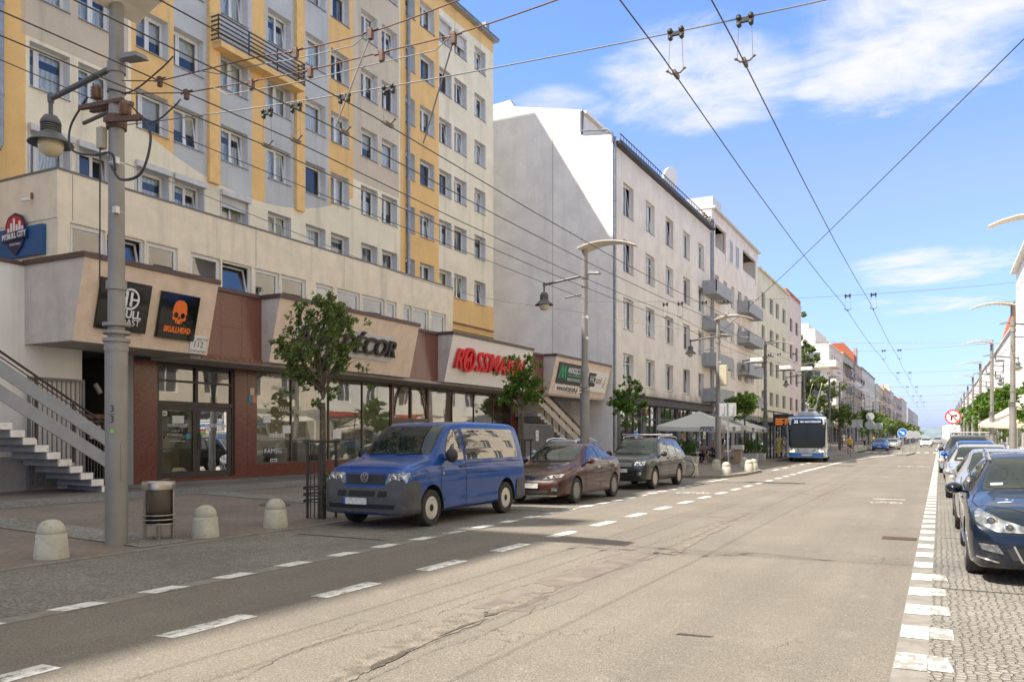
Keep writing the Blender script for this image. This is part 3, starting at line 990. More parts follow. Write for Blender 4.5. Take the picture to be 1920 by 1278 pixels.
# ================================================================== shop row in front of the tower
M_rough_pl = mat('beige render', (.80, .70, .53), .9, noise=.07, nscale=2, bump=.5, bscale=45, bdist=.008, streak=.42, dirtcol=(.36, .30, .24))
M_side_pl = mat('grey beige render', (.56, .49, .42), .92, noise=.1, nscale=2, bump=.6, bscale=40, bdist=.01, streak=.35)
M_box_pl = mat('sandy pebbledash', (.76, .60, .455), .92, noise=.07, nscale=3, bump=.7, bscale=55, bdist=.01, streak=.3)
M_box_white = mat('cream sign board', (.82, .77, .70), .8, noise=.03, bump=.2, bscale=50)
M_granite = mat('polished red granite', (.17, .060, .042), .16, noise=.35, nscale=28, spec=.5)
M_granite_l = mat('red granite slabs', (.19, .078, .056), .22, noise=.25, nscale=26)
M_cap = mat('brown metal coping', (.095, .055, .045), .5, noise=.15)
M_capz = mat('grey metal coping', (.16, .155, .15), .5, noise=.15)
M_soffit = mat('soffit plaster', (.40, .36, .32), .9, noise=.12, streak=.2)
M_rust = mat('rusty edge', (.20, .10, .06), .8, noise=.4, nscale=10)
M_white = mat('white plaster wall', (.82, .79, .74), .88, noise=.05, nscale=1.2, bump=.3, bscale=30, streak=.3, dirtcol=(.52, .49, .45))
podium = thing('shop_row', 'low shop row with red granite front and slanted sign boxes under the tower', 'shop building', (-20.3, 30, .34))
PX = -20.3
FZ = walk_z(PX)
BZ0, BZ1 = 4.0, 5.96
# plain band and strip of upper windows
mb = MB()
mb.box(TX, PX, 13.6, 33.2, 7.38, 8.62, 0)
mb.box(TX, PX + .02, 13.58, 33.22, 8.622, 8.68, 1)
for y in (14.02, 20.6, 25.2): mb.box(PX + .001, PX + .004, y, y + .02, 7.4, 8.6, 2)
mb.build('parapet_band', [M_rough_pl, M_capz, mat('band joint', (.33, .28, .23), .9)], podium)  # thin dark joint lines down the band
mz = []
groups = [[(131, 198), (200, 271), (275, 334)], [(358, 414), (417, 472), (477, 524), (527, 574)], [(592, 625), (632, 675), (679, 721), (724, 744)], [(757, 772), (775, 804), (808, 836)]]
for g_ in groups:
    for (ua, ub) in g_: mz.append((yx(ua, PX), yx(ub, PX), 6.12, 7.33))
mb = MB()
facade(mb, PX, 1, 13.62, 33.18, 5.96, 7.378, mz, .14, 0, 0)
mb.quad((PX, 13.62, 5.96), (TX, 13.62, 5.96), (TX, 13.62, 7.378), (PX, 13.62, 7.378), 0)
mb.quad((PX, 33.18, 5.96), (TX, 33.18, 5.96), (TX, 33.18, 7.378), (PX, 33.18, 7.378), 0)
mb.build('upper_wall', M_rough_pl, podium, fix=False)
for i, h in enumerate(mz):
    put_window(podium, PX, 1, *h, kind='flap' if i in (1, 4) else 'uno', recess=.08, curtain=0 if i != 7 else 2, sill=False, pane=M_shopglass)
# roof deck
mb = MB(); mb.box(TX, -18.77, 14.3, 48.2, 5.80, 5.94); mb.build('roof', M_roof, podium)
# slanted sign boxes
XT, XB = -18.0, -18.45
boxes = [(12.74, 16.84, M_box_pl, PX), (19.28, 26.92, M_box_pl, -18.76), (29.47, 37.1, M_box_white, -18.76), (39.9, 48.1, M_box_pl, -18.76)]
for (a, b_, mt, xb) in boxes:
    mb = MB()
    mb.quad((XB, a, BZ0), (XB, b_, BZ0), (XT, b_, BZ1), (XT, a, BZ1), 0)
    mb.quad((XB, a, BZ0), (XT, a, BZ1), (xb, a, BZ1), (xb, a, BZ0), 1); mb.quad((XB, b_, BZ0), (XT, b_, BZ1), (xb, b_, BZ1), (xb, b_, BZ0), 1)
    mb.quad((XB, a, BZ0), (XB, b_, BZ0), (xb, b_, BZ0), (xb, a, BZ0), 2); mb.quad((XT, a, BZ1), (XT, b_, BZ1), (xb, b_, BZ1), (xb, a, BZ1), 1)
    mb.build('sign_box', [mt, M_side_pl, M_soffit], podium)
    c = MB(); c.box(xb - .02, XT + .05, a - .05, b_ + .05, BZ1 + .002, BZ1 + .13); c.build('coping', M_cap, podium)
# granite panels between the boxes
for k, (a, b_) in enumerate(((16.842, 19.278), (26.922, 29.468), (37.102, 39.898))):
    mb = MB(); mb.box(PX, -18.765, a, b_, BZ0 + .002, BZ1 - .002, 0)
    n = 3
    for i in range(1, n):
        y = a + (b_ - a) * i / n
        mb.box(-18.764, -18.762, y - .004, y + .004, BZ0 + .01, BZ1 - .05, 1)
    mb.box(-18.764, -18.762, a, b_, 4.95, 4.958, 1)
    mb.build('granite_panel', [M_granite_l, M_frame_d], podium)
    c = MB(); c.box(PX, -18.70, a + .052, b_ - .052, BZ1 + .001, BZ1 + .12); c.build('coping', M_cap, podium)
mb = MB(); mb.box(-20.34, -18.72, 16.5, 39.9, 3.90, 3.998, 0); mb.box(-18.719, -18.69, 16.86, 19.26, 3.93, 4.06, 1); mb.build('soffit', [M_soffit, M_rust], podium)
# shop front wall with its openings
U = lambda u: yx(u, PX)
yA, yB, yC, yD = U(251), U(295), U(440), U(481)
yE, yF, yG = U(735), U(806), U(960)
base_z = .78
fholes = [(yB, yC, FZ + .09, 3.9), (yD, yE, base_z, 3.9), (yE + .08, yF - .08, FZ + .05, 3.9), (yF, yG, base_z, 3.9)]
mb = MB()
facade(mb, PX, 1, yA, yG + .75, 0, 3.9, fholes, .18, 0, 0)
mb.box(PX - .3, PX - .001, yA, yB - .01, .0, 3.89, 0)
mb.box(PX - .6, PX - .001, yG + .01, yG + .75, .0, 3.89, 0)
for y in (yC + .02, U(464)): mb.box(PX + .001, PX + .004, y, y + .008, .35, 3.88, 1)
mb.box(PX + .0, PX + .10, yB - .1, yC + .1, FZ - .2, FZ + .085, 0)
mb.build('granite_wall', [M_granite, M_frame_d], podium, fix=False)
# hollow shop interior, lit only by daylight through the glass
mb = MB()
mb.quad((TX - 1, yA, .36), (PX - .2, yA, .36), (PX - .2, yG + .7, .36), (TX - 1, yG + .7, .36), 1)
mb.quad((TX - 1, yA, .36), (TX - 1, yG + .7, .36), (TX - 1, yG + .7, 3.95), (TX - 1, yA, 3.95), 0)
mb.quad((TX - 1, yA, 3.9), (PX - .2, yA, 3.9), (PX - .2, yG + .7, 3.9), (TX - 1, yG + .7, 3.9), 0)
for y in (yA, U(465), yE, yG + .7): mb.quad((TX - 1, y, .36), (PX - .2, y, .36), (PX - .2, y, 3.9), (TX - 1, y, 3.9), 0)
for k in range(6):      # display plinths and screens inside
    y = yD + .8 + k * 1.15
    mb.box(PX - 1.6, PX - 1.0, y, y + .6, .36, 1.0 + .3 * (k % 3), 2)
mb.build('interior', [mat('shop interior wall', (.82, .80, .74), .9), mat('shop floor', (.42, .38, .33), .6), mat('display plinth', (.5, .48, .44), .7)], podium, fix=False)

def glazing(name, mull, z0, z1, trans, fm, parent=podium, X=PX - .06, gm=M_shopglass):
    f = MB(); g = MB(); t = .05
    for i, y in enumerate(mull):
        a = y - t / 2 if 0 < i < len(mull) - 1 else (y if i == 0 else y - t)
        f.box(X - .05, X + .03, a, a + t, z0, z1)
    f.box(X - .05, X + .028, mull[0], mull[-1], z0, z0 + t); f.box(X - .05, X + .028, mull[0], mull[-1], z1 - t, z1)
    for z in trans: f.box(X - .05, X + .026, mull[0], mull[-1], z, z + t)
    fo = f.build(name, fm, parent)
    g.quad((X - .01, mull[0], z0), (X - .01, mull[-1], z0), (X - .01, mull[-1], z1), (X - .01, mull[0], z1))
    g.build('pane', gm, fo, fix=False)
    return fo

sw = glazing('shop_window', [yD, U(548), U(618), U(681), yE], base_z, 3.9, [], M_frame_br)
sw2 = glazing('shop_window', [yF, U(849), U(890), U(926), yG], base_z, 3.9, [], M_frame_br)
# first shop door: double leaf under a four-pane transom
def door_set(parent, a, b_, z0, z1, zt, X, fm, arch=False):
    f = MB(); t = .09; mid = (a + b_) / 2
    f.box(X - .08, X + .04, a, a + t, z0, z1); f.box(X - .08, X + .04, b_ - t, b_, z0, z1); f.box(X - .08, X + .04, a + t, b_ - t, z1 - t, z1); f.box(X - .08, X + .038, a + t, b_ - t, zt, zt + .14)
    f.box(X - .08, X + .036, mid - .05, mid + .05, zt + .14, z1 - t)
    if not arch: f.box(X - .08, X + .034, a + t, b_ - t, zt + (z1 - zt) * .56, zt + (z1 - zt) * .56 + .06)
    fo = f.build('shop_door', fm, parent)
    g = MB(); g.quad((X - .03, a, zt), (X - .03, b_, zt), (X - .03, b_, z1), (X - .03, a, z1)); g.build('pane', M_shopglass, fo, fix=False)
    if arch:
        ar = MB(); r = (b_ - a) / 2 - .14; zc = zt + .25
        n = 14
        for i in range(n):
            a0, a1 = PI * i / n, PI * (i + 1) / n
            ar.bar((X + .02, mid + r * math.cos(a0), zc + r * 1.2 * math.sin(a0)), (X + .02, mid + r * math.cos(a1), zc + r * 1.2 * math.sin(a1)), .05, .05)
        ar.build('arch_bar', fm, fo)
    for (p, q) in ((a + t + .01, mid - .005), (mid + .005, b_ - t - .01)):
        l = MB(); w = .13
        l.box(X - .05, X + .02, p, p + w, z0 + .02, zt - .01); l.box(X - .05, X + .02, q - w, q, z0 + .02, zt - .01)
        l.box(X - .05, X + .02, p + w, q - w, z0 + .02, z0 + .2); l.box(X - .05, X + .02, p + w, q - w, zt - .13, zt - .01)
        l.quad((X - .015, p + w, z0 + .2), (X - .015, q - w, z0 + .2), (X - .015, q - w, zt - .13), (X - .015, p + w, zt - .13), 1)
        l.build('door_leaf', [fm, M_shopglass], fo)
    h = MB(); h.tube([(X + .02, mid + .09, z0 + 1.35), (X + .09, mid + .1, z0 + 1.3), (X + .09, mid + .1, z0 + .95), (X + .02, mid + .09, z0 + .9)], .022, 8)
    h.build('handle', M_frame_d, fo)
    return fo
door1 = door_set(podium, yB, yC, FZ + .09, 3.9, 2.62, PX - .08, M_frame_d)
door2 = door_set(podium, yE + .08, yF - .08, FZ + .05, 3.9, 2.35, PX - .05, M_frame_br, arch=True)
# white wording and stickers on the glass
M_vinyl = mat('white vinyl', (.78, .78, .76), .6)
M_black = mat('black lettering', (.02, .02, .022), .4)
def vinyl(txt, u, v, size, X=PX - .055, par=sw, align='CENTER', **kw):
    y = yx(u, X); z = zx(u, v, X)
    lettering('lettering', txt, plane_street(X + .003, y, z), M_vinyl, par, size, extrude=.001, align=align, **kw)
vinyl('ALMIDÉCOR', 522, 706, .22); vinyl('absynth', 524, 727, .22, space=1.05); vinyl('miloni', 520, 815, .30, bold=.008); vinyl('FAMEG', 512, 845, .25, space=1.1)
vinyl('EICHHOLTZ', 512, 877, .12, space=1.4); vinyl('noti', 500, 757, .2); vinyl('WALNUT', 545, 768, .3)
for (u0, v0, u1, v1) in ((494, 778, 508, 792), (530, 797, 545, 812), (624, 805, 640, 822)):
    g = MB(); xa = PX - .052; g.quad((xa, yx(u0, xa), zx(u0, v1, xa)), (xa, yx(u1, xa), zx(u1, v1, xa)), (xa, yx(u1, xa), zx(u1, v0, xa)), (xa, yx(u0, xa), zx(u0, v0, xa)))
    g.build('paper_notice', M_vinyl, sw, fix=False)
g = MB(); xa = PX - .052; yc, zc = yx(513, xa), zx(513, 866, xa)
for (a, b_, c, d) in ((-.16, .16, .09, .12), (-.16, .16, -.12, -.09), (-.16, -.13, -.09, .09), (.13, .16, -.09, .09), (-.09, -.03, -.05, .05), (.03, .09, -.05, .05), (-.03, .03, -.015, .015)): g.quad((xa, yc + a, zc + c), (xa, yc + b_, zc + c), (xa, yc + b_, zc + d), (xa, yc + a, zc + d))
g.build('window_logo', M_vinyl, sw, fix=False)
DXG = PX - .085
vinyl('ZAPRASZAMY', 333, 797, .12, X=DXG, par=door1); vinyl('pn - pt  10 - 19', 332, 807, .07, X=DXG, par=door1); vinyl('sob.  10 - 16', 332, 814, .07, X=DXG, par=door1); vinyl('www.almidecor.com', 332, 826, .07, X=DXG, par=door1)
vinyl('ALMIDÉCOR', 404, 798, .16, X=DXG, par=door1)
def sticker(u0, v0, u1, v1, col, par, X=DXG, nm='sticker'):
    xa = X + .004; g = MB(); g.quad((xa, yx(u0, xa), zx(u0, v1, xa)), (xa, yx(u1, xa), zx(u1, v1, xa)), (xa, yx(u1, xa), zx(u1, v0, xa)), (xa, yx(u0, xa), zx(u0, v0, xa)))
    return g.build(nm, mat('sticker %.2f %.2f %.2f' % col, col, .5), par, fix=False)
sticker(305, 770, 313, 779, (.75, .75, .75), door1); sticker(306, 773, 311, 777, (.1, .1, .12), door1, DXG + .003); sticker(323, 779, 345, 793, (.62, .66, .58), door1); sticker(376, 769, 386, 774, (.2, .15, .5), door1); sticker(305, 896, 317, 901, (.6, .6, .65), door1)
sticker(376, 804, 384, 808, (.6, .08, .06), door1); sticker(386, 802, 395, 807, (.75, .7, .7), door1); sticker(376, 809, 386, 814, (.25, .5, .05), door1); sticker(349, 813, 356, 822, (.03, .25, .4), door1)
for (u0, v0, u1, v1, c) in ((469, 727, 477, 740, (.7, .62, .52)), (466, 741, 474, 754, (.03, .28, .55)), (474, 741, 481, 754, (.75, .25, .1))):
    sticker(u0, v0, u1, v1, c, podium, PX + .004, 'notice_plate')

# ------------------------------------------------------------------ signs on the boxes
TILT = math.atan2(XT - XB, BZ1 - BZ0)
def box_frame(y, z, off=.0):
    f = (z - BZ0) / (BZ1 - BZ0)
    x = XB + (XT - XB) * f
    n = Vector((math.cos(TILT), 0, -math.sin(TILT)))
    p = Vector((x, y, z)) + n * off
    up = Vector((math.sin(TILT), 0, math.cos(TILT)))
    M = Matrix.Identity(4)
    for i in range(3):
        M[i][0] = (0, 1, 0)[i]; M[i][1] = up[i]; M[i][2] = n[i]; M[i][3] = p[i]
    return M
def panel(M, w, h, d, mt, parent, name='panel', bev=.01):
    b_ = MB(); b_.box(-w / 2, w / 2, -h / 2, h / 2, 0, d); b_.xf(M)
    return b_.build(name, mt, parent, bevel=bev)
M_gloss = mat('black acrylic', (.008, .008, .009), .06, spec=.6)
M_orange = mat('orange vinyl', (.85, .17, .015), .5)
def flat(polys, M, mt, parent, name, z=.0, th=.004):
    b_ = MB()
    for p in polys: b_.prism(p, lambda q, d: M @ Vector((q[0], q[1], z + d)), 0, th)
    return b_.build(name, mt, parent)
def sign_thing(name, label, M, cat='sign', group=None):
    return thing(name, label, cat, tuple(M.translation), group=group)
def ringpoly(cx, cy, r0, r1, n=28, sx=1):
    out = []
    for i in range(n):
        a0, a1 = 2 * PI * i / n, 2 * PI * (i + 1) / n
        out.append([(cx + sx * r1 * math.cos(a0), cy + r1 * math.sin(a0)), (cx + sx * r1 * math.cos(a1), cy + r1 * math.sin(a1)), (cx + sx * r0 * math.cos(a1), cy + r0 * math.sin(a1)), (cx + sx * r0 * math.cos(a0), cy + r0 * math.sin(a0))])
    return out
# black panel with white ring, half behind the lamp post
M = box_frame(13.93, 4.98, .01)
s1 = sign_thing('shop_sign', 'glossy black sign with white ring emblem half hidden by the lamp post', M)
panel(M, 1.42, 1.25, .10, M_gloss, s1)
flat(ringpoly(.12, .2, .22, .27), M, M_vinyl, s1, 'emblem', .101)
flat([[(-.02, .02), (.05, .02), (.05, .38), (-.02, .38)], [(.12, .02), (.19, .02), (.19, .38), (.12, .38)], [(.19, .17), (.35, .17), (.35, .22), (.19, .22)], [(-.12, .17), (-.02, .17), (-.02, .22), (-.12, .22)]], M, M_vinyl, s1, 'emblem_bars', .101)
lettering('lettering', 'SKULL', M @ Matrix.Translation((.12, -.19, .103)), M_vinyl, s1, .27, extrude=.002, bold=.008)
lettering('lettering', 'COAST', M @ Matrix.Translation((.12, -.39, .103)), M_vinyl, s1, .23, extrude=.002)
# black panel with the orange skull
M = box_frame(15.6, 4.93, .01)
s2 = sign_thing('shop_sign', 'glossy black square sign with an orange skull emblem', M)
panel(M, 1.22, 1.22, .10, M_gloss, s2)
sk = [(-.20, .02), (-.225, .09), (-.27, .10), (-.225, .13), (-.22, .26), (-.17, .38), (-.08, .44), (.08, .44), (.17, .38), (.22, .26), (.225, .13), (.27, .10), (.225, .09), (.20, .02), (.23, -.03), (.20, -.09), (.12, -.10), (.11, -.17), (.05, -.19), (-.05, -.19), (-.11, -.17), (-.12, -.10), (-.20, -.09), (-.23, -.03)]
flat([sk], M, M_orange, s2, 'skull_emblem', .101)
flat([[(-.17, .0), (-.17, .09), (-.10, .12), (-.04, .07), (-.05, -.02), (-.12, -.04)], [(.17, .0), (.17, .09), (.10, .12), (.04, .07), (.05, -.02), (.12, -.04)], [(0, .02), (-.045, -.07), (0, -.055), (.045, -.07)], [(-.08, -.12), (-.065, -.12), (-.06, -.2), (-.075, -.2)], [(.06, -.12), (.075, -.12), (.075, -.2), (.06, -.2)]], M, M_gloss, s2, 'skull_eyes', .1055)
lettering('lettering', 'SKULLHEAD', M @ Matrix.Translation((0, -.36, .103)), M_orange, s2, .20, extrude=.002, bold=.012, sx=.8)
# house number plate
M = box_frame(16.45, 4.26, .01)
s3 = sign_thing('house_number_plate', 'small white house number plate reading 112 at the corner of the sign box', M, 'number plate')
panel(M, .56, .50, .02, mat('enamel white', (.78, .77, .74), .4), s3)
lettering('lettering', 'DW. „BAŁTYK”', M @ Matrix.Translation((0, .15, .022)), M_black, s3, .10, extrude=.001)
lettering('lettering', '112', M @ Matrix.Translation((0, -.0, .022)), M_black, s3, .24, extrude=.001)
lettering('lettering', 'Świętojańska', M @ Matrix.Translation((0, -.17, .022)), M_black, s3, .10, extrude=.001)
# interior shop sign: dark relief letters on pale boards
M = box_frame(22.8, 4.93, .01)
s4 = sign_thing('shop_sign', 'wide sign of dark relief letters on pale boards behind the street tree', M)
panel(M @ Matrix.Translation((1.35, 0, 0)), 2.6, .92, .03, mat('pale backing board', (.60, .60, .58), .7), s4)
panel(M @ Matrix.Translation((-1.5, 0, 0)), 2.2, .92, .03, mat('pale backing board', (.60, .60, .58), .7), s4)
lettering('lettering', 'ALMI DÉCOR', M @ Matrix.Translation((0, 0, .12)), mat('bronze letters', (.05, .043, .04), .35, metal=.3), s4, .86, extrude=.07, shear=.18, bold=.012, sx=1.06)
# red drugstore letters
M = box_frame(33.05, 4.98, .01)
s5 = sign_thing('shop_sign', 'big red raised letters on the cream white sign box', M)
M_redl = mat('red acrylic letters', (.72, .012, .018), .35)
lettering('lettering', 'R', M @ Matrix.Translation((-2.93, 0, .10)), M_redl, s5, 1.22, extrude=.05, bold=.018, shear=.15, sx=.95)
lettering('lettering', 'SSMANN', M @ Matrix.Translation((.86, 0, .10)), M_redl, s5, 1.22, extrude=.05, bold=.014, shear=.15, space=1.06, sx=.95)
flat(ringpoly(-2.16, .05, .40, .53, 28, .92), M, M_redl, s5, 'emblem_ring', .01, .18)
cen = [[(-.26, -.22), (-.18, -.22), (-.1, -.02), (.1, -.02), (.14, -.24), (.2, -.24), (.2, .02), (.16, .2), (.22, .3), (.12, .36), (.04, .28), (.03, .1), (-.2, .12), (-.3, -.05), (-.26, -.02)], [(-.06, -.02), (.02, -.02), (-.02, -.3), (-.08, -.3)]]
flat([[(x * 1.15 - 2.16, y * 1.15 + .03) for x, y in p] for p in cen], M, M_redl, s5, 'emblem_figure', .01, .14)
# estate agent board + hostel board on the last box
M = box_frame(42.1, 5.15, .01)
s6 = sign_thing('estate_agent_sign', 'charcoal sign with a green zigzag emblem and white words on the last sign box', M)
panel(M, 3.4, 1.16, .05, mat('charcoal board', (.035, .037, .035), .5), s6)
M_green = mat('green vinyl', (.01, .42, .17), .5)
def seg2(a, b_, w):
    d = Vector((b_[0] - a[0], b_[1] - a[1])).normalized(); n = Vector((-d.y, d.x)) * w / 2
    return [(a[0] + n.x, a[1] + n.y), (b_[0] + n.x, b_[1] + n.y), (b_[0] - n.x, b_[1] - n.y), (a[0] - n.x, a[1] - n.y)]
zz_ = [(-1.5, -.3), (-1.25, .45), (-1.05, -.25), (-.85, .45), (-.6, -.3)]
flat([seg2(zz_[i], zz_[i + 1], .11) for i in range(4)] + [seg2((-1.25, -.3), (-1.05, .2), .05), seg2((-1.05, .2), (-.85, -.3), .05)], M, M_green, s6, 'emblem', .052)
flat([seg2((-.4, -.06), (1.55, -.06), .07)], M, M_green, s6, 'green_rule', .052)
lettering('lettering', 'ANDRZEJCZYK', M @ Matrix.Translation((.58, .2, .055)), M_vinyl, s6, .42, extrude=.003, bold=.008, sx=.72)
lettering('lettering', 'NIERUCHOMOŚCI', M @ Matrix.Translation((.58, -.3, .055)), M_vinyl, s6, .24, extrude=.003, sx=.95)
M = box_frame(42.1, 4.35, .01)
panel(M, 3.4, .36, .03, M_box_white, s6)
lettering('lettering', 'www.andrzejczyk.pl', M @ Matrix.Translation((0, 0, .035)), M_black, s6, .42, extrude=.003, bold=.008, sx=.85)
M = box_frame(46.2, 4.95, .01)
s7 = sign_thing('hostel_sign', 'white sign with black lettering beside the second lamp post', M)
panel(M, 3.1, 1.25, .05, M_box_white, s7)
flat([[(-1.5, -.3), (-.35, -.3), (-.35, .5), (-1.5, .5)]], M, M_black, s7, 'black_field', .051)
lettering('lettering', 'HO', M @ Matrix.Translation((-.72, .1, .056)), M_vinyl, s7, .62, extrude=.002)
lettering('lettering', 'stel', M @ Matrix.Translation((.2, .1, .056)), M_black, s7, .6, extrude=.002)
flat(ringpoly(1.05, -.15, .10, .14) + [[(1.15, -.15), (1.19, -.15), (1.19, .4), (1.15, .4)]], M, M_black, s7, 'emblem', .051)

# ------------------------------------------------------------------ the white end wall, gate and outside stair on the left
ww = thing('white_end_wall', 'white plastered wall at the left edge behind the outside stair', 'wall', (PX, 8, 0))
mb = MB(); mb.box(PX - .35, PX, -14, 14.3, 0, 5.955, 0); mb.box(PX - .4, PX + .05, -14, 12.73, 5.957, 6.05, 1)
mb.build('wall', [M_white, M_cap], ww)
mb = MB(); mb.box(PX + .002, PX + .025, -14, 13.6, .0, 1.2); mb.build('grey_base', mat('grey wall paint', (.30, .30, .31), .85, noise=.1), ww)
# dark passage
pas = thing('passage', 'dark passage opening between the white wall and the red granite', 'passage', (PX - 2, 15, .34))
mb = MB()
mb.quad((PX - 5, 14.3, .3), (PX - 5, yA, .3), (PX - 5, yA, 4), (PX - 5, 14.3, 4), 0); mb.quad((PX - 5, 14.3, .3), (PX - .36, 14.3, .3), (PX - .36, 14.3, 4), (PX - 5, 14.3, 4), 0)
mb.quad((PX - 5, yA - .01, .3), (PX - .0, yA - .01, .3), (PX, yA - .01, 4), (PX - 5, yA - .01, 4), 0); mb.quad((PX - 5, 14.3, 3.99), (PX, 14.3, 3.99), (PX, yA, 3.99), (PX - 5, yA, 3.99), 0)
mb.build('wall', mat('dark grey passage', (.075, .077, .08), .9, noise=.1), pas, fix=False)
mb = MB(); mb.box(PX - .1, PX, yA - .30, yA - .012, .3, 4.0); mb.build('jamb', mat('grey jamb', (.28, .28, .29), .8), pas)
mb = MB(); mb.tube([(PX - .3, yA - 1.0, 3.15), (PX - .28, yA - .85, 2.9)], .07, 8); mb.build('lamp', mat('old grey lamp', (.3, .29, .27), .5), pas)
M_steel = mat('grey painted steel', (.19, .19, .195), .55, metal=.3, noise=.12)
def bar_gate(name, label, y0, y1, z0, z1, X, n, mt=M_steel, w=.025, frame=.06, solid=False):
    g = thing(name, label, 'gate', (X, (y0 + y1) / 2, z0))
    f = MB(); f.box(X - .03, X + .03, y0, y0 + frame, z0, z1); f.box(X - .03, X + .03, y1 - frame, y1, z0, z1); f.box(X - .03, X + .03, y0 + frame, y1 - frame, z1 - frame, z1); f.box(X - .03, X + .03, y0 + frame, y1 - frame, z0 + .08, z0 + .08 + frame)
    f.build('gate_frame', mt, g)
    b_ = MB()
    for i in range(n):
        y = y0 + frame + (y1 - y0 - 2 * frame) * (i + .5) / n
        b_.box(X - .012, X + .012, y - w / 2, y + w / 2, z0 + .1, z1 - frame)
    b_.build('bars', mt, g)
    return g
bar_gate('barred_gate', 'tall grey barred gate standing open against the white wall', 12.75, 14.28, .36, 3.2, PX + .12, 11)
bar_gate('barred_gate', 'low dark barred gate closing the passage behind the lamp post', 14.36, yA - .31, .36, 2.15, PX - .5, 12, mat('dark gate steel', (.12, .11, .10), .6))
rl = MB(); rl.box(PX - .5, PX - .44, 14.33, yA - .29, 2.2, 2.32); tag(rl.build('gate_lintel', M_rust), 'rusty beam above the low passage gate', 'beam')
zk = thing('warning_plate', 'small white and red warning plate on the passage gate', 'sign', (PX - .45, 14.9, 1.9))
Mz = plane_street(PX - .46, 15.02, 1.82)
panel(Mz, .34, .36, .01, mat('plate white', (.7, .68, .66), .5), zk, bev=0)
lettering('lettering', 'ZAKAZ', Mz @ Matrix.Translation((0, .1, .012)), M_redl, zk, .1, extrude=.001); lettering('lettering', 'WSTĘPU', Mz @ Matrix.Translation((0, .0, .012)), M_redl, zk, .08, extrude=.001)

def outside_stair(name, label, x_st, x_in, yb, n, run, rise, z0, mt_tread, mt_board, mt_rail, mt_end):
    s_ = thing(name, label, 'staircase', ((x_st + x_in) / 2, yb, z0))
    for i in range(n):
        y = yb - i * run; z = z0 + (i + 1) * rise
        b_ = MB(); b_.box(x_in, x_st - .002, y - run - .06, y, z - .17, z, 0); b_.box(x_st - .001, x_st + .03, y - run - .06, y, z - .175, z + .0, 1)
        b_.build('step', [mt_tread, mt_end], s_, bevel=.008)
    L = n * run
    sl_ = rise / run
    for (o0, h) in ((.30, .36), (.84, .36)):
        b_ = MB(); X = x_st + .045
        b_.hexa([(X, yb + .3, z0 + o0 - .3 * sl_ + rise), (X + .04, yb + .3, z0 + o0 - .3 * sl_ + rise), (X + .04, yb - L, z0 + o0 + L * sl_ + rise), (X, yb - L, z0 + o0 + L * sl_ + rise)],
                [(X, yb + .3, z0 + o0 + h - .3 * sl_ + rise), (X + .04, yb + .3, z0 + o0 + h - .3 * sl_ + rise), (X + .04, yb - L, z0 + o0 + h + L * sl_ + rise), (X, yb - L, z0 + o0 + h + L * sl_ + rise)])
        b_.build('side_board', mt_board, s_)
    r = MB(); X = x_st + .02
    zf = lambda y, o: z0 + rise + o + (yb - y) * sl_
    r.tube([(X, yb + .3, zf(yb + .3, 1.42)), (X, yb - L, zf(yb - L, 1.42))], .03, 8); r.tube([(X, yb + .3, zf(yb + .3, 1.3)), (X, yb - L, zf(yb - L, 1.3))], .015, 6)
    r.build('handrail', mt_rail, s_)
    k = 0
    y = yb - .15
    while y > yb - L:
        p = MB(); p.box(x_st - .02, x_st + .042, y - .025, y + .025, zf(y, -.05), zf(y, 1.4)); p.build('post', mt_rail, s_)
        y -= .95
    return s_
M_conc_d = mat('grey stair concrete', (.30, .295, .30), .9, noise=.12, bump=.4, bscale=40)
M_conc_lit = mat('chipped white lit stair ends', (.84, .81, .75), .8, noise=.1, spots=.8, dirtcol=(.30, .22, .15), streak=.7)  # tread ends painted brighter for the open street light; chips and stains are real
M_railbr = mat('dark brown rail', (.06, .035, .03), .5)
outside_stair('outside_stair', 'outside stair with grey boards and brown handrail by the white wall', -18.85, -20.2, 14.15, 11, .29, .175, .28, M_conc_d, mat('grey side board', (.34, .345, .36), .7, noise=.08), M_railbr, M_conc_lit)
outside_stair('outside_stair', 'outside stair with cream boards below the estate agent sign', -18.9, -20.2, 46.2, 16, .42, .165, .3, M_conc_d, mat('cream side board', (.50, .42, .34), .8, noise=.1), M_railbr, mat('cream stair ends', (.5, .44, .37), .8))
# recess and tall grey gate at the far end of the shops
mb = MB(); mb.quad((PX - .4, yG + .76, .2), (PX - .4, 48.1, .2), (PX - .4, 48.1, 4.0), (PX - .4, yG + .76, 4.0)); 
fw = mb.build('back_wall', mat('grey back wall', (.44, .41, .38), .9, noise=.08, streak=.3), podium, fix=False)
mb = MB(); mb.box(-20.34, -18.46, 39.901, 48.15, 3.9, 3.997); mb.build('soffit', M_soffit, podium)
bar_gate('barred_gate', 'grey slatted gate with a white notice beyond the last shop window', yx(977, -18.8), yx(1035, -18.8), .3, 2.35, -18.72, 26, mat('grey slat gate', (.19, .18, .17), .6), w=.07)
nb = thing('notice_board', 'small white notice fixed to the grey slatted gate', 'notice', (-18.6, yx(1007, -18.6), 1.9))
Mn = plane_street(-18.68, yx(1007, -18.68), 1.75); panel(Mn, .34, .55, .012, mat('plate white', (.7, .68, .66), .5), nb, bev=0)
lettering('lettering', 'P', Mn @ Matrix.Translation((0, .1, .013)), M_black, nb, .2, extrude=.001); lettering('lettering', 'brama', Mn @ Matrix.Translation((0, -.1, .013)), M_black, nb, .1, extrude=.001)
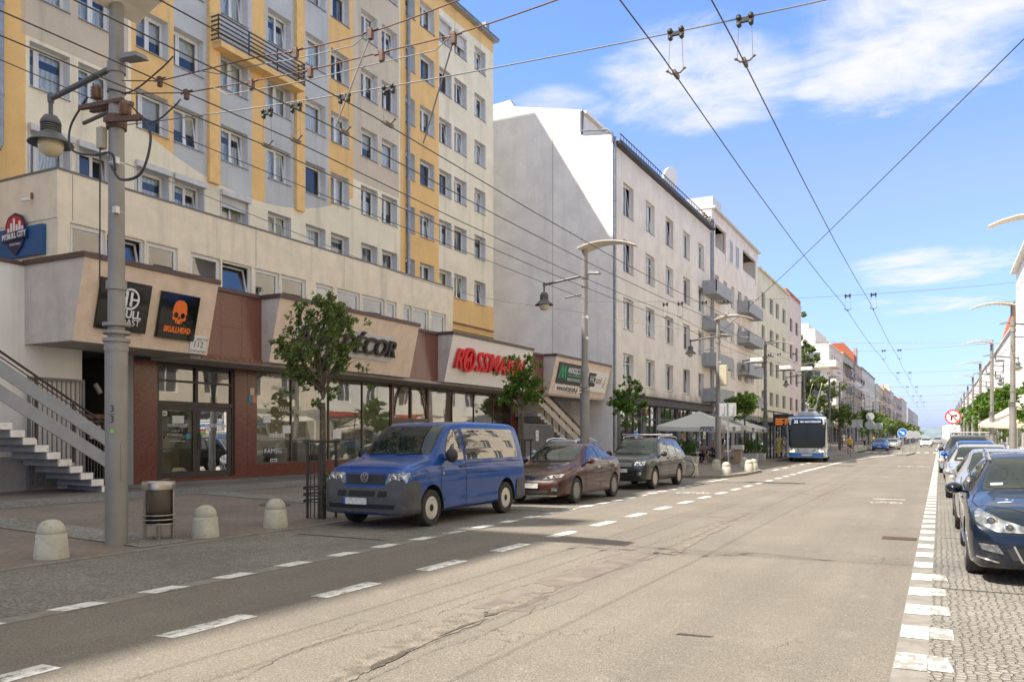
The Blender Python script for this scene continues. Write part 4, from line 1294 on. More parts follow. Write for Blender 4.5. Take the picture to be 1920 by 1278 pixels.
# upper entrance sign of the club on the end of the band
cb = thing('club_sign', 'blue wall board with a red and navy crest at the left edge', 'sign', (-22, 13.55, 6.8))
def aty_(u, v, y):
    r = (u - 960) / F_PX; dx = r * math.cos(YAW) - math.sin(YAW); dy = r * math.sin(YAW) + math.cos(YAW)
    return (dx * y / dy, y, CAM_H + (V_H - v) / F_PX * y / dy)
yS = 13.5
x0_, _, z1_ = aty_(79, 413, yS); x1_, _, z0_ = aty_(-30, 470, yS)
b_ = MB(); b_.box(-22.9, x0_, yS, yS + .1, 6.47, 7.25); b_.build('board', mat('blue board', (.015, .10, .27), .45), cb)
cx_, _, cz_ = aty_(31, 442, yS)
Mc = plane_cam(cx_, yS - .005, cz_)
crest = [(-.42, .02), (-.42, .3), (-.3, .5), (0, .6), (.3, .5), (.42, .3), (.42, .02), (.3, -.3), (0, -.52), (-.3, -.3)]
flat([crest], Mc, mat('navy crest', (.02, .03, .09), .45), cb, 'crest', .0, .04)
flat([[(-.36, .06), (-.36, .28), (-.25, .45), (0, .53), (.25, .45), (.36, .28), (.36, .06)]], Mc, mat('red crest', (.5, .02, .03), .45), cb, 'crest_field', .04, .01)
flat([[(-.3 + i * .12, .08), (-.22 + i * .12, .08), (-.22 + i * .12, h), (-.3 + i * .12, h)] for i, h in enumerate((.2, .33, .45, .28, .36, .22))], Mc, M_vinyl, cb, 'skyline', .05, .008)
flat([[(-.52, -.16), (.52, -.1), (.52, .13), (-.52, .07)]], Mc, mat('navy crest', (.02, .03, .09), .45), cb, 'ribbon', .04, .03)
lettering('lettering', 'PITBULL CITY', Mc @ Matrix.Translation((0, -.015, .075)) @ Matrix.Rotation(.06, 4, 'Z'), M_vinyl, cb, .2, extrude=.004, bold=.006, sx=.85)
lettering('lettering', 'STREETWEAR', Mc @ Matrix.Translation((0, -.24, .045)), M_vinyl, cb, .08, extrude=.002)
# small cameras on the walls
def seccam(x, y, z, lb, rz=0):
    t_ = thing('security_camera', lb, 'camera', (x, y, z), group=None)
    b_ = MB(); b_.box(x - .03, x + .03, y - .04, y, z + .02, z + .18); b_.build('bracket', mat('brown bracket', (.2, .12, .08), .6), t_)
    b_ = MB(); b_.tube([(x, y - .06, z), (x - .10, y - .24, z - .06)], .045, 10); b_.build('body', mat('camera white', (.7, .7, .68), .4), t_)
seccam(-21.3, 13.58, 7.95, 'small white security camera under a brown bracket on the band end wall')
# door of the upper entrance
dd = thing('upper_entrance', 'white framed door at the head of the left stair', 'door', (-21.3, 13.6, 5.96))
b_ = MB(); b_.box(-22.3, -21.1, 13.5, 13.56, 6.25, 6.38); b_.box(-21.18, -21.1, 13.5, 13.56, 5.9, 6.25); b_.build('door_frame', M_frame, dd)
# ================================================================== the other buildings of the street
def plaster(name, col, streak=.45, noise=.08, dirt=None):
    return mat(name, col, .9, noise=noise, nscale=.8, bump=.3, bscale=40, bdist=.006, streak=streak, dirtcol=dirt)
M_beige2 = plaster('warm beige plaster', (.74, .665, .58), .4, dirt=(.58, .50, .43))
t = NT(M_beige2); b_ = t.n['Principled BSDF']; src = b_.inputs['Base Color'].links[0].from_socket      # soot above the shop fascia
tc_ = t.node('ShaderNodeTexCoord').outputs['Object']; s_ = t.node('ShaderNodeSeparateXYZ'); t.link(tc_, s_.inputs[0])
zz_s = t.math('ADD', s_.outputs[2], t.math('MULTIPLY', t.noise(t.vmul(tc_, (1, .6, .3)), 1.1, 4, .6), 2.2))
t.link(t.mix(t.math('MULTIPLY', t.mapr(zz_s, 6.3, 5.3), .62), src, (.22, .19, .165)), b_.inputs['Base Color'])
M_pale = plaster('pale gable plaster', (.82, .78, .72), .6, dirt=(.62, .59, .54))
M_dark_f = mat('black fascia', (.05, .047, .045), .6, noise=.2)
M_grey_f = mat('dark grey shop frame', (.10, .10, .10), .55, noise=.15)
M_balc = mat('grey balcony concrete', (.36, .36, .37), .9, noise=.1, streak=.4)
M_tile = mat('red roof tiles', (.42, .12, .05), .85, noise=.2, nscale=3)
M_bitum = mat('grey bitumen', (.12, .12, .12), .9)
M_copper = mat('green copper edge', (.13, .22, .18), .7)

def shop_front(par, X, side, y0, y1, z0, z1, fm=M_grey_f, mull=2, gm=M_shopglass):
    f = MB(); t = .09; xa, xb = X - side * .10, X + side * .02
    xa, xb = min(xa, xb), max(xa, xb)
    n = mull
    for i in range(n + 1):
        y = y0 + (y1 - y0 - t) * i / n
        f.box(xa, xb, y, y + t, z0, z1)
    f.box(xa, xb - .002, y0, y1, z0, z0 + .35); f.box(xa, xb - .002, y0, y1, z1 - t, z1); f.box(xa, xb - .004, y0, y1, z0 + (z1 - z0) * .72, z0 + (z1 - z0) * .72 + t)
    fo = f.build('shop_window', fm, par)
    xg = X - side * .05
    g = MB(); g.quad((xg, y0, z0), (xg, y1, z0), (xg, y1, z1), (xg, y0, z1)); xg -= side * 1.2
    go = g.build('pane', gm, fo, fix=False)
    r = MB(); r.quad((xg, y0 - .3, z0), (xg, y1 + .3, z0), (xg, y1 + .3, z1), (xg, y0 - .3, z1)); r.build('display', mat('shop display', (.22, .2, .18), .9, noise=.8, nscale=2.2), fo, fix=False)
    return fo

def balcony(par, X, side, y0, y1, z, h=.95, d=1.15, mt=M_balc, rail=False, name='balcony'):
    b_ = MB(); xo = X + side * d
    xs = sorted((X, xo))
    b_.box(xs[0], xs[1], y0, y1, z - .18, z, 0)
    if rail:
        for k in range(int((y1 - y0) / .18) + 1):
            y = y0 + .02 + k * .18
            b_.box(xo - side * .03 - .01, xo - side * .03 + .01, y - .01, y + .01, z, z + h, 1)
        xo2 = sorted((xo, xo - side * .05)); b_.box(xo2[0], xo2[1], y0, y1, z + h, z + h + .05, 1)
        for y in (y0, y1 - .04): b_.box(xs[0], xs[1], y, y + .04, z + h, z + h + .05, 1)
    else:
        xo2 = sorted((xo, xo - side * .08)); b_.box(xo2[0], xo2[1], y0, y1, z, z + h, 0)
        b_.box(xs[0], xs[1], y0, y0 + .07, z, z + h, 0); b_.box(xs[0] + .001, xs[1] - .001, y1 - .07, y1, z, z + h, 1)
    return b_.build(name, [mt, M_bar], par)

def house(label, X, side, y0, y1, zt, wall, cols, rows, far=True, cat='apartment house', name='apartment_house', depth=12, shops=None, zb=.05, group=None, eave=.25,
          eave_m=None, frame=None, recess=.18, curtains=(0, 1, 3, 4), kinds=('duo', 'tilt', 'old'), roof=None, base=None, extra_holes=(), shopz=(.4, 3.5), near=True, sills=True, skip=()):
    h = thing(name, label, cat, (X, (y0 + y1) / 2, 0), group=group)
    holes = [(a, b_, c, d) for i, (a, b_) in enumerate(cols) for j, (c, d) in enumerate(rows) if (i, j) not in skip]
    sh = []
    if shops:
        n = shops; w = (y1 - y0) / n
        sh = [(y0 + w * i + w * .14, y0 + w * (i + 1) - w * .14, shopz[0], shopz[1]) for i in range(n)]
    mb = MB()
    facade(mb, X, side, y0, y1, zb, zt, holes + sh + list(extra_holes), recess + .05, 0, 0)
    shell(mb, X, side, y0, y1, zb, zt, depth, 0, 1, near=near)
    mb.build('wall', [wall, M_bitum], h, fix=False)
    if base:
        b_ = MB()
        ys = [y0] + [q for s_ in sh for q in s_[:2]] + [y1]
        for a, b2 in zip(ys[::2], ys[1::2]):
            xs = sorted((X + side * .002, X + side * .03)); b_.box(xs[0], xs[1], a, b2, zb, shopz[1] + .0)
        xs = sorted((X + side * .002, X + side * .05)); b_.box(xs[0], xs[1], y0, y1, shopz[1] + .001, shopz[1] + .45)
        b_.build('shop_base', base, h)
    rr = random.Random(int(y0 * 10) + side)
    for (a, b_, c, d) in holes:
        if far: far_window(h, X, side, a, b_, c, d, recess, frame)
        else: put_window(h, X, side, a, b_, c, d, rr.choice(kinds), recess, rr.choice(curtains), sill=sills, frame=frame)
    for s_ in sh:
        shop_front(h, X, side, *s_, mull=rr.choice((2, 3)))
        if base and rr.random() < .75:
            c = rr.choice(((.55, .50, .42), (.10, .16, .30), (.45, .08, .06), (.62, .60, .56), (.12, .11, .10), (.50, .36, .12), (.10, .25, .16)))
            f = MB(); xs = sorted((X + side * .055, X + side * .13)); f.box(xs[0], xs[1], s_[0] + .1, s_[1] - .1, shopz[1] + .02, shopz[1] + .42); f.build('fascia_board', mat('fascia %.2f %.2f %.2f' % c, c, .6), h)
        if base and rr.random() < .35:
            c = rr.choice(((.62, .58, .50), (.40, .10, .07), (.12, .2, .28), (.5, .42, .3))) if side > 0 else (.62, .57, .48)
            f = MB(); xa, xb = X + side * .06, X + side * 1.2; zt_ = shopz[1] - .05; f.hexa([(xa, s_[0], zt_ - .04), (xb, s_[0], zt_ - .55), (xb, s_[1], zt_ - .55), (xa, s_[1], zt_ - .04)], [(xa, s_[0], zt_), (xb, s_[0], zt_ - .5), (xb, s_[1], zt_ - .5), (xa, s_[1], zt_)]); f.build('awning', mat('awning %.2f' % c[0], c, .85), h)
    if eave:
        b_ = MB(); xs = sorted((X + side * eave, X - side * depth)); b_.box(xs[0], xs[1], y0 - .05, y1 + .05, zt + .002, zt + .22); b_.build('cornice', eave_m or wall, h)
    if roof:
        b_ = MB(); zr = zt + .22; xa, xb, xm = X + side * .3, X - side * depth, X - side * depth / 2
        b_.quad((xa, y0, zr), (xa, y1, zr), (xm, y1, zr + roof), (xm, y0, zr + roof)); b_.quad((xb, y0, zr), (xb, y1, zr), (xm, y1, zr + roof), (xm, y0, zr + roof))
        b_.poly([(xa, y0, zr), (xm, y0, zr + roof), (xb, y0, zr)]); b_.poly([(xa, y1, zr), (xm, y1, zr + roof), (xb, y1, zr)])
        b_.build('roof', M_tile, h)
    return h

def ucols(X, us): return [(yx(a, X), yx(b_, X)) for a, b_ in us]
def even(y0, y1, n, w):
    p = (y1 - y0) / n
    return [(y0 + p * (i + .5) - w / 2, y0 + p * (i + .5) + w / 2) for i in range(n)]
def zrows(z0, p, n, h): return [(z0 + p * i, z0 + p * i + h) for i in range(n)]
def pipe(par, x, y, z0, z1, r=.07):
    b_ = MB(); b_.tube([(x, y, z0), (x, y, z1)], r, 8)
    for k in range(int((z1 - z0) / 3)): b_.tube([(x, y, z0 + 1 + k * 3), (x, y, z0 + 1.06 + k * 3)], r * 1.25, 8)
    return b_.build('downpipe', M_gutter, par)

# --- grey gabled house
XF = -18.0
GY = 48.4
b2 = thing('apartment_house', 'beige four storey house with a tall blank grey gable and black eave', 'apartment house', (XF, 60, .3))
c2 = [(50.3, 52.3), (54.85, 56.85), (59.5, 61.5), (64.2, 66.2), (68.75, 70.75)]
r2 = [(5.1, 7.06), (8.65, 10.65), (12.35, 14.37), (15.95, 18.02)]
h2 = [(a, b_, c, d) for a, b_ in c2 for c, d in r2]
mb = MB()
shops2 = [(49.6, 54.0, .45, 3.85), (54.7, 57.4, .3, 3.85), (58.1, 62.6, .45, 3.85), (63.3, 66.0, .3, 3.85), (66.7, 72.4, .45, 3.85)]
facade(mb, XF, 1, GY, 73.1, 0, 19.85, h2 + shops2, .30, 0, 0)
gp = [(XF, 0), (XF, 19.85), (-18.1, 20.63), (-20.15, 20.75), (-20.07, 22.32), (-24.85, 23.4), (-25.2, 23.9), (-26.5, 23.8), (-36, 20.5), (-36, 0)]
mb.poly([(x, GY, z) for x, z in gp], 1)
mb.poly([(x, GY + .35, z) for x, z in gp[2:]], 1)
for (a, b_) in zip(gp[1:], gp[2:]): mb.quad((a[0], GY, a[1]), (b_[0], GY, b_[1]), (b_[0], GY + .35, b_[1]), (a[0], GY + .35, a[1]), 2)
mb.quad((XF, GY, 19.85), (XF, 73.1, 19.85), (-30, 73.1, 19.85), (-30, GY, 19.85), 3); mb.quad((-30, GY, 0), (-30, 73.1, 0), (-30, 73.1, 19.85), (-30, GY, 19.85), 0); mb.quad((XF, 73.1, 0), (-30, 73.1, 0), (-30, 73.1, 19.85), (XF, 73.1, 19.85), 0)
mb.build('wall', [M_beige2, M_pale, mat('gable coping', (.2, .13, .11), .7), M_bitum], b2, fix=False)
j = MB(); j.box(-22.12, -22.08, GY - .006, GY - .002, .5, 22.7); j.build('gable_joint', mat('joint grey', (.42, .41, .40), .9), b2)
rr = random.Random(3)
for h in h2: put_window(b2, XF, 1, *h, kind=rr.choice(['old', 'duo', 'tilt']), recess=.24, curtain=rr.choice([0, 1, 3, 3]))
for i, s_ in enumerate(shops2): shop_front(b2, XF - .06, 1, *s_, mull=3 if i % 2 == 0 else 2)
mb = MB(); mb.box(XF + .002, XF + .42, GY + .1, 73.0, 19.86, 20.02, 0); mb.box(XF + .3, XF + .36, GY + .4, 73.0, 20.02, 20.2, 0)
for k in range(50):
    y = GY + .5 + k * .5; mb.box(XF + .32, XF + .35, y, y + .03, 20.2, 20.52, 0)
mb.box(XF + .31, XF + .36, GY + .4, 73, 20.52, 20.56, 0)
mb.build('eave', M_dark_f, b2)
mb = MB(); mb.box(XF + .002, XF + .28, 49.2, 73.0, 3.86, 4.36, 0); mb.box(XF + .002, XF + .42, 49.2, 73.0, 4.362, 4.45, 0)
for s_, e_ in zip([49.2] + [s[1] for s in shops2], [s[0] for s in shops2] + [73.0]): mb.box(XF + .002, XF + .06, s_, e_, .25, 3.858, 1)
mb.build('shop_fascia', [M_dark_f, M_grey_f], b2)
for y in (54.3, 62.9):
    l = MB(); l.lathe([(.0, .1), (.1, .1), (.1, -.35), (.0, -.35)], (XF + .16, y, 3.5), 10); l.build('wall_lamp', mat('amber lamp', (.5, .27, .1), .5), b2)
pipe(b2, XF + .1, GY + .12, .3, 20.3, .085); pipe(b2, XF + .1, 73.0, .3, 19.8)
mb = MB(); mb.tube([(-20.1, GY - .08, 22.2), (-20.1, GY - .08, 20.95), (-18.3, GY - .08, 20.75), (-18.0, GY - .08, 20.4), (-18.0, GY - .08, 19.9)], .07, 8); mb.build('downpipe', M_gutter, b2)
mb = MB(); mb.quad((-20.2, GY + .36, 20.6), (-20.2, 56, 20.6), (-20.2, 56, 22.2), (-20.2, GY + .36, 22.3)); mb.box(-26, -19.9, GY + .36, 56.2, 22.2, 22.4); mb.build('roof_room', M_pale, b2)
dsh = MB(); dsh.lathe([(.0, .35), (.45, .3), (.8, .1), (.92, -.15), (.93, -.2)], (0, 0, 0), 22); dsh.xf(Matrix.Translation((-18.2, 60.9, 21.1)) @ Matrix.Rotation(math.radians(78), 4, (-.3, -1, .0)))
o = dsh.build('satellite_dish', mat('dish white', (.75, .75, .74), .5)); tag(o, 'big white satellite dish standing on the black eave of the grey gabled house', 'satellite dish')
gutter_plants = MB()
for k in range(90):
    y = 69 + RND.random() * 3.6; x = XF + .1 + RND.random() * .25; z = 20.15 + RND.random() * .6
    a = Vector((RND.gauss(0, 1), RND.gauss(0, 1), RND.gauss(0, 1))).normalized() * .12; b_ = Vector((RND.gauss(0, 1), RND.gauss(0, 1), RND.gauss(0, 1))).normalized() * .08
    p = Vector((x, y, z)); gutter_plants.quad(p - a, p - b_, p + a, p + b_, RND.choice((0, 0, 1)))
o = gutter_plants.build('balcony_flowers', [mat('leaf', (.06, .10, .03), .7), mat('red flower', (.5, .05, .04), .7)], fix=False); tag(o, 'small row of red flowers on the black eave', 'flowers')

# --- weathered house with stacks of balconies
X3 = -17.95
wcols = ucols(X3, [(1339.5, 1348), (1356.5, 1363), (1370.5, 1377), (1384, 1390.5), (1396, 1402.5), (1408, 1414)])
z3 = [zx(1384, v, X3) for v in (790, 747, 697, 647, 594, 522)]
rows3 = [(zx(1384, 772, X3), zx(1384, 735, X3)), (zx(1384, 712, X3), zx(1384, 678, X3)), (zx(1384, 645, X3), zx(1384, 610, X3)), (zx(1384, 583, X3), zx(1384, 545, X3))]
top3 = 21.9
logg = ucols(X3, [(1341, 1361), (1393, 1417)])
b3 = house('weathered pale house with two stacks of grey balconies and open loggias under the roof', X3, 1, 73.12, 94.1, top3, plaster('weathered plaster', (.78, .68, .59), .8, dirt=(.55, .47, .40)), wcols, rows3, far=False,
           shops=5, base=mat('grey shop base', (.25, .23, .21), .8), extra_holes=[(a, b_, 18.2, 20.9) for a, b_ in logg], eave=.35, eave_m=mat('white eave', (.62, .60, .58), .8), recess=.2)
for a, b_ in ucols(X3, [(1368, 1373), (1379, 1384.5)]):
    far_window(b3, X3 + .22, 1, a, b_, 18.4, 20.6)
for a, b_ in logg:
    l = MB(); l.quad((X3 - 1.6, a, 18.2), (X3 - 1.6, b_, 18.2), (X3 - 1.6, b_, 20.9), (X3 - 1.6, a, 20.9)); l.box(X3 - 1.6, X3 - .01, a, b_, 18.1, 18.19); l.quad((X3 - .2, a, 18.2), (X3 - 1.6, a, 18.2), (X3 - 1.6, a, 20.9), (X3 - .2, a, 20.9))
    l.quad((X3 - .2, b_, 18.2), (X3 - 1.6, b_, 18.2), (X3 - 1.6, b_, 20.9), (X3 - .2, b_, 20.9)); l.box(X3 - .2, X3 - .1, a, b_, 18.2, 18.9); l.build('loggia', M_beige2, b3, fix=False)
for (ua, ub, vs) in ((1344, 1378, (551, 618, 687, 754)), (1405, 1433, (587, 644, 704, 763))):
    Xo = X3 + 1.2
    for v in vs: balcony(b3, X3, 1, yx(ua, Xo), yx(ub, Xo) - .6, zx(ua, v - 6, Xo), d=1.2)
pipe(b3, X3 + .1, 73.4, .3, 21, .07)
mb = MB(); mb.box(-21, X3 + .1, 73.2, 76.5, 22.13, 23.0, 0); mb.build('roof_room', [mat('white eave', (.6, .6, .58), .8), M_tile], b3)
# --- yellowish house, pink house
X4 = -17.9
b4 = house('pale yellow green house with a plain cornice', X4, 1, 94.12, 113.9, 20.3, plaster('yellow green plaster', (.70, .64, .48), .35), ucols(X4, [(1428, 1434.5), (1443, 1450), (1454.5, 1460.5), (1467, 1473)]),
           [(zx(1443, a, X4), zx(1443, b_, X4)) for a, b_ in ((761, 735), (704, 677), (645, 617), (587, 558))], far=True, shops=4, base=mat('grey shop base', (.25, .23, .21), .8), frame=mat('grey frame', (.36, .35, .32), .6), eave=.3)
for k in range(9):
    y = 96 + k * 2; l = MB(); l.box(X4 + .01, X4 + .35, y, y + .12, 4.6, 4.75); l.build('flag_bracket', M_bar, b4)
X5 = -17.95
b5 = house('pink plastered house with an orange brick parapet', X5, 1, 113.92, 126.6, 20.4, plaster('pink plaster', (.71, .59, .51), .4), ucols(X5, [(1481, 1486), (1491.5, 1496.5)]),
           [(zx(1481, a, X5), zx(1481, b_, X5)) for a, b_ in ((769, 745), (720, 695), (671, 645), (620, 595))], shops=3, base=mat('pink base', (.5, .38, .32), .8), frame=mat('brown frame', (.2, .13, .1), .6), eave=.05)
mb = MB(); mb.box(-26, X5 - .1, 114.1, 126.5, 20.63, 21.4); mb.build('brick_parapet', M_tile, b5)
# --- white modern corner house across the side street
X6, y6 = -17.9, 160.0
wh6 = plaster('cream white plaster', (.74, .68, .58), .15)
b6 = house('cream white modern corner house with rounded balconies across the side street', X6, 1, y6, 184, 18.4, wh6, even(y6 + 3, 183, 5, 1.7), zrows(4.6, 3.5, 4, 1.9), shops=4, base=mat('grey shop base', (.25, .23, .21), .8), depth=18)
mb = MB(); mb.box(-34, -20.4, y6 + 1, 178, 18.63, 21.6); mb.box(-30, -21.8, y6 + 2.5, 172, 21.602, 22.8); mb.build('roof_room', wh6, b6)
M_dgrey = mat('grey blind', (.16, .17, .17), .5)
for z in (4.9, 8.4, 11.9, 15.3):
    l = MB(); l.box(-21.6, -19.3, y6 - .06, y6 - .005, z, z + 1.9, 0); l.box(-21.5, -20.5, y6 - .09, y6 - .062, z + .1, z + 1.8, 1); l.box(-20.4, -19.4, y6 - .09, y6 - .062, z + .1, z + 1.8, 1); l.build('window', [M_frame, M_farglass], b6)
for z in (4.1, 7.6, 11.1, 14.5):
    l = MB(); l.box(-22.5, X6 + 1.4, y6 - 1.5, y6 - .1, z - .2, z); l.box(X6 + .01, X6 + 1.4, y6 - .099, y6 + 6, z - .2, z); l.box(-22.5, X6 + 1.4, y6 - 1.5, y6 - 1.42, z + .001, z + .95); l.box(X6 + 1.32, X6 + 1.4, y6 - 1.419, y6 + 6, z + .001, z + .95)
    l.build('balcony', wh6, b6)
# --- the row running into the distance
far_l = [  # y0, y1, z, colour, label, columns, floors, roof
    (184.1, 209, 19.0, (.50, .44, .37), 'grey beige house with a green awning and satellite dishes on its balconies', 6, 5, 4.5),
    (209.1, 229.5, 18.6, (.46, .38, .31), 'taupe house with a steep orange tiled gable', 5, 5, 0),
    (229.6, 281, 19.4, (.62, .58, .52), 'long pale house with tall narrow window strips', 14, 5, 0),
    (281.1, 298, 18.0, (.55, .52, .44), 'short grey cream house beyond the long pale house', 4, 5, 0),
    (298.1, 324, 18.0, (.58, .44, .27), 'sandy yellow house with dark balconies further down the street', 5, 5, 0),
    (324.1, 366, 19.0, (.48, .36, .30), 'brownish pink house with a rooftop chimney', 6, 5, 0),
    (366.1, 400, 20.2, (.60, .49, .38), 'cream house with a raised flat attic block and white balconies', 5, 5, 0),
    (400.1, 482, 19.4, (.42, .35, .32), 'grey brown house with a red tiled corner', 8, 5, 0),
    (482.1, 560, 22.0, (.56, .50, .42), 'rounded pale corner house far down the street', 6, 5, 0),
    (575, 700, 19.5, (.46, .42, .40), 'long dull grey house far down the street', 9, 5, 0),
    (700.1, 860, 20.5, (.60, .52, .44), 'last pale pink house in the left row', 8, 5, 0)]
for i, (a, b_, z, c, lb, n, fl, rf) in enumerate(far_l):
    w = 1.5 if n < 12 else .9
    hh = house(lb, -18 + (.3 if i % 2 else 0), 1, a, b_, z, plaster('far plaster %d' % i, c, .4), even(a + .5, b_ - .5, n, w * (1 if b_ - a < 60 else 2)), zrows(4.8, (z - 5.2) / (fl - 1), fl - 1, 1.9), shops=max(3, n // 2), base=mat('grey shop base', (.25, .23, .21), .8), eave_m=M_copper if i == 2 else None, roof=rf or None)
    if i in (0, 1, 4, 5, 6, 7):
        for k in range(fl - 2):
            for q in (.3, .62):
                y = a + (b_ - a) * q; balcony(hh, -18, 1, y, y + 4, 7.9 + k * (z - 5.2) / (fl - 1), d=1.2, mt=mat('white balcony', (.66, .64, .6), .8) if i == 6 else M_balc, rail=i in (1, 4, 5))
    if i == 0:
        mb = MB(); mb.hexa([(-18, 186, 17.2), (-16.9, 186, 16.6), (-16.9, 203, 16.6), (-18, 203, 17.2)], [(-18, 186, 17.3), (-16.9, 186, 16.7), (-16.9, 203, 16.7), (-18, 203, 17.3)]); mb.build('awning', mat('green awning', (.0, .26, .19), .8), hh)
        for y in (199, 203.5):
            dsh = MB(); dsh.lathe([(0, .2), (.5, .12), (.75, 0)], n=16); dsh.xf(Matrix.Translation((-16.4, y, 13.2)) @ Matrix.Rotation(math.radians(80), 4, (1, .3, 0))); dsh.build('satellite_dish', mat('dish white', (.75, .75, .74), .5), hh)
    if i == 1:
        mb = MB(); mb.prism([(-18.2, 18.8), (-18.2, 21.4), (-20.5, 24.2), (-23, 24.2), (-26, 21), (-26, 18.8)], lambda p, d: (p[0], d, p[1]), 213, 222); mb.build('roof', M_tile, hh); mb = MB(); mb.box(-18.6, -17.9, 216, 219, 18.8, 23.2); mb.build('gable_dormer', plaster('far plaster 1', c), hh)
    if i in (5, 6): mb = MB(); mb.box(-24, -18.2, a + 5, a + 9, z + .2, z + (1.6 if i == 5 else 2.6)); mb.build('roof_room', plaster('far plaster %d' % i, c), hh)
    if i == 7: mb = MB(); mb.box(-22, -17.9, 470, 480, z + .22, z + 2.2); mb.build('roof', M_tile, hh)
# ivy-clad gap and building hidden behind the side street
# --- right side of the street
XR = 9.0
right = [(-34, 12, 19.0, (.80, .69, .52), 10, 'long cream apartment house opposite the shop row', 0), (12.2, 58, 19.8, (.84, .73, .57), 10, 'sunlit sandy apartment house opposite the tower', 0),
         (58.2, 128, 23.2, (.84, .80, .72), 14, 'white apartment house with a broad cornice at the right edge', 0), (134, 200, 16.7, (.62, .59, .55), 12, 'white house with a red tiled roof on the right side', 5.0),
         (200.2, 238, 17.0, (.66, .62, .56), 7, 'pale house with a small red gable behind the right lamp posts', 3), (238.2, 340, 16.5, (.66, .6, .55), 12, 'pinkish house half hidden by the right hand trees', 0), (345, 560, 17.0, (.62, .58, .54), 14, 'long pale house far down the right side', 0)]
for i, (a, b_, z, c, n, lb, rf) in enumerate(right):
    fl = 5 if z < 20 else 6
    hh = house(lb, XR, -1, a, b_, z, plaster('right plaster %d' % i, c, .2), even(a + 1, b_ - 1, n, 1.9), zrows(5.0, (z - 5.6) / (fl - 1), fl - 1, 1.85), far=True, shops=max(4, n // 2), base=mat('stone base', (.36, .33, .29), .8, noise=.1), shopz=(.4, 3.6), roof=rf or None, eave=.7 if i == 2 else .3, recess=.22)
    if i == 3:
        for (ya, yb) in ((134, 141), (150, 156)):
            mb = MB(); mb.hexa([(XR - .2, ya, z + .23), (XR + 4, ya, z + .23), (XR + 4, yb, z + .23), (XR - .2, yb, z + .23)], [(XR + .9, ya + .8, z + 4.2), (XR + 4, ya + .8, z + 4.2), (XR + 4, yb - .8, z + 4.2), (XR + .9, yb - .8, z + 4.2)])
            mb.build('roof', M_tile, hh)
    if i in (1, 3):
        for q in (.25, .7):
            for k in range(3): balcony(hh, XR, -1, a + (b_ - a) * q, a + (b_ - a) * q + 3.4, 8.3 + k * (z - 5.6) / (fl - 1), rail=True)
# white modern block closing the view
we = thing('modern_block', 'white modern apartment block with bands of windows closing the street', 'apartment block', (16, 905, 0))
mb = MB(); mb.box(11, 24, 900, 930, 0, 14.5); mb.box(12, 21, 902, 930, 14.501, 17); mb.box(2.5, 10.5, 980, 1000, 0, 13); mb.build('wall', mat('bright white render', (.75, .75, .74), .8), we)
for k in range(4):
    for q in range(3):
        l = MB(); l.box(12 + q * 4, 15 + q * 4, 899.6, 899.99, 2.2 + k * 3.1, 3.9 + k * 3.1); l.build('window', M_farglass, we)
# ================================================================== vehicles
def pchip(xs, ys, x):
    n = len(xs)
    h = [xs[i + 1] - xs[i] for i in range(n - 1)]; d = [(ys[i + 1] - ys[i]) / h[i] for i in range(n - 1)]
    m = [d[0]] + [0 if d[i - 1] * d[i] <= 0 else 2 * d[i - 1] * d[i] / (d[i - 1] + d[i]) for i in range(1, n - 1)] + [d[-1]]
    i = max(0, min(n - 2, next((k for k in range(n - 1) if x <= xs[k + 1]), n - 2)))
    t = (x - xs[i]) / h[i]
    return ys[i] * (1 + 2 * t) * (1 - t) ** 2 + m[i] * h[i] * t * (1 - t) ** 2 + ys[i + 1] * t * t * (3 - 2 * t) + m[i + 1] * h[i] * t * t * (t - 1)

def loft(st, ny=64, tuck=.9):
    xs = [s[0] for s in st]
    cols = [[s[k] for s in st] for k in range(1, 8)]
    ys = sorted(set([xs[0] + (xs[-1] - xs[0]) * i / ny for i in range(ny + 1)] + xs + [xs[0] + .02, xs[-1] - .02]))
    mb = MB(); rings = []
    for y in ys:
        zb0, w, zb, wb, wr, zr, cr = [pchip(xs, c, y) for c in cols]
        zm = zb0 + (zb - zb0) * .55
        H = [(0, zb0), (w * .75, zb0), (w * tuck, zb0 + .015), (w * (tuck + .07), zb0 + .07), (w * .985, zb0 + (zm - zb0) * .55), (w, zm), (w * .995, zm + (zb - zm) * .55), (wb + (w - wb) * .35, zb - .035), (wb, zb)]
        ze = zr - cr
        for f, bu in ((.3, .018), (.6, .02), (.85, .012)):
            H.append((wb + (wr - wb) * f + bu * min(1, max(0, (ze - zb) / .3)), zb + (ze - zb) * f))
        H += [(wr, ze), (wr * .955, ze + cr * .5), (wr * .86, ze + cr * .78), (wr * .6, ze + cr * .95), (wr * .3, zr), (0, zr)]
        rings.append(([(x, y, z) for x, z in H] + [(-x, y, z) for x, z in H[-2:0:-1]]))
    n = len(rings[0]); vs = [p for r in rings for p in r]; fs = []
    for i in range(len(rings) - 1):
        for k in range(n):
            k2 = (k + 1) % n
            fs.append((i * n + k, i * n + k2, (i + 1) * n + k2, (i + 1) * n + k))
    mb.add(vs, fs, 0, True)
    mb.add(rings[0], [tuple(range(n))[::-1]], 0, True); mb.add(rings[-1], [tuple(range(n))], 0, True)
    return mb

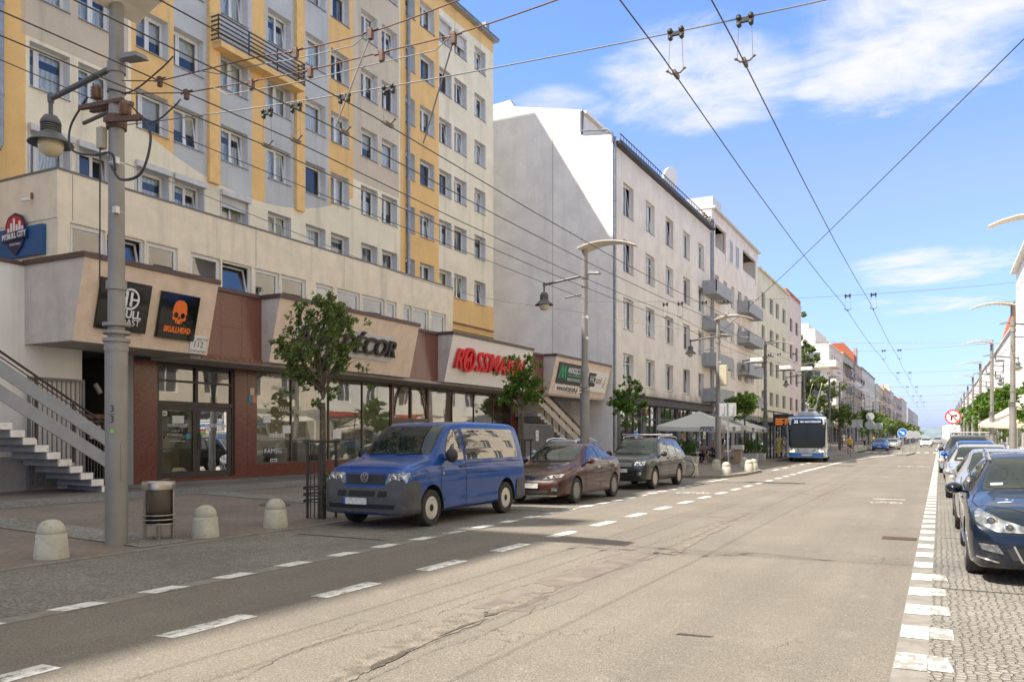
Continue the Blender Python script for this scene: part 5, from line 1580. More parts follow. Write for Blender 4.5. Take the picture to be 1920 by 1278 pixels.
def body_mesh(st, axles, ra, xin, mats, archz, ny=64, tuck=.9):
    me = loft(st, ny, tuck).mesh('body', mats, merge=1e-5)
    o = bpy.data.objects.new('body_tmp', me); COL.objects.link(o)
    W_ = max(s[2] for s in st)
    cut = []
    for ya in axles:
        for s in (1, -1):
            c = MB()
            # arch-shaped cutter: round above, straight down below
            pts = [(ya + ra * math.cos(a), archz + ra * math.sin(a)) for a in [PI * i / 18 for i in range(19)]] + [(ya - ra * .97, -.3), (ya + ra * .97, -.3)]
            c.prism(pts, lambda p, d: (d, p[0], p[1]), s * xin, s * (W_ + .3), 1)
            co = bpy.data.objects.new('cut_tmp', c.mesh('cut', mats)); COL.objects.link(co); cut.append(co)
            m = o.modifiers.new('b', 'BOOLEAN'); m.operation = 'DIFFERENCE'; m.solver = 'EXACT'; m.object = co
    dg = bpy.context.evaluated_depsgraph_get(); dg.update()
    me2 = bpy.data.meshes.new_from_object(o.evaluated_get(dg))
    for c in cut: bpy.data.objects.remove(c)
    bpy.data.objects.remove(o)
    me2.name = 'body'
    for p in me2.polygons: p.use_smooth = True
    me2.set_sharp_from_angle(angle=math.radians(38))
    return me2

def bvh_of(me):
    bm = bmesh.new(); bm.from_mesh(me); b = BVHTree.FromBMesh(bm); bm.free(); return b

DIRS = {'front': (lambda a, b: Vector((a, -6, b)), Vector((0, 1, 0))), 'rear': (lambda a, b: Vector((a, 20, b)), Vector((0, -1, 0))),
        'left': (lambda a, b: Vector((6, a, b)), Vector((-1, 0, 0))), 'right': (lambda a, b: Vector((-6, a, b)), Vector((1, 0, 0))), 'top': (lambda a, b: Vector((a, b, 6)), Vector((0, 0, -1)))}

def inside(p, poly):
    c = False; n = len(poly)
    for i in range(n):
        (x0, y0), (x1, y1) = poly[i], poly[i - 1]
        if (y0 > p[1]) != (y1 > p[1]) and p[0] < (x1 - x0) * (p[1] - y0) / (y1 - y0) + x0: c = not c
    return c

def rounded(poly, r, n=4):
    out = []
    N = len(poly)
    for i in range(N):
        p = Vector(poly[i]); a = Vector(poly[i - 1]) - p; b = Vector(poly[(i + 1) % N]) - p
        k = min(r, a.length * .45, b.length * .45)
        p0 = p + a.normalized() * k; p1 = p + b.normalized() * k
        for j in range(n + 1):
            t = j / n; out.append(tuple(p0 * (1 - t) ** 2 + p * 2 * t * (1 - t) + p1 * t * t))
    return out

def decal(mb, bvh, poly, side, off=.004, m=0, grid=.07, rim=.0, maxd=99):
    """panel that follows the body surface; rim > 0 gives it a lip down to the body"""
    org, d = DIRS[side]
    xs = [p[0] for p in poly]; ys = [p[1] for p in poly]
    ed = []
    N = len(poly)
    pts = []
    for i in range(N):
        a, b = Vector(poly[i]), Vector(poly[(i + 1) % N]); k = max(1, int((b - a).length / grid))
        pts += [a.lerp(b, j / k) for j in range(k)]
    nb = len(pts); ed = [(i, (i + 1) % nb) for i in range(nb)]
    x = min(xs) + grid / 2
    while x < max(xs):
        y = min(ys) + grid / 2
        while y < max(ys):
            if inside((x, y), poly) and all((Vector((x, y)) - q).length > grid * .4 for q in pts[:nb]): pts.append(Vector((x, y)))
            y += grid
        x += grid
    vv, _, ff, _, _, _ = delaunay_2d_cdt(pts, ed, [], 1, 1e-5)
    out = []; last = None
    for p in vv:
        h = bvh.ray_cast(org(p[0], p[1]), d)
        if h[0] is None:
            h = bvh.find_nearest(last if last is not None else org(p[0], p[1]))
        q = h[0]; n = h[1]
        if n.dot(d) > 0: n = -n
        last = q
        out.append(q + n * off)
    mb.add(out, [tuple(f) for f in ff], m, True)
    if rim:
        base = [p + d * (off + rim) for p in out[:nb]]
        if len(vv) >= nb: mb.add([tuple(p) for p in out[:nb]] + [tuple(p) for p in base], [(i, (i + 1) % nb, nb + (i + 1) % nb, nb + i) for i in range(nb)], m)
    return mb

def strip_poly(a, b, w):
    return seg2(a, b, w)

def car_paint(name, col, flake=.25, rough=.28, dirt=.12):
    if name in MATS: return MATS[name]
    m, t, b = newmat(name)
    tc = t.node('ShaderNodeTexCoord').outputs['Object']
    c = t.mix(t.math('MULTIPLY', t.mapr(t.noise(tc, 3.5, 4, .6), .45, .75), dirt), col, (.20, .18, .155))
    s_ = t.node('ShaderNodeSeparateXYZ'); t.link(tc, s_.inputs[0])
    low = t.math('MULTIPLY', t.mapr(s_.outputs[2], .55, .18), t.math('ADD', t.mapr(t.noise(tc, 9, 4), .35, .7), .2))
    c = t.mix(t.math('MULTIPLY', low, .18), c, (.17, .15, .125))
    t.link(c, b.inputs['Base Color'])
    b.inputs['Metallic'].default_value = flake; b.inputs['Roughness'].default_value = rough
    b.inputs['Specular IOR Level'].default_value = .2; b.inputs['Coat Weight'].default_value = .75; b.inputs['Coat Roughness'].default_value = .02; b.inputs['Coat IOR'].default_value = 1.45
    MATS[name] = m
    return m

M_carglass = mat('tinted car glass', (.012, .017, .018), .015, spec=.9)
M_carglass.node_tree.nodes['Principled BSDF'].inputs['IOR'].default_value = 2.1
M_shield = mat('windscreen glass', (.014, .02, .021), .015, spec=.55)
M_well = mat('wheel well black', (.012, .012, .012), .9)
M_trim = mat('black plastic trim', (.025, .025, .027), .55)
M_gap = mat('panel gap', (.012, .012, .014), .8)
M_tyre = mat('tyre rubber', (.035, .033, .031), .85, noise=.25, nscale=12)
M_chrome = mat('chrome', (.75, .75, .76), .12, metal=1)
M_alloy = mat('silver alloy', (.50, .50, .50), .32, metal=.7, noise=.1)
M_steelw = mat('silver steel rim', (.55, .53, .50), .45, metal=.35, noise=.15)
M_plate = mat('number plate white', (.62, .62, .60), .45, noise=.25, nscale=14)
M_blue_eu = mat('plate blue', (.02, .09, .45), .5)
M_red_l = mat('red tail lamp', (.35, .01, .01), .15)
M_amber = mat('amber lamp glass', (.75, .30, .03), .2)

def headlamp_mat():
    m, t, b = newmat('headlamp glass')
    tc = t.node('ShaderNodeTexCoord').outputs['Object']
    vo = t.node('ShaderNodeTexVoronoi'); vo.inputs['Scale'].default_value = 7; t.link(tc, vo.inputs['Vector'])
    c = t.ramp(vo.outputs['Distance'], [(0, (.42, .44, .46)), (.45, (.13, .14, .15)), (.8, (.6, .61, .62))])
    t.link(c, b.inputs['Base Color']); b.inputs['Metallic'].default_value = .55; b.inputs['Roughness'].default_value = .22
    b.inputs['Coat Weight'].default_value = 1; b.inputs['Coat Roughness'].default_value = .01
    return m
M_lamp = headlamp_mat()

def make_wheel(parent, x, y, r, w, style, rim_mat, name='wheel'):
    s = 1 if x > 0 else -1
    t = MB()
    ri = r * (.64 if style != 'steel' else .62)
    prof = [(ri, -w / 2 + .012), (ri + .02, -w / 2), (r * .93, -w / 2 + .002), (r * .985, -w / 2 + .02), (r, -w / 2 + .05), (r, w / 2 - .05), (r * .985, w / 2 - .02), (r * .93, w / 2 - .002), (ri + .02, w / 2), (ri, w / 2 - .012), (ri, -w / 2 + .012)]
    t.lathe(prof, (0, 0, 0), 36, axis='x'); t.xf(Matrix.Translation((x - s * w / 2, y, r)))
    wo = t.build(name, M_tyre, parent, local=True, sharp=.7)
    g = MB(); face = s * (w / 2 - .012); deep = s * (w / 2 - .075)
    def L(prof, m=0): g.lathe([(rr, s * (w / 2) - s * dd) for rr, dd in prof], (0, 0, 0), 32, m, axis='x')
    L([(ri + .004, .012), (ri - .02, .006), (ri - .035, .03), (ri - .04, .12)])
    if style == 'steel':
        L([(ri - .035, .035), (ri * .82, .03), (ri * .72, .022), (ri * .55, .05), (ri * .3, .035)]); L([(ri * .34, .03), (ri * .32, .012), (ri * .05, .008), (.001, .008)], 1)
        for k in range(20):
            a = 2 * PI * k / 20; p = Vector((s * (w / 2 - .026), math.cos(a) * ri * .80, math.sin(a) * ri * .80))
            g.lathe([(.001, 0), (.026, 0), (.026, -.014 * s)], tuple(p), 8, 1, axis='x')
        L([(.001, .10), (ri - .04, .10)], 1)
    else:
        n = {'five': 5, 'seven': 7, 'double': 10}[style]
        for k in range(n):
            a = 2 * PI * k / n + (.0 if style != 'double' else (.14 if k % 2 else -.14))
            c, sn = math.cos(a), math.sin(a)
            wd0, wd1 = (.052, .085) if style == 'five' else ((.045, .05) if style == 'seven' else (.03, .035))
            for (q0, q1, w0, w1) in ((.03, ri - .01, wd0, wd1),):
                P = lambda rr, ww, dd: (s * (w / 2 - dd), c * rr - sn * ww / 2, sn * rr + c * ww / 2)
                g.hexa([P(q0, -w0, .055), P(q0, w0, .055), P(q1, w1, .06), P(q1, -w1, .06)], [P(q0, -w0, .022), P(q0, w0, .022), P(q1, w1, .012), P(q1, -w1, .012)])
        L([(ri * .24, .05), (ri * .23, .018), (.001, .016)]); L([(.001, .13), (ri - .04, .13)], 1)
    g.xf(Matrix.Translation((x - s * w / 2, y, r)))
    g.build('rim', [rim_mat, M_well], wo, local=True, sharp=.6)
    return wo

def mir(poly): return [(-a, b) for a, b in poly][::-1]

def build_car(name, label, cat, S):
    root = thing(name, label, cat, (0, 0, 0), group=S.get('group'))
    me = body_mesh(S['st'], S['axles'], S['ra'], S.get('xin', .52), [S['paint'], M_well], S.get('archz', S['wr']), tuck=S.get('tuck', .9))
    bo = bpy.data.objects.new('body', me); place(bo, 'body', root, True)
    bv = bvh_of(me)
    def part(nm, items, mt, par=root, **kw):
        mb = MB()
        for (side, poly) in items: decal(mb, bv, poly, side, **kw)
        return mb.build(nm, mt, par, local=True, fix=False)
    ws = S['shield']
    part('windscreen_surround', [('front', rounded([(a * 1.03, b + (.02 if b > 1.2 else -.03)) for a, b in ws], .05))], M_trim, off=.002)
    part('windscreen', [('front', rounded(ws, .06))], M_shield, off=.006, grid=.06)
    for sd in ('left', 'right'):
        part('side_trim', [(sd, rounded(p, .05)) for p in S.get('sidetrim', [])], M_trim, off=.002, grid=.06) if S.get('sidetrim') else None
        for p in S['side']: part('side_window', [(sd, rounded(p, .045))], M_carglass, off=.006, grid=.05)
        if S.get('gaps'): part('panel_gap', [(sd, seg2(a, b, .014)) for a, b in S['gaps']], M_gap, off=.003, grid=.08)
        for (hy, hz) in S.get('handles', []):
            mb = MB(); h = bv.ray_cast(DIRS[sd][0](hy, hz), DIRS[sd][1])[0]; s = 1 if sd == 'left' else -1
            mb.box(min(h.x + s * .002, h.x + s * .035), max(h.x + s * .002, h.x + s * .035), hy - .09, hy + .09, hz - .018, hz + .018)
            mb.build('door_handle', S.get('handle_mat', S['paint']), root, local=True, bevel=.008)
        if S.get('molding'): part('side_moulding', [(sd, p) for p in S['molding']], S.get('mold_mat', S['paint']), off=.012, rim=.01)
    if S.get('hood'): part('bonnet_seam', [('top', seg2(a, b, .012)) for h_ in S['hood'] for a, b in zip(h_, h_[1:])] + [('top', seg2((-a[0], a[1]), (-b[0], b[1]), .012)) for h_ in S['hood'] for a, b in zip(h_, h_[1:])], M_gap, off=.003, grid=.08)
    if S.get('rear_glass'): part('rear_window', [('rear', rounded(S['rear_glass'], .06))], M_carglass, off=.005)
    for p in S.get('tail', []):
        for q in (p, mir(p)): part('tail_light', [('rear', q)], M_red_l, off=.008)
    for p in S['lamp']:
        for q in (p, mir(p)):
            lo = part('headlight', [('front', rounded(q, .03))], M_lamp, off=.010, grid=.05, rim=.01)
            for (lx, lz, lr) in S.get('bulbs', []):
                sx = 1 if q is p else -1
                h = bv.ray_cast(Vector((sx * lx, -6, lz)), Vector((0, 1, 0)))[0]
                if h is not None:
                    mb = MB(); mb.lathe([(lr * 1.05, .012), (lr, -.012), (lr * .8, -.012), (lr * .74, .0)], (h.x, h.y - .016, h.z), 18, 0, axis='y'); mb.lathe([(lr * .74, .0), (lr * .5, -.014), (.001, -.02)], (h.x, h.y - .016, h.z), 18, 1, axis='y'); mb.build('bulb', [M_chrome, M_carglass], lo, local=True)
    for (nm, polys, mt, off) in S.get('front', []):
        for p in polys: part(nm, [('front', p)], mt, off=off, grid=.05)
    for (nm, polys, mt, off) in S.get('frontm', []):
        for p in polys:
            for q in (p, mir(p)): part(nm, [('front', q)], mt, off=off, grid=.05)
    for (x0, x1, z0, z1, n, mt) in S.get('slats', []):
        mb = MB()
        for k in range(n):
            z = z0 + (z1 - z0) * (k + .5) / n; pts = []
            for j in range(13):
                x = x0 + (x1 - x0) * j / 12; h = bv.ray_cast(Vector((x, -6, z)), Vector((0, 1, 0)))[0]
                if h is not None: pts.append((x, h.y - .012, z))
            if len(pts) > 1: mb.tube(pts, (z1 - z0) / n * .22, 5)
        mb.build('grille_bars', mt, root, local=True)
    if S.get('plate'):
        x, z, w, hgt = S['plate']; po = S.get('plate_off', .012)
        h = min((bv.ray_cast(Vector((x + q, -6, z)), Vector((0, 1, 0)))[0] for q in (-w / 2, 0, w / 2)), key=lambda p: p.y)
        mb = MB(); mb.box(x - w / 2, x + w / 2, h.y - po - .018, h.y - po, z - hgt / 2, z + hgt / 2, 0); mb.box(x - w / 2 + .0, x - w / 2 + .045, h.y - po - .021, h.y - po - .0181, z - hgt / 2, z + hgt / 2, 1)
        mb.build('number_plate', [M_plate, M_blue_eu], root, local=True)
    if S.get('mirror'):
        mx, my, mz, mw, mh = S['mirror']
        for s in (1, -1):
            mb = MB()
            mb.lathe([(.001, -.10), (.045, -.085), (.075, -.04), (.085, .02), (.08, .06), (.001, .062)], (0, 0, 0), 16, 0, axis='y')
            mb.xf(Matrix.Translation((s * (mx + mw / 2), my, mz)) @ Matrix.Diagonal((mw / .17, 1.15, mh / .17, 1)))
            mb.bar((s * (mx - .14), my + .03, mz - mh * .45), (s * (mx + mw * .3), my, mz - mh * .2), .05, .035)
            mb.build('wing_mirror', S.get('mirror_mat', S['paint']), root, local=True)
    for y in S['axles']:
        for s in (1, -1): make_wheel(root, s * S['track'], y, S['wr'], S.get('ww', .21), S['rim'], S['rim_mat'])
    if S.get('rails'):
        y0, y1, x, z, mt = S['rails']
        for s in (1, -1):
            mb = MB(); mb.tube([(s * (x + .0), y0, z - .05), (s * x, y0 + .12, z + .02), (s * x, (y0 + y1) / 2, z + .045), (s * x, y1 - .12, z + .01), (s * x, y1, z - .06)], .02, 8); mb.build('roof_rail', mt, root, local=True)
    if S.get('extra'): S['extra'](root, bv, part)
    return root

# wiper helper
def wipers(root, bv, xs, z0, z1):
    for (xa, xb) in xs:
        pts = []
        for j in range(7):
            t = j / 6; x = xa + (xb - xa) * t; z = z0 + (z1 - z0) * t
            h = bv.ray_cast(Vector((x, -6, z)), Vector((0, 1, 0)))[0]
            if h is not None: pts.append((x, h.y - .018, z))
        mb = MB(); mb.tube(pts, .011, 5); mb.build('wiper', M_trim, root, local=True)

# ---- blue van
P_van = car_paint('royal blue paint', (.001, .050, .25), .0, .45, .0)
M_bump = mat('grey bumper plastic', (.065, .066, .07), .6, noise=.1, nscale=6, bump=.2, bscale=90)
def van_extra(root, bv, part):
    # grey bumper shell, front
    bp = [(-.86, .30), (.86, .30), (.93, .45), (.935, .84), (.60, .86), (.42, .72), (-.42, .72), (-.60, .86), (-.935, .84), (-.93, .45)]
    part('bumper', [('front', bp)], M_bump, off=.03, rim=.06)
    for sd in ('left', 'right'): part('bumper', [(sd, [(.02, .28), (.50, .28), (.50, .80), (.3, .86), (.10, .80)])], M_bump, off=.028, rim=.05, grid=.05); part('rear_bumper', [(sd, [(4.36, .28), (4.86, .28), (4.86, .72), (4.40, .70)])], M_bump, off=.02, rim=.02, grid=.05)
    # emblem: ring with V over W
    h = bv.ray_cast(Vector((0, -6, .90)), Vector((0, 1, 0)))[0]
    M = Matrix.Translation((0, h.y - .045, .905)) @ Matrix.Rotation(PI / 2, 4, 'X')
    b_ = MB()
    for p in ringpoly(0, 0, .072, .09, 24) + [seg2((-.042, .062), (0, -.002), .016), seg2((.042, .062), (0, -.002), .016), seg2((-.068, .03), (-.03, -.062), .016), seg2((-.03, -.062), (0, .0), .015), seg2((0, .0), (.03, -.062), .015), seg2((.03, -.062), (.068, .03), .016)]:
        b_.prism(p, lambda q, d: M @ Vector((q[0], q[1], d)), 0, .018)
    b_.build('emblem', M_chrome, root, local=True)
    wipers(root, bv, [(-.62, -.05), (.02, .60)], 1.30, 1.325)
    part('indicator', [('left', [(1.28, .93), (1.34, .93), (1.34, .97), (1.28, .97)])], M_amber, off=.01)
VAN = dict(hood=[[(.86, 1.0), (.855, .45), (.80, .27)]], st=[(0, .30, .74, .52, .735, .72, .56, .015), (.05, .25, .85, .62, .84, .81, .68, .02), (.11, .24, .905, .76, .89, .85, .84, .025), (.17, .24, .932, .90, .91, .86, .99, .03), (.28, .24, .942, 1.00, .915, .855, 1.09, .035), (.60, .24, .95, 1.07, .918, .85, 1.18, .04),
               (1.00, .24, .952, 1.11, .918, .83, 1.27, .05), (1.10, .24, .952, 1.12, .918, .82, 1.34, .06), (1.72, .24, .952, 1.14, .915, .75, 1.84, .09), (1.95, .24, .952, 1.14, .915, .745, 1.905, .085), (3.0, .24, .952, 1.14, .915, .745, 1.935, .08), (4.4, .24, .95, 1.14, .91, .74, 1.925, .08),
               (4.75, .26, .94, 1.14, .90, .73, 1.86, .09), (4.85, .28, .92, 1.12, .88, .70, 1.70, .1), (4.89, .32, .86, 1.08, .83, .66, 1.5, .1)],
           axles=(.92, 3.92), wr=.335, ra=.40, archz=.36, track=.935, paint=P_van, rim='steel', rim_mat=M_steelw, xin=.55, tuck=.93,
           shield=[(-.76, 1.30), (.76, 1.30), (.68, 1.82), (-.68, 1.82)],
           side=[[(1.42, 1.19), (2.12, 1.19), (2.10, 1.76), (1.86, 1.77), (1.60, 1.55)], [(2.22, 1.19), (4.52, 1.19), (4.44, 1.78), (2.24, 1.78)]],
           gaps=[((1.22, .55), (1.24, 1.18)), ((2.17, .32), (2.17, 1.82)), ((1.30, .40), (1.22, .60)), ((2.17, 1.12), (4.6, 1.12)), ((2.2, .92), (3.5, .92))], molding=[[(1.36, .44), (3.46, .44), (3.46, .50), (1.36, .50)]],
           handles=[(2.03, 1.06)], handle_mat=M_trim, lamp=[[(.45, .79), (.90, .79), (.915, .99), (.50, .975)]], bulbs=[(.62, .88, .065), (.80, .885, .055)],
           front=[('grille', [[(-.42, .78), (.42, .78), (.44, .955), (-.44, .955)]], M_trim, .012), ('lower_grille', [rounded([(-.30, .565), (.30, .565), (.30, .66), (-.30, .66)], .02), [(-.72, .36), (.72, .36), (.75, .44), (-.75, .44)]], M_gap, .036), ('fog_vent', [rounded([(.36, .56), (.56, .56), (.56, .66), (.36, .66)], .02), rounded([(-.56, .56), (-.36, .56), (-.36, .66), (-.56, .66)], .02)], M_gap, .036)],
           slats=[(-.41, .41, .79, .95, 4, M_trim), (-.29, .29, .57, .655, 4, M_bump), (-.70, .70, .365, .435, 3, M_bump)], plate=(-.12, .49, .52, .115), plate_off=.05, mirror=(.93, 1.42, 1.28, .24, .27), mirror_mat=M_trim, extra=van_extra)
VAN['slats'] = [(a, b, c, d, n, m) for a, b, c, d, n, m in VAN['slats']]
van = build_car('parked_van', 'royal blue passenger van with grey plastic bumpers parked in front of the shops', 'van', VAN)
van.location = (-9.44, 12.24, .012); van.scale = (1, 1, 1.035)

# ---- maroon hatchback
P_civ = car_paint('maroon brown paint', (.045, .011, .008), .0, .4, .02)
def civ_extra(root, bv, part):
    h = bv.ray_cast(Vector((0, -6, .63)), Vector((0, 1, 0)))[0]
    M = Matrix.Translation((0, h.y - .02, .63)) @ Matrix.Rotation(PI / 2 - .3, 4, 'X'); b_ = MB()
    for p in [seg2((-.042, .045), (-.03, -.045), .018), seg2((.042, .045), (.03, -.045), .018), seg2((-.03, 0), (.03, 0), .018), seg2((-.06, .055), (.06, .055), .009), seg2((-.06, .055), (-.045, -.055), .009), seg2((.06, .055), (.045, -.055), .009), seg2((-.045, -.055), (.045, -.055), .009)]:
        b_.prism(p, lambda q, d: M @ Vector((q[0], q[1], d)), 0, .015)
    b_.build('emblem', M_chrome, root, local=True)
    wipers(root, bv, [(-.5, .05), (.1, .58)], 1.0, 1.03)
CIV = dict(hood=[[(.76, 1.12), (.78, .7), (.70, .38), (.5, .22), (0, .14)]], st=[(0, .28, .56, .44, .55, .50, .47, .02), (.04, .22, .70, .52, .69, .63, .56, .02), (.12, .20, .79, .60, .77, .69, .65, .03), (.32, .19, .85, .71, .82, .70, .78, .04), (.8, .18, .88, .84, .85, .71, .94, .05), (1.15, .18, .885, .90, .855, .69, 1.03, .05), (1.25, .18, .885, .905, .855, .68, 1.075, .05), (1.95, .18, .885, .94, .855, .59, 1.40, .07),
               (2.25, .18, .885, .96, .85, .575, 1.455, .06), (2.8, .18, .885, 1.0, .84, .56, 1.445, .06), (3.4, .18, .88, 1.04, .82, .53, 1.34, .06), (3.85, .2, .865, 1.06, .78, .5, 1.20, .05), (4.1, .24, .83, 1.02, .74, .5, 1.08, .05), (4.25, .32, .72, .88, .66, .5, .92, .04)],
           axles=(.88, 3.52), wr=.315, ra=.355, archz=.33, track=.875, paint=P_civ, rim='double', rim_mat=mat('grey alloy', (.24, .23, .22), .35, metal=.6), shield=[(-.66, 1.045), (.66, 1.045), (.55, 1.375), (-.55, 1.375)],
           side=[[(1.62, 1.0), (2.45, 1.03), (2.42, 1.345), (2.2, 1.35), (1.95, 1.26)], [(2.52, 1.035), (3.42, 1.10), (3.15, 1.27), (2.51, 1.345)]], gaps=[((1.40, .32), (1.42, .93)), ((2.48, .27), (2.49, 1.01)), ((3.18, .5), (3.40, 1.05)), ((1.42, .27), (3.1, .27))],
           handles=[(2.3, .86), (3.2, .95)], handle_mat=M_chrome, lamp=[[(.30, .60), (.76, .655), (.78, .735), (.45, .70)]], bulbs=[(.44, .65, .04), (.58, .675, .04)],
           front=[('grille', [[(-.50, .585), (.50, .585), (.54, .675), (-.54, .675)]], M_gap, .006), ('lower_grille', [rounded([(-.52, .25), (.52, .25), (.42, .36), (-.42, .36)], .03)], M_gap, .006), ('spoiler_lip', [[(-.66, .215), (.66, .215), (.70, .245), (-.70, .245)]], M_alloy, .012)],
           frontm=[('fog_light', [[(.56, .33), (.70, .345), (.68, .425), (.58, .42)]], M_lamp, .008)], slats=[(-.48, .48, .26, .35, 4, M_trim)], plate=(-.05, .455, .52, .115), mirror=(.87, 1.55, 1.02, .2, .15), extra=civ_extra, molding=[[(1.3, .22), (3.1, .22), (3.1, .245), (1.3, .245)]], mold_mat=M_alloy)
civ = build_car('parked_car', 'maroon brown hatchback parked behind the blue van', 'car', CIV)
civ.location = (-9.03, 18.45, .012); civ.scale = (1.0, 1.03, 1.03)

# ---- dark grey off-road estate with roof bars
P_sub = car_paint('dark graphite paint', (.022, .022, .021), .1, .35, .06)
def sub_extra(root, bv, part):
    for y in (2.15, 3.2):
        mb = MB(); mb.box(-.72, .72, y - .04, y + .04, 1.745, 1.775); mb.build('roof_bar', mat('pale roof bar', (.62, .55, .58), .4), root, local=True)
    wipers(root, bv, [(-.55, .0), (.05, .58)], 1.11, 1.14)
SUB = dict(hood=[[(.78, 1.1), (.80, .6), (.74, .3), (.5, .2), (0, .17)]], st=[(0, .36, .66, .62, .65, .60, .66, .02), (.05, .30, .79, .74, .78, .71, .80, .03), (.13, .27, .85, .86, .83, .73, .93, .04), (.4, .26, .88, .94, .85, .74, 1.03, .05), (1.15, .25, .89, .99, .86, .73, 1.11, .05), (1.25, .25, .89, 1.0, .86, .72, 1.15, .05), (1.85, .25, .89, 1.02, .855, .63, 1.58, .07), (2.1, .25, .89, 1.03, .855, .62, 1.635, .06),
               (3.0, .25, .89, 1.04, .855, .61, 1.645, .06), (3.9, .25, .89, 1.05, .85, .60, 1.61, .06), (4.3, .27, .88, 1.05, .83, .58, 1.5, .07), (4.5, .32, .84, 1.0, .79, .56, 1.2, .06), (4.56, .38, .76, .85, .72, .58, .9, .04)],
           axles=(.9, 3.515), wr=.345, ra=.385, archz=.365, track=.88, paint=P_sub, rim='seven', rim_mat=mat('warm alloy', (.48, .42, .36), .35, metal=.6), shield=[(-.69, 1.16), (.69, 1.16), (.58, 1.555), (-.58, 1.555)],
           side=[[(1.55, 1.08), (2.38, 1.09), (2.36, 1.52), (2.12, 1.53), (1.86, 1.42)], [(2.46, 1.09), (3.25, 1.10), (3.22, 1.52), (2.45, 1.53)], [(3.33, 1.11), (4.05, 1.15), (3.85, 1.48), (3.31, 1.52)]], gaps=[((1.36, .36), (1.38, 1.04)), ((2.42, .34), (2.42, 1.06)), ((3.22, .6), (3.30, 1.08))], handles=[(2.25, .98), (3.12, .99)],
           lamp=[[(.46, .76), (.80, .78), (.81, .90), (.52, .89)]], bulbs=[(.58, .825, .05), (.70, .835, .04)], front=[('grille', [rounded([(-.42, .72), (.42, .72), (.45, .88), (-.45, .88)], .03)], M_gap, .006), ('lower_grille', [rounded([(-.55, .40), (.55, .40), (.5, .50), (-.5, .50)], .02)], M_gap, .006)],
           frontm=[('fog_light', [rounded([(.57, .44), (.71, .46), (.71, .57), (.57, .57)], .06)], M_lamp, .012)], slats=[(-.41, .41, .73, .87, 4, M_chrome)], plate=(0, .61, .52, .115), mirror=(.87, 1.5, 1.12, .2, .17), mirror_mat=M_trim, rails=(1.95, 4.0, .62, 1.66, M_alloy), extra=sub_extra, molding=[[(1.3, .33), (3.1, .33), (3.1, .40), (1.3, .40)]], mold_mat=M_trim)
sub = build_car('parked_car', 'dark grey off-road estate with pale roof bars parked beyond the maroon hatchback', 'car', SUB)
sub.location = (-9.03, 24.88, .012); sub.scale = (1, 1.06, 1)

# ---- dark blue estate close by on the right
P_cit = car_paint('dark petrol blue paint', (.004, .010, .021), .1, .3, .04)
def cit_extra(root, bv, part):
    wipers(root, bv, [(-.6, .1), (.0, .62)], 1.03, 1.05)
    part('bird_dropping', [('top', rounded([(-.60, .58), (-.50, .60), (-.42, .63), (-.50, .65), (-.58, .62)], .02)), ('top', [(-.50, .75), (-.47, .75), (-.47, .78), (-.50, .78)]), ('top', [(-.44, .72), (-.42, .72), (-.42, .75)])], mat('white droppings', (.7, .7, .68), .8), off=.004)
    part('parking_ticket', [('front', [(-.62, 1.055), (-.48, 1.065), (-.48, 1.09), (-.62, 1.08)])], M_plate, off=.009)
    for s in (1, -1):
        mb = MB(); mb.tube([(s * .60, 2.05, 1.36), (s * .625, 2.2, 1.435), (s * .62, 2.6, 1.50), (s * .6, 3.6, 1.49), (s * .58, 4.2, 1.40)], .024, 8); mb.build('roof_rail', M_chrome, root, local=True)
    b_ = MB(); h = bv.ray_cast(Vector((0, -6, .60)), Vector((0, 1, 0)))[0]
    for dz in (0, .06):
        for s in (1, -1): b_.bar((0, h.y - .03, .635 + dz), (s * .11, h.y - .02, .585 + dz), .02, .03)
    b_.build('emblem', M_chrome, root, local=True)
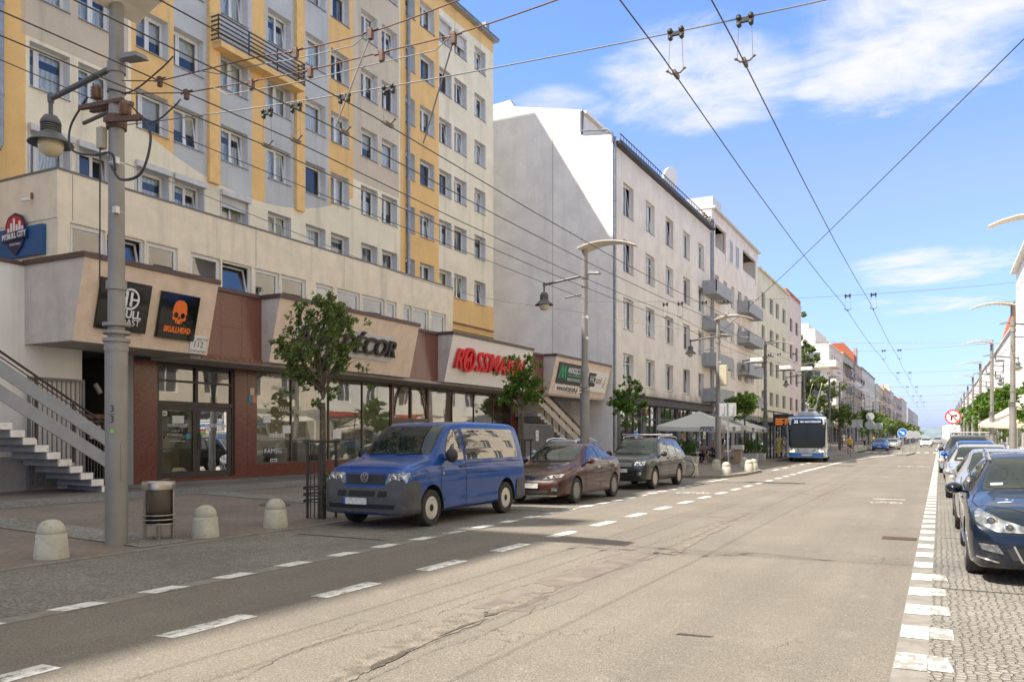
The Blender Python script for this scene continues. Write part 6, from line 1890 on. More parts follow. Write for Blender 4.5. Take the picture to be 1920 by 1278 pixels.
CIT = dict(hood=[[(.80, 1.42), (.845, 1.0), (.80, .60), (.62, .40), (.35, .25), (0, .20)]], st=[(0, .26, .60, .50, .59, .55, .55, .03), (.05, .20, .76, .59, .75, .69, .645, .03), (.14, .18, .86, .69, .84, .75, .76, .04), (.34, .17, .905, .78, .87, .76, .86, .05), (.9, .17, .925, .86, .885, .76, .95, .05), (1.35, .17, .93, .90, .885, .75, 1.01, .05), (1.45, .17, .93, .905, .885, .74, 1.045, .05), (2.2, .17, .93, .93, .875, .61, 1.41, .06),
               (2.55, .17, .93, .95, .87, .59, 1.465, .06), (3.5, .17, .93, .97, .865, .58, 1.46, .06), (4.2, .17, .93, .98, .86, .57, 1.41, .06), (4.6, .22, .91, .98, .84, .55, 1.24, .06), (4.75, .28, .85, .92, .79, .55, .98, .05), (4.8, .34, .76, .8, .72, .58, .84, .04)],
           axles=(1.02, 3.83), wr=.335, ra=.365, archz=.345, track=.915, ww=.225, paint=P_cit, rim='five', rim_mat=M_alloy, xin=.58, shield=[(-.70, 1.035), (.70, 1.035), (.56, 1.385), (-.56, 1.385)],
           side=[[(1.78, .985), (2.75, .99), (2.72, 1.375), (2.45, 1.38), (2.12, 1.26)], [(2.83, .99), (3.75, 1.0), (3.70, 1.37), (2.82, 1.38)], [(3.83, 1.01), (4.45, 1.06), (4.25, 1.31), (3.81, 1.36)]], sidetrim=[[(1.70, .965), (4.55, 1.03), (4.25, 1.345), (2.7, 1.41), (2.3, 1.385)]],
           gaps=[((1.55, .27), (1.58, .92)), ((2.79, .26), (2.79, .97)), ((3.55, .6), (3.75, .99))], handles=[(2.62, .84), (3.55, .86)], handle_mat=M_chrome, lamp=[[(.30, .60), (.62, .60), (.83, .70), (.84, .80), (.78, .835), (.56, .735), (.34, .665)]], bulbs=[(.50, .655, .05), (.68, .715, .062)],
           front=[('grille', [rounded([(-.26, .575), (.26, .575), (.30, .625), (-.30, .625)], .02)], M_gap, .006), ('lower_grille', [rounded([(-.36, .27), (.36, .27), (.44, .44), (-.44, .44)], .04)], M_gap, .006)],
           frontm=[('fog_light', [[(.56, .365), (.76, .40), (.80, .475), (.62, .465)]], M_lamp, .01), ('bumper_chrome', [seg2((.46, .46), (.38, .29), .022), seg2((.38, .29), (.30, .255), .022), seg2((.60, .27), (.82, .32), .02)], M_chrome, .012), ('air_intake', [[(.40, .30), (.47, .30), (.53, .42), (.47, .44)]], M_trim, .012), ('washer_flap', [seg2((.55, .56), (.64, .57), .006), seg2((.55, .53), (.64, .54), .006)], M_gap, .006)],
           slats=[(-.25, .25, .58, .62, 2, M_alloy), (-.36, .36, .28, .43, 6, M_trim)], plate=(0, .50, .52, .115), mirror=(.92, 1.86, 1.0, .21, .155), extra=cit_extra, molding=[[(1.3, .30), (3.4, .30), (3.4, .33), (1.3, .33)]])
cit = build_car('parked_car', 'dark petrol blue estate car parked closest on the right, cut by the frame', 'car', CIT)
cit.location = (1.20, 10.8, .012)

# ---- copies of the kinds in other colours
def repaint(root, mt, swap=None):
    for o in COL.objects:
        p = o
        while p.parent: p = p.parent
        if p is root and o.type == 'MESH':
            for s_ in o.material_slots:
                if s_.material in (P_van, P_civ, P_sub, P_cit): s_.link = 'OBJECT'; s_.material = mt
def parked(src, x, y, label, paint, sc=None, rz=0, name='parked_car'):
    c = clone(src, (x, y, .012), rz, label, 'cars parked along the kerbs', scale=sc)
    c.name = name
    repaint(c, paint)
    return c
for o_ in (civ, sub, cit): o_['group'] = 'cars parked along the kerbs'
P_silver = car_paint('silver paint', (.42, .43, .44), .55, .3, .08); P_gold = car_paint('pale champagne paint', (.50, .48, .44), .45, .3, .08); P_blue = car_paint('bright blue paint', (.012, .10, .42), .2, .3, .05)
P_grey = car_paint('dark grey paint', (.075, .075, .08), .4, .3, .1); P_lb = car_paint('ice blue silver paint', (.36, .43, .50), .5, .3, .06); P_white = car_paint('white paint', (.70, .70, .70), 0, .3, .06); P_green = car_paint('dark green paint', (.02, .05, .04), .3, .3, .1)
parked(civ, 1.12, 16.35, 'grey silver hatchback directly behind the dark petrol blue estate', P_silver, (1, 1.03, 1.0))
parked(cit, 1.06, 24.9, 'pale champagne estate behind the grey silver hatchback on the right', P_gold)
parked(civ, 1.1, 31.0, 'bright blue hatchback in the right row under the grey off-roader roof', P_blue, (1, 1, 1.06))
parked(sub, 1.05, 36.6, 'tall dark grey off-roader with roof rails in the right row', P_grey, (1.04, 1.04, 1.06))
parked(civ, .85, 42.6, 'light grey blue car standing out into the road beyond the right row', P_lb)
for i, (sr, pt, lb) in enumerate(((cit, P_green, 'dark green estate further along the right kerb, mostly hidden'), (sub, P_silver, 'silver off-roader further along the right kerb, mostly hidden'), (civ, P_white, 'white hatchback far along the right kerb, mostly hidden'))): parked(sr, 1.2, 49 + i * 6.2, lb, pt)
parked(cit, -12.95, 26.9, 'ice blue silver estate on the pavement behind the dark grey off-roader', P_lb, (1, 1.06, 1.08))
for (sr, x, y, pt, lb) in ((civ, -6.4, 108, P_blue, 'blue car parked beyond the junction under the far trees'), (cit, -5.6, 118, P_gold, 'pale car parked beside the blue round signs'), (civ, -2.0, 150, P_white, 'white car driving towards us far down the street'), (sub, -6.6, 132, P_grey, 'dark car parked far down the left kerb'), (civ, -2.1, 182, P_lb, 'small light blue car far down the street'), (cit, -6.7, 150, P_silver, 'small silver car far down the left kerb'), (civ, -.4, 205, P_silver, 'tiny silver car in the far distance')):
    parked(sr, x, y, lb, pt, name='car')

# ------------------------------------------------------------------ trolleybus
bus = thing('trolleybus', 'blue and white trolleybus on line 32 standing at the bus stop', 'bus', (-8.0, 55.2, 0))
P_bw = mat('bus white', (.72, .72, .70), .25, coat=.6); P_bb = mat('bus blue', (.01, .16, .48), .25, coat=.6)
bst = [(0, .32, 1.10, 1.2, 1.12, 1.02, 2.92, .1), (.05, .30, 1.18, 1.2, 1.18, 1.10, 2.97, .1), (.15, .28, 1.24, 1.2, 1.24, 1.17, 3.02, .1), (.4, .28, 1.27, 1.2, 1.27, 1.2, 3.05, .1), (6, .28, 1.275, 1.2, 1.275, 1.2, 3.06, .1), (11.6, .28, 1.275, 1.2, 1.275, 1.2, 3.05, .1), (11.95, .3, 1.22, 1.2, 1.22, 1.15, 3.0, .1), (12, .32, 1.15, 1.2, 1.15, 1.1, 2.9, .1)]
me = body_mesh(bst, (2.7, 8.7), .56, .75, [P_bw, M_well], .46, 40, .96)
bo = bpy.data.objects.new('body', me); place(bo, 'body', bus, True); bv = bvh_of(me)
def bpart(nm, items, mt, par=bus, off=.006, grid=.16, **kw):
    mb = MB()
    for (sd, p) in items: decal(mb, bv, p, sd, off=off, grid=grid, **kw)
    return mb.build(nm, mt, par, local=True, fix=False)
bpart('windscreen_surround', [('front', rounded([(-1.20, .93), (1.20, .93), (1.19, 2.84), (-1.19, 2.84)], .08))], M_trim, off=.006)
bpart('windscreen', [('front', rounded([(-1.14, 1.0), (1.14, 1.0), (1.15, 2.48), (-1.15, 2.48)], .1))], M_shield, off=.012, grid=.1)
bpart('windscreen_divider', [('front', [(-.02, 1.0), (.02, 1.0), (.02, 2.5), (-.02, 2.5)])], M_trim, off=.016)
bpart('blue_front_top', [('front', [(-1.14, 2.82), (1.14, 2.82), (1.08, 2.91), (-1.08, 2.91)])], P_bb, off=.009)
b_ = MB(); b_.box(-1.1, 1.1, .1, 1.4, 3.03, 3.075); b_.build('roof_front', P_bb, bus, local=True, bevel=.02)
bpart('destination_display', [('front', rounded([(-1.0, 2.52), (1.0, 2.52), (.98, 2.80), (-.98, 2.80)], .05))], mat('display black', (.01, .01, .012), .15), off=.014)
bpart('blue_front_band', [('front', [(-1.14, .34), (1.14, .34), (1.18, .66), (.7, .60), (-.7, .60), (-1.18, .66)])], P_bb, off=.01)
bpart('blue_roof_band', [('front', [(-1.05, 2.86), (1.05, 2.86), (1.0, 2.96), (-1.0, 2.96)])] + [(s, [(.3, 2.55), (11.7, 2.55), (11.7, 2.92), (.3, 2.92)]) for s in ('left', 'right')], P_bb, off=.008)
for s in ('left', 'right'):
    bpart('blue_side_band', [(s, [(.4, .42), (11.7, .42), (11.7, .8), (.4, .8)])], P_bb, off=.006)
    for k in range(7): bpart('side_window', [(s, rounded([(.5 + k * 1.6, 1.25), (1.95 + k * 1.6, 1.25), (1.95 + k * 1.6, 2.45), (.5 + k * 1.6, 2.45)], .08))], M_carglass, off=.01)
M_lit = mat('lit headlamp', (1, .96, .8), .3, emit=6, ecol=(1, .95, .8)); M_litam = mat('lit indicator', (1, .4, .05), .3, emit=4, ecol=(1, .4, .05))
for s in (1, -1):
    lo = bpart('headlight', [('front', rounded([(s * .72, .62), (s * 1.08, .66), (s * 1.10, .82), (s * .86, .80)], .03))], M_lamp, off=.012, grid=.08)
    for (x, r, mt) in ((.85, .055, M_lit), (1.0, .05, M_litam)):
        b_ = MB(); h = bv.ray_cast(Vector((s * x, -6, .72)), Vector((0, 1, 0)))[0]; b_.lathe([(r, 0), (r * .8, -.02), (.001, -.025)], (s * x, h.y - .02, .72), 12, axis='y'); b_.build('bulb', mt, lo, local=True)
    b_ = MB(); b_.box(s * 1.42 - .1, s * 1.42 + .1, -.25, -.12, 1.75, 2.35); b_.bar((s * 1.15, .05, 2.6), (s * 1.42, -.18, 2.4), .05); b_.build('wing_mirror', M_trim, bus, local=True, bevel=.04)
    for y in (2.7, 8.7): make_wheel(bus, s * 1.25, y, .48, .29, 'steel', M_steelw)
b_ = MB(); b_.box(-.34, .34, -.035, -.01, .42, .54); b_.build('number_plate', M_plate, bus, local=True)
b_ = MB(); b_.box(-.62, .62, 1.0, 4.0, 3.06, 3.38); b_.box(-.8, .8, 5.0, 8.5, 3.06, 3.34); b_.build('roof_equipment', mat('roof box grey', (.5, .5, .48), .6), bus, local=True, bevel=.05)
M_led = mat('white led', (.9, .95, 1), .5, emit=.5, ecol=(.85, .92, 1))
bf = lambda x, z: Matrix.Translation((x, -.03, z)) @ Matrix.Rotation(PI / 2, 4, 'X')
lettering('lettering', '32', bf(-.68, 2.67), M_led, bus, .27, True, extrude=.003); lettering('lettering', 'MAŁY KACK STRZELCÓW', bf(.22, 2.67), M_led, bus, .17, True, extrude=.003, sx=.66)
lettering('lettering', '3076', bf(.82, .88), P_bb, bus, .17, True, extrude=.002)
b_ = MB()
for p in ringpoly(-.05, .78, .085, .11, 20, 1.5) + ringpoly(-.55, .80, .05, .09, 16): b_.prism(p, lambda q, d: (q[0], -.02 - d, q[1]), 0, .004, 0)
for p in ([(.32, .74), (.46, .74), (.60, .86), (.56, .88), (.46, .82), (.36, .78)], [(-1.0, .78), (-.92, .78), (-.92, .86), (-1.0, .86)]): b_.prism(p, lambda q, d: (q[0], -.02 - d, q[1]), 0, .004, 1 if p[0][0] > 0 else 2)
b_.build('front_emblems', [mat('grey emblem', (.3, .3, .3), .5), mat('green emblem', (.02, .3, .06), .5), P_bb], bus, local=True)
for s in (1, -1):
    b_ = MB(); b_.tube([(s * .32, 4.2, 3.35), (s * .34 + .35, 9.6, 5.62)], [.04, .025], 6, 0); b_.tube([(s * .34 + .35, 9.6, 5.62), (s * .34 + .37, 10.2, 5.8)], .035, 6, 1); b_.build('trolley_pole', [mat('pole grey', (.3, .3, .3), .5, metal=.4), mat('yellow pole head', (.75, .6, .05), .5)], bus, local=True)
bus.location = (-7.82, 57.6, .005); bus.rotation_euler = (0, 0, math.radians(5.5))
# ================================================================== lamps, wires, street furniture
M_pole = mat('grey painted lamp post', (.27, .255, .235), .5, metal=.25, noise=.12, nscale=1.5, streak=.5, dirtcol=(.17, .14, .11))
M_pole_d = mat('dark lamp bracket', (.12, .125, .13), .5, metal=.3, noise=.1)
M_opal = mat('opal globe', (.62, .54, .36), .25, noise=.06)
M_lampsh = mat('cream reflector sheet', (.72, .66, .56), .55, noise=.05)
M_ins = mat('rusty fitting', (.13, .07, .05), .7, noise=.3, nscale=30)
M_wire = mat('bronze wire', (.045, .042, .042), .6)
M_steelwire = mat('steel rope', (.22, .21, .20), .5)
M_blackins = mat('black insulator', (.03, .028, .027), .6)

def lamp_proto(name, label, dark=False):
    r = thing(name, label, 'lamp post', (0, 0, 0), group='arched street lamps along both pavements')
    pm = M_pole if not dark else mat('darker grey post', (.15, .145, .14), .5, metal=.3, noise=.1)
    b = MB(); b.tube([(0, 0, -.05), (0, 0, 3.15)], .165, 24); b.tube([(0, 0, 3.15), (0, 0, 8.5)], [.125, .105], 20)
    for z in (6.95, 7.25): b.tube([(0, 0, z), (0, 0, z + .16)], .135, 18)
    b.box(.14, .17, -.05, .05, 1.0, 1.55)
    b.build('post', pm, r, local=True)
    b = MB()
    for z in (3.12, 3.24, 3.36): b.tube([(0, 0, z), (0, 0, z + .05)], .20, 24)
    b.tube([(0, 0, 2.98), (0, 0, 3.1)], .175, 24); b.tube([(0, 0, 3.92), (0, 0, 4.06)], .15, 20)
    b.build('collar', pm, r, local=True)
    b = MB()
    for z in (5.1, 5.85): b.tube([(0, 0, z), (0, 0, z + .02)], .118, 16); b.box(.09, .17, -.14, -.07, z - .04, z + .06)
    b.build('clamp_band', mat('bright band', (.6, .6, .58), .4, metal=.5), r, local=True)
    b = MB(); b.tube([(-.08, 0, 7.36), (-1.62, 0, 7.16)], .045, 8); b.tube([(-1.6, 0, 7.24), (-1.6, 0, 6.86)], .035, 8); b.lathe([(.05, 7.1), (.055, 7.2), (.03, 7.26)], (-1.6, 0, 0), 10)
    b.tube([(.05, 0, 6.72), (-.78, 0, 6.62)], .03, 8)
    b.build('bracket_arm', M_pole_d, r, local=True)
    b = MB()
    b.lathe([(.03, 6.90), (.10, 6.88), (.15, 6.80), (.16, 6.74), (.13, 6.735)], (-1.6, 0, 0), 18, 0)
    for z in (6.70, 6.665, 6.63): b.lathe([(.125, z), (.155, z + .004), (.155, z + .018), (.125, z + .02)], (-1.6, 0, 0), 18, 0)
    b.lathe([(.115, 6.6), (.115, 6.74)], (-1.6, 0, 0), 14, 1)
    b.lathe([(.15, 6.61), (.22, 6.54), (.33, 6.44), (.345, 6.42), (.335, 6.42), (.2, 6.52)], (-1.6, 0, 0), 24, 0)
    lo = b.build('lantern', [M_pole_d, M_opal], r, local=True)
    b = MB(); b.lathe([(.001, 6.22), (.09, 6.235), (.165, 6.30), (.195, 6.39), (.18, 6.5), (.1, 6.58)], (-1.6, 0, 0), 20); b.build('globe', M_opal, lo, local=True)
    b = MB(); b.tube([(.08, 0, 7.42), (.28, 0, 7.45)], .05, 8); b.hexa([(.18, -.10, 7.40), (.60, -.12, 7.36), (.60, .12, 7.36), (.18, .10, 7.40)], [(.18, -.08, 7.50), (.55, -.09, 7.45), (.55, .09, 7.45), (.18, .08, 7.50)]); b.build('flood_lamp', mat('grey flood lamp', (.22, .22, .21), .5), r, local=True, bevel=.012)
    b = MB(); pr = [(-.12, 8.24), (.15, 8.33), (.45, 8.40), (.8, 8.43), (1.2, 8.41), (1.6, 8.33), (1.95, 8.20)]
    for (p, q) in zip(pr, pr[1:]):
        wa, wb_ = .46 - .11 * p[0], .46 - .11 * q[0]
        b.hexa([(p[0], -wa, p[1]), (q[0], -wb_, q[1]), (q[0], wb_, q[1]), (p[0], wa, p[1])], [(p[0], -wa, p[1] + .035), (q[0], -wb_, q[1] + .035), (q[0], wb_, q[1] + .035), (p[0], wa, p[1] + .035)])
    b.build('arched_reflector', M_lampsh, r, local=True)
    b = MB(); b.tube([(0, 0, 8.46), (.5, 0, 8.52), (1.1, 0, 8.50)], .035, 8); b.build('reflector_bracket', pm, r, local=True)
    return r
lamp = lamp_proto('street_lamp', 'nearest grey lamp post with a hanging bell lantern and tangled cables, by the litter bin')
dlamp = lamp_proto('street_lamp', 'dark grey lamp post beside the bus stop', True)
LX, RX = -11.25, 3.3
lamp.location = (LX, 8.5, .03)
left_l = [(27.4, 'pale lamp post beside the hostel sign, second from the camera'), (47.4, 'lamp post with a yellow box in front of the café parasols'), (61.8, None), (81, 'dark lamp post in front of the ivy tree'), (101, 'dark lamp post in front of the white corner house'), (112, 'dark lamp post just behind the cyclist')]
for (y, lb) in left_l:
    if lb is None: dlamp.location = (LX, y, .08); continue
    clone(lamp if y < 60 else dlamp, (LX, y, .08), 0, lb)
for i in range(8): clone(dlamp if i % 2 else lamp, (LX, 131 + i * 20, .09), 0, 'lamp post far down the left pavement')
for i, lb in enumerate(('lamp post off the right edge whose cream reflector reaches into the picture', 'nearest lamp post wholly in view on the right, before the white corniced house', 'right lamp post in front of the red roofed white house', 'right lamp post above the green trees', 'right lamp post beyond the green trees')):
    clone(lamp, (RX, 30 + i * 19, .06), PI, lb)
clone(lamp, (RX, 11, .06), PI, 'lamp post off the right edge beside the dark petrol blue estate')
for i in range(6): clone(lamp, (RX, 125 + i * 19, .06), PI, 'lamp post far down the right pavement')
# cable fittings on the nearest post
kit = thing('cable_fittings', 'rusty brackets, insulators and looping black cables on the nearest lamp post', 'cable fittings', (LX, 8.5, 6.6))
b = MB()
b.bar((LX - .75, 8.42, 6.86), (LX + .25, 8.42, 6.80), .07, .06); b.bar((LX - .7, 8.58, 6.86), (LX + .25, 8.58, 6.80), .07, .06); b.bar((LX, 8.3, 6.5), (LX + .75, 8.35, 6.42), .06, .08); b.tube([(LX, 8.5, 6.42), (LX, 8.5, 6.62)], .15, 16)
b.build('bracket', M_ins, kit)
for (x, y, z) in ((LX - .35, 8.42, 6.92), (LX + .42, 8.33, 6.50)):
    b = MB(); b.lathe([(.03, 0), (.09, .01), (.075, .05), (.095, .06), (.075, .10), (.095, .11), (.075, .15), (.09, .16), (.05, .22), (.001, .23)], (x, y, z), 16); b.build('insulator', mat('brown glazed insulator', (.16, .09, .06), .25), kit)
def curve(pts, n=10):
    P = [Vector(p) for p in pts]; out = []
    P = [P[0] * 2 - P[1]] + P + [P[-1] * 2 - P[-2]]
    for i in range(1, len(P) - 2):
        for k in range(n):
            t = k / n
            out.append(.5 * ((2 * P[i]) + (-P[i - 1] + P[i + 1]) * t + (2 * P[i - 1] - 5 * P[i] + 4 * P[i + 1] - P[i + 2]) * t * t + (-P[i - 1] + 3 * P[i] - 3 * P[i + 1] + P[i + 2]) * t ** 3))
    return out + [P[-2]]
b = MB()
b.tube(curve([(LX - .55, 8.4, 6.98), (LX - .95, 8.4, 6.6), (LX - .85, 8.35, 6.2), (LX - .3, 8.32, 6.02), (LX + .12, 8.32, 5.98), (LX + .2, 8.33, 5.72)]), .018, 6)
b.tube(curve([(LX + .72, 8.35, 6.46), (LX + .95, 8.35, 6.1), (LX + .78, 8.33, 5.6), (LX + .35, 8.32, 5.55), (LX + .1, 8.33, 5.8)]), .02, 6); b.tube(curve([(LX, 8.36, 7.0), (LX + .5, 8.36, 6.85), (LX + 1.0, 8.45, 7.1), (LX + 1.25, 8.5, 7.28)]), .012, 6)
b.tube([(LX - .15, 8.33, 6.1), (LX - .16, 8.33, 4.0)], .012, 6)
b.tube(curve([(LX + .45, 8.33, 6.7), (LX + .9, 8.4, 6.35), (LX + 1.3, 8.45, 6.5), (LX + 1.4, 8.5, 6.62)]), .012, 6)
b.build('looping_cable', M_wire, kit)
b = MB(); b.box(LX - .2, LX - .08, 8.3, 8.4, 6.1, 6.42); b.build('junction_box', mat('old cream box', (.4, .36, .28), .6), kit)
# number and green mark on the post
pm_ = thing('post_number', 'small stencilled number 3 over 3 with a green dot on the nearest lamp post', 'marking', (LX + .1, 8.37, 1.9))
Mn = Matrix.Translation((LX + .09, 8.5 - .1455, 2.12)) @ Matrix.Rotation(math.radians(32), 4, 'Z') @ Matrix.Rotation(PI / 2, 4, 'X')
lettering('number', '3', Mn, M_black, pm_, .15, extrude=.001); lettering('number', '3', Mn @ Matrix.Translation((0, -.16, 0)), M_black, pm_, .15, extrude=.001)
flat([[(-.05, -.082), (.05, -.082), (.05, -.075), (-.05, -.075)]], Mn, M_black, pm_, 'rule', 0, .002)
flat([[(.03 * math.cos(a), -.34 + .03 * math.sin(a)) for a in [2 * PI * i / 14 for i in range(14)]]], Mn, mat('green dot', (.2, .6, .05), .5), pm_, 'green_dot', 0, .003)
bx = thing('switch_box', 'yellowish switch box strapped to the third left lamp post', 'box', (LX + .25, 47.3, 5)); b = MB(); b.box(LX + .13, LX + .55, 47.1, 47.45, 4.6, 5.75); b.build('case', mat('yellowed plastic', (.52, .47, .33), .6), bx, bevel=.03)

# ------------------------------------------------------------------ overhead wires
def wire(name, label, pts, r=.012, mt=M_wire, group=None, n=6):
    b = MB(); b.tube(pts, r, n, 0, True)
    o = b.build(name, mt, fix=False)
    return tag(o, label, 'wire', group)
CZ = 5.8
spans = [(8.6, 9.6), (27.4, 30), (47.4, 49), (61.8, 68), (81, 87), (101, 106), (120, 125), (140, 144), (160, 163)]
cw = [(-8.45, 'outermost contact wire over the left parking lane'), (-7.95, 'second contact wire from the shops, over the left kerb'), (-7.15, 'third contact wire from the shops, over the cycle lane'), (-6.45, 'fourth contact wire from the shops, over the left lane'), (-2.66, 'left one of the two contact wires over the right lane'), (-1.9, 'contact wire nearest the right kerb')]
for (x, lb) in cw:
    pts = []
    ys = [-20] + [a for a, b_ in spans] + [200, 260]
    for (ya, yb) in zip(ys, ys[1:]):
        for k in range(4):
            t = k / 4; pts.append((x, ya + (yb - ya) * t, CZ - .12 * math.sin(PI * t)))
    pts.append((x, 260, CZ))
    wire('contact_wire', lb, pts, .0078, group='trolleybus contact wires')
def span_z(x): return 6.28 + .000 + .0045 * (x + 4) ** 2
for i, (yl, yr) in enumerate(spans):
    pts = [(x, yl + (yr - yl) * (x - LX) / (RX - LX), span_z(x)) for x in [LX + (RX - LX) * k / 16 for k in range(17)]]
    wire('span_wire', ('nearest span wire carrying the wire hangers between the lamp posts', 'second span wire across the street, from the pale lamp post', 'third span wire across the street, from the lamp post with the yellow box')[i] if i < 3 else 'span wire across the far street', pts, .008 if i < 4 else .012, M_steelwire, 'span wires across the street')
hg = thing('wire_hanger', 'twin roller hanger holding a contact wire', 'wire hanger', (0, 0, 0), group='hangers of the contact wires')
b = MB(); b.box(-.09, .09, -.02, .02, .45, .49, 0)
for x in (-.065, .065): b.lathe([(.001, -.03), (.032, -.026), (.015, -.008), (.015, .008), (.032, .026), (.001, .03)], (x, 0, .505), 10, 0, axis='y'); b.lathe([(.001, -.025), (.026, -.02), (.026, .02), (.001, .025)], (x, 0, .43), 10, 0, axis='y')
b.build('roller_bar', M_blackins, hg, local=True)
b = MB(); b.tube([(-.07, 0, .42), (-.085, 0, .05)], .004, 5); b.build('strand', M_steelwire, hg, local=True); b = MB(); b.tube([(.07, 0, .42), (.085, 0, .05)], .004, 5); b.build('strand', M_steelwire, hg, local=True)
b = MB(); b.tube([(-.10, 0, .065), (-.05, 0, .02), (.05, 0, .02), (.10, 0, .065)], .011, 6); b.box(-.018, .018, -.09, .09, -.016, .03); b.lathe([(.001, -.018), (.022, 0), (.001, .018)], (-.10, 0, .06), 8); b.lathe([(.001, -.018), (.022, 0), (.001, .018)], (.10, 0, .06), 8); b.build('clamp', mat('bronze clamp', (.16, .13, .10), .5, metal=.3), hg, local=True)
first = True
ordn = ['outermost left', 'second', 'third', 'fourth']
for i, (yl, yr) in enumerate(spans[:7]):
    for j, (x, lb) in enumerate(cw):
        y = yl + (yr - yl) * (x - LX) / (RX - LX); dz = span_z(x) - CZ - .48
        lbl = ('hanger on the nearest span wire, %s' % ['at the outermost left contact wire', 'at the second contact wire from the shops', 'at the third contact wire from the shops', 'at the fourth contact wire from the shops', 'left of the two against the sky', 'right of the two against the sky'][j]) if i == 0 else ('hanger on a further span wire over the left side' if j < 4 else 'small dark hanger seen against the far sky')
        if first: hg.location = (x, y, CZ); hg['label'] = lbl; first = False
        else: c = clone(hg, (x, y, CZ), 0, lbl)
# sagging twin cables from the nearest post and their bridles
def px_line(pts, y): return [Vector(aty_(u, v, y)) for u, v in pts]
L1 = curve(px_line([(300, 152), (480, 108), (555, 95), (697, 60), (861, 0), (1000, -60), (1400, -260)], 8.9), 5)
L2 = curve(px_line([(350, 174), (480, 151), (582, 131), (716, 98), (851, 65), (1045, 0), (1450, -150)], 8.9), 5)
wire('feeder_cable', 'upper rusty feeder cable rising from the nearest lamp post across the tower', [(LX + .1, 8.5, 7.15)] + L1, .009, mat('rusty cable', (.16, .085, .06), .7))
wire('feeder_cable', 'lower rusty feeder cable running from the nearest lamp post into the sky', [(LX + .1, 8.5, 6.95)] + L2, .009, mat('rusty cable', (.16, .085, .06), .7))
lowL = lambda L, d: [p - Vector((0, .03, d * (1 if 0 < i < len(L) - 1 else 0))) for i, p in enumerate(L)]
wire('feeder_cable', 'grey companion strand just below the upper feeder cable', lowL(L1[2:16], .13), .007, M_steelwire); wire('feeder_cable', 'grey companion strand just below the lower feeder cable', lowL(L2[2:21], .15), .007, M_steelwire)
for k, ((u, v), lb) in enumerate((((300, 152), 'at the lamp post on the upper cable'), ((350, 176), 'at the lamp post on the lower cable'), ((472, 157), 'before the balcony on the lower cable'), ((555, 98), 'under the balcony on the upper cable'), ((582, 134), 'over the ochre pilaster on the lower cable'), ((695, 62), 'with a slanting rod on the upper cable'), ((716, 103), 'beside the downpipe on the lower cable'), ((851, 70), 'with a slanting rod near the roof corner'))):
    p = Vector(aty_(u, v, 8.88)); t_ = thing('cable_insulator', 'rusty block insulator ' + lb, 'insulator', p, group='rusty insulators on the feeder cables')
    b = MB(); b.box(p.x - .035, p.x + .035, p.y - .03, p.y + .03, p.z - .09, p.z + .05); b.box(p.x - .055, p.x + .02, p.y - .025, p.y + .025, p.z + .03, p.z + .07); b.build('block', M_ins, t_, bevel=.01)
    b = MB(); b.tube([(p.x - .12, p.y, p.z + .02), (p.x + .12, p.y, p.z + .03)], .014, 6); b.build('bolt', M_ins, t_)
for (u, v, x, y, lb) in ((695, 66, -7.15, 8.7, 'slanting rod from the upper feeder cable down to the third contact wire'), (851, 74, -6.45, 9.75, 'slanting rod from the lower feeder cable down to the fourth contact wire')):
    p = Vector(aty_(u, v, 8.88)); wire('bridle_rod', lb, [p, Vector((x, y, CZ + .02))], .011, mat('dull rod', (.2, .19, .18), .5))
wire('guy_wire', 'long thin wire crossing the sky down to the lamp post with the yellow box', curve([(3.3, 11, 8.5), (-4.2, 29.5, 7.75), (LX, 47.4, 7.5)], 8), .010)
wire('guy_wire', 'thin wire over the shop signs from the nearest to the second lamp post', curve([(LX, 8.5, 5.95), (LX - .02, 18, 5.5), (LX, 27.4, 6.1)], 8), .007, M_steelwire)
wire('guy_wire', 'thin cable across the tower towards the pale lamp post', curve([(-16, 3, 9.1), (-14, 14, 7.9), (LX, 27.4, 6.6)], 8), .009)
wire('guy_wire', 'pale rope with insulators leaving the second lamp post', curve([(LX, 27.4, 6.0), (-6, 38, 5.95), (RX, 49, 6.4)], 8), .012, mat('pale rope', (.5, .45, .38), .6))
for i, (x, y, z) in enumerate(((-9.6, 50, 6.2), (-8.6, 54, 6.0), (-7.6, 56, 6.05))):
    t_ = thing('section_insulator', ('white section insulator over the café', 'white section insulator over the bus bay', 'white section insulator nearest the bus')[i], 'insulator', (x, y, z), group='white section insulators'); b = MB(); b.box(x - .35, x + .35, y - .2, y + .2, z - .12, z + .14); b.build('casing', mat('insulator white', (.7, .68, .64), .5), t_, bevel=.04); b = MB(); b.tube([(x - .6, y, z - .15), (x + .6, y, z - .15)], .03, 6); b.build('rail', M_blackins, t_)

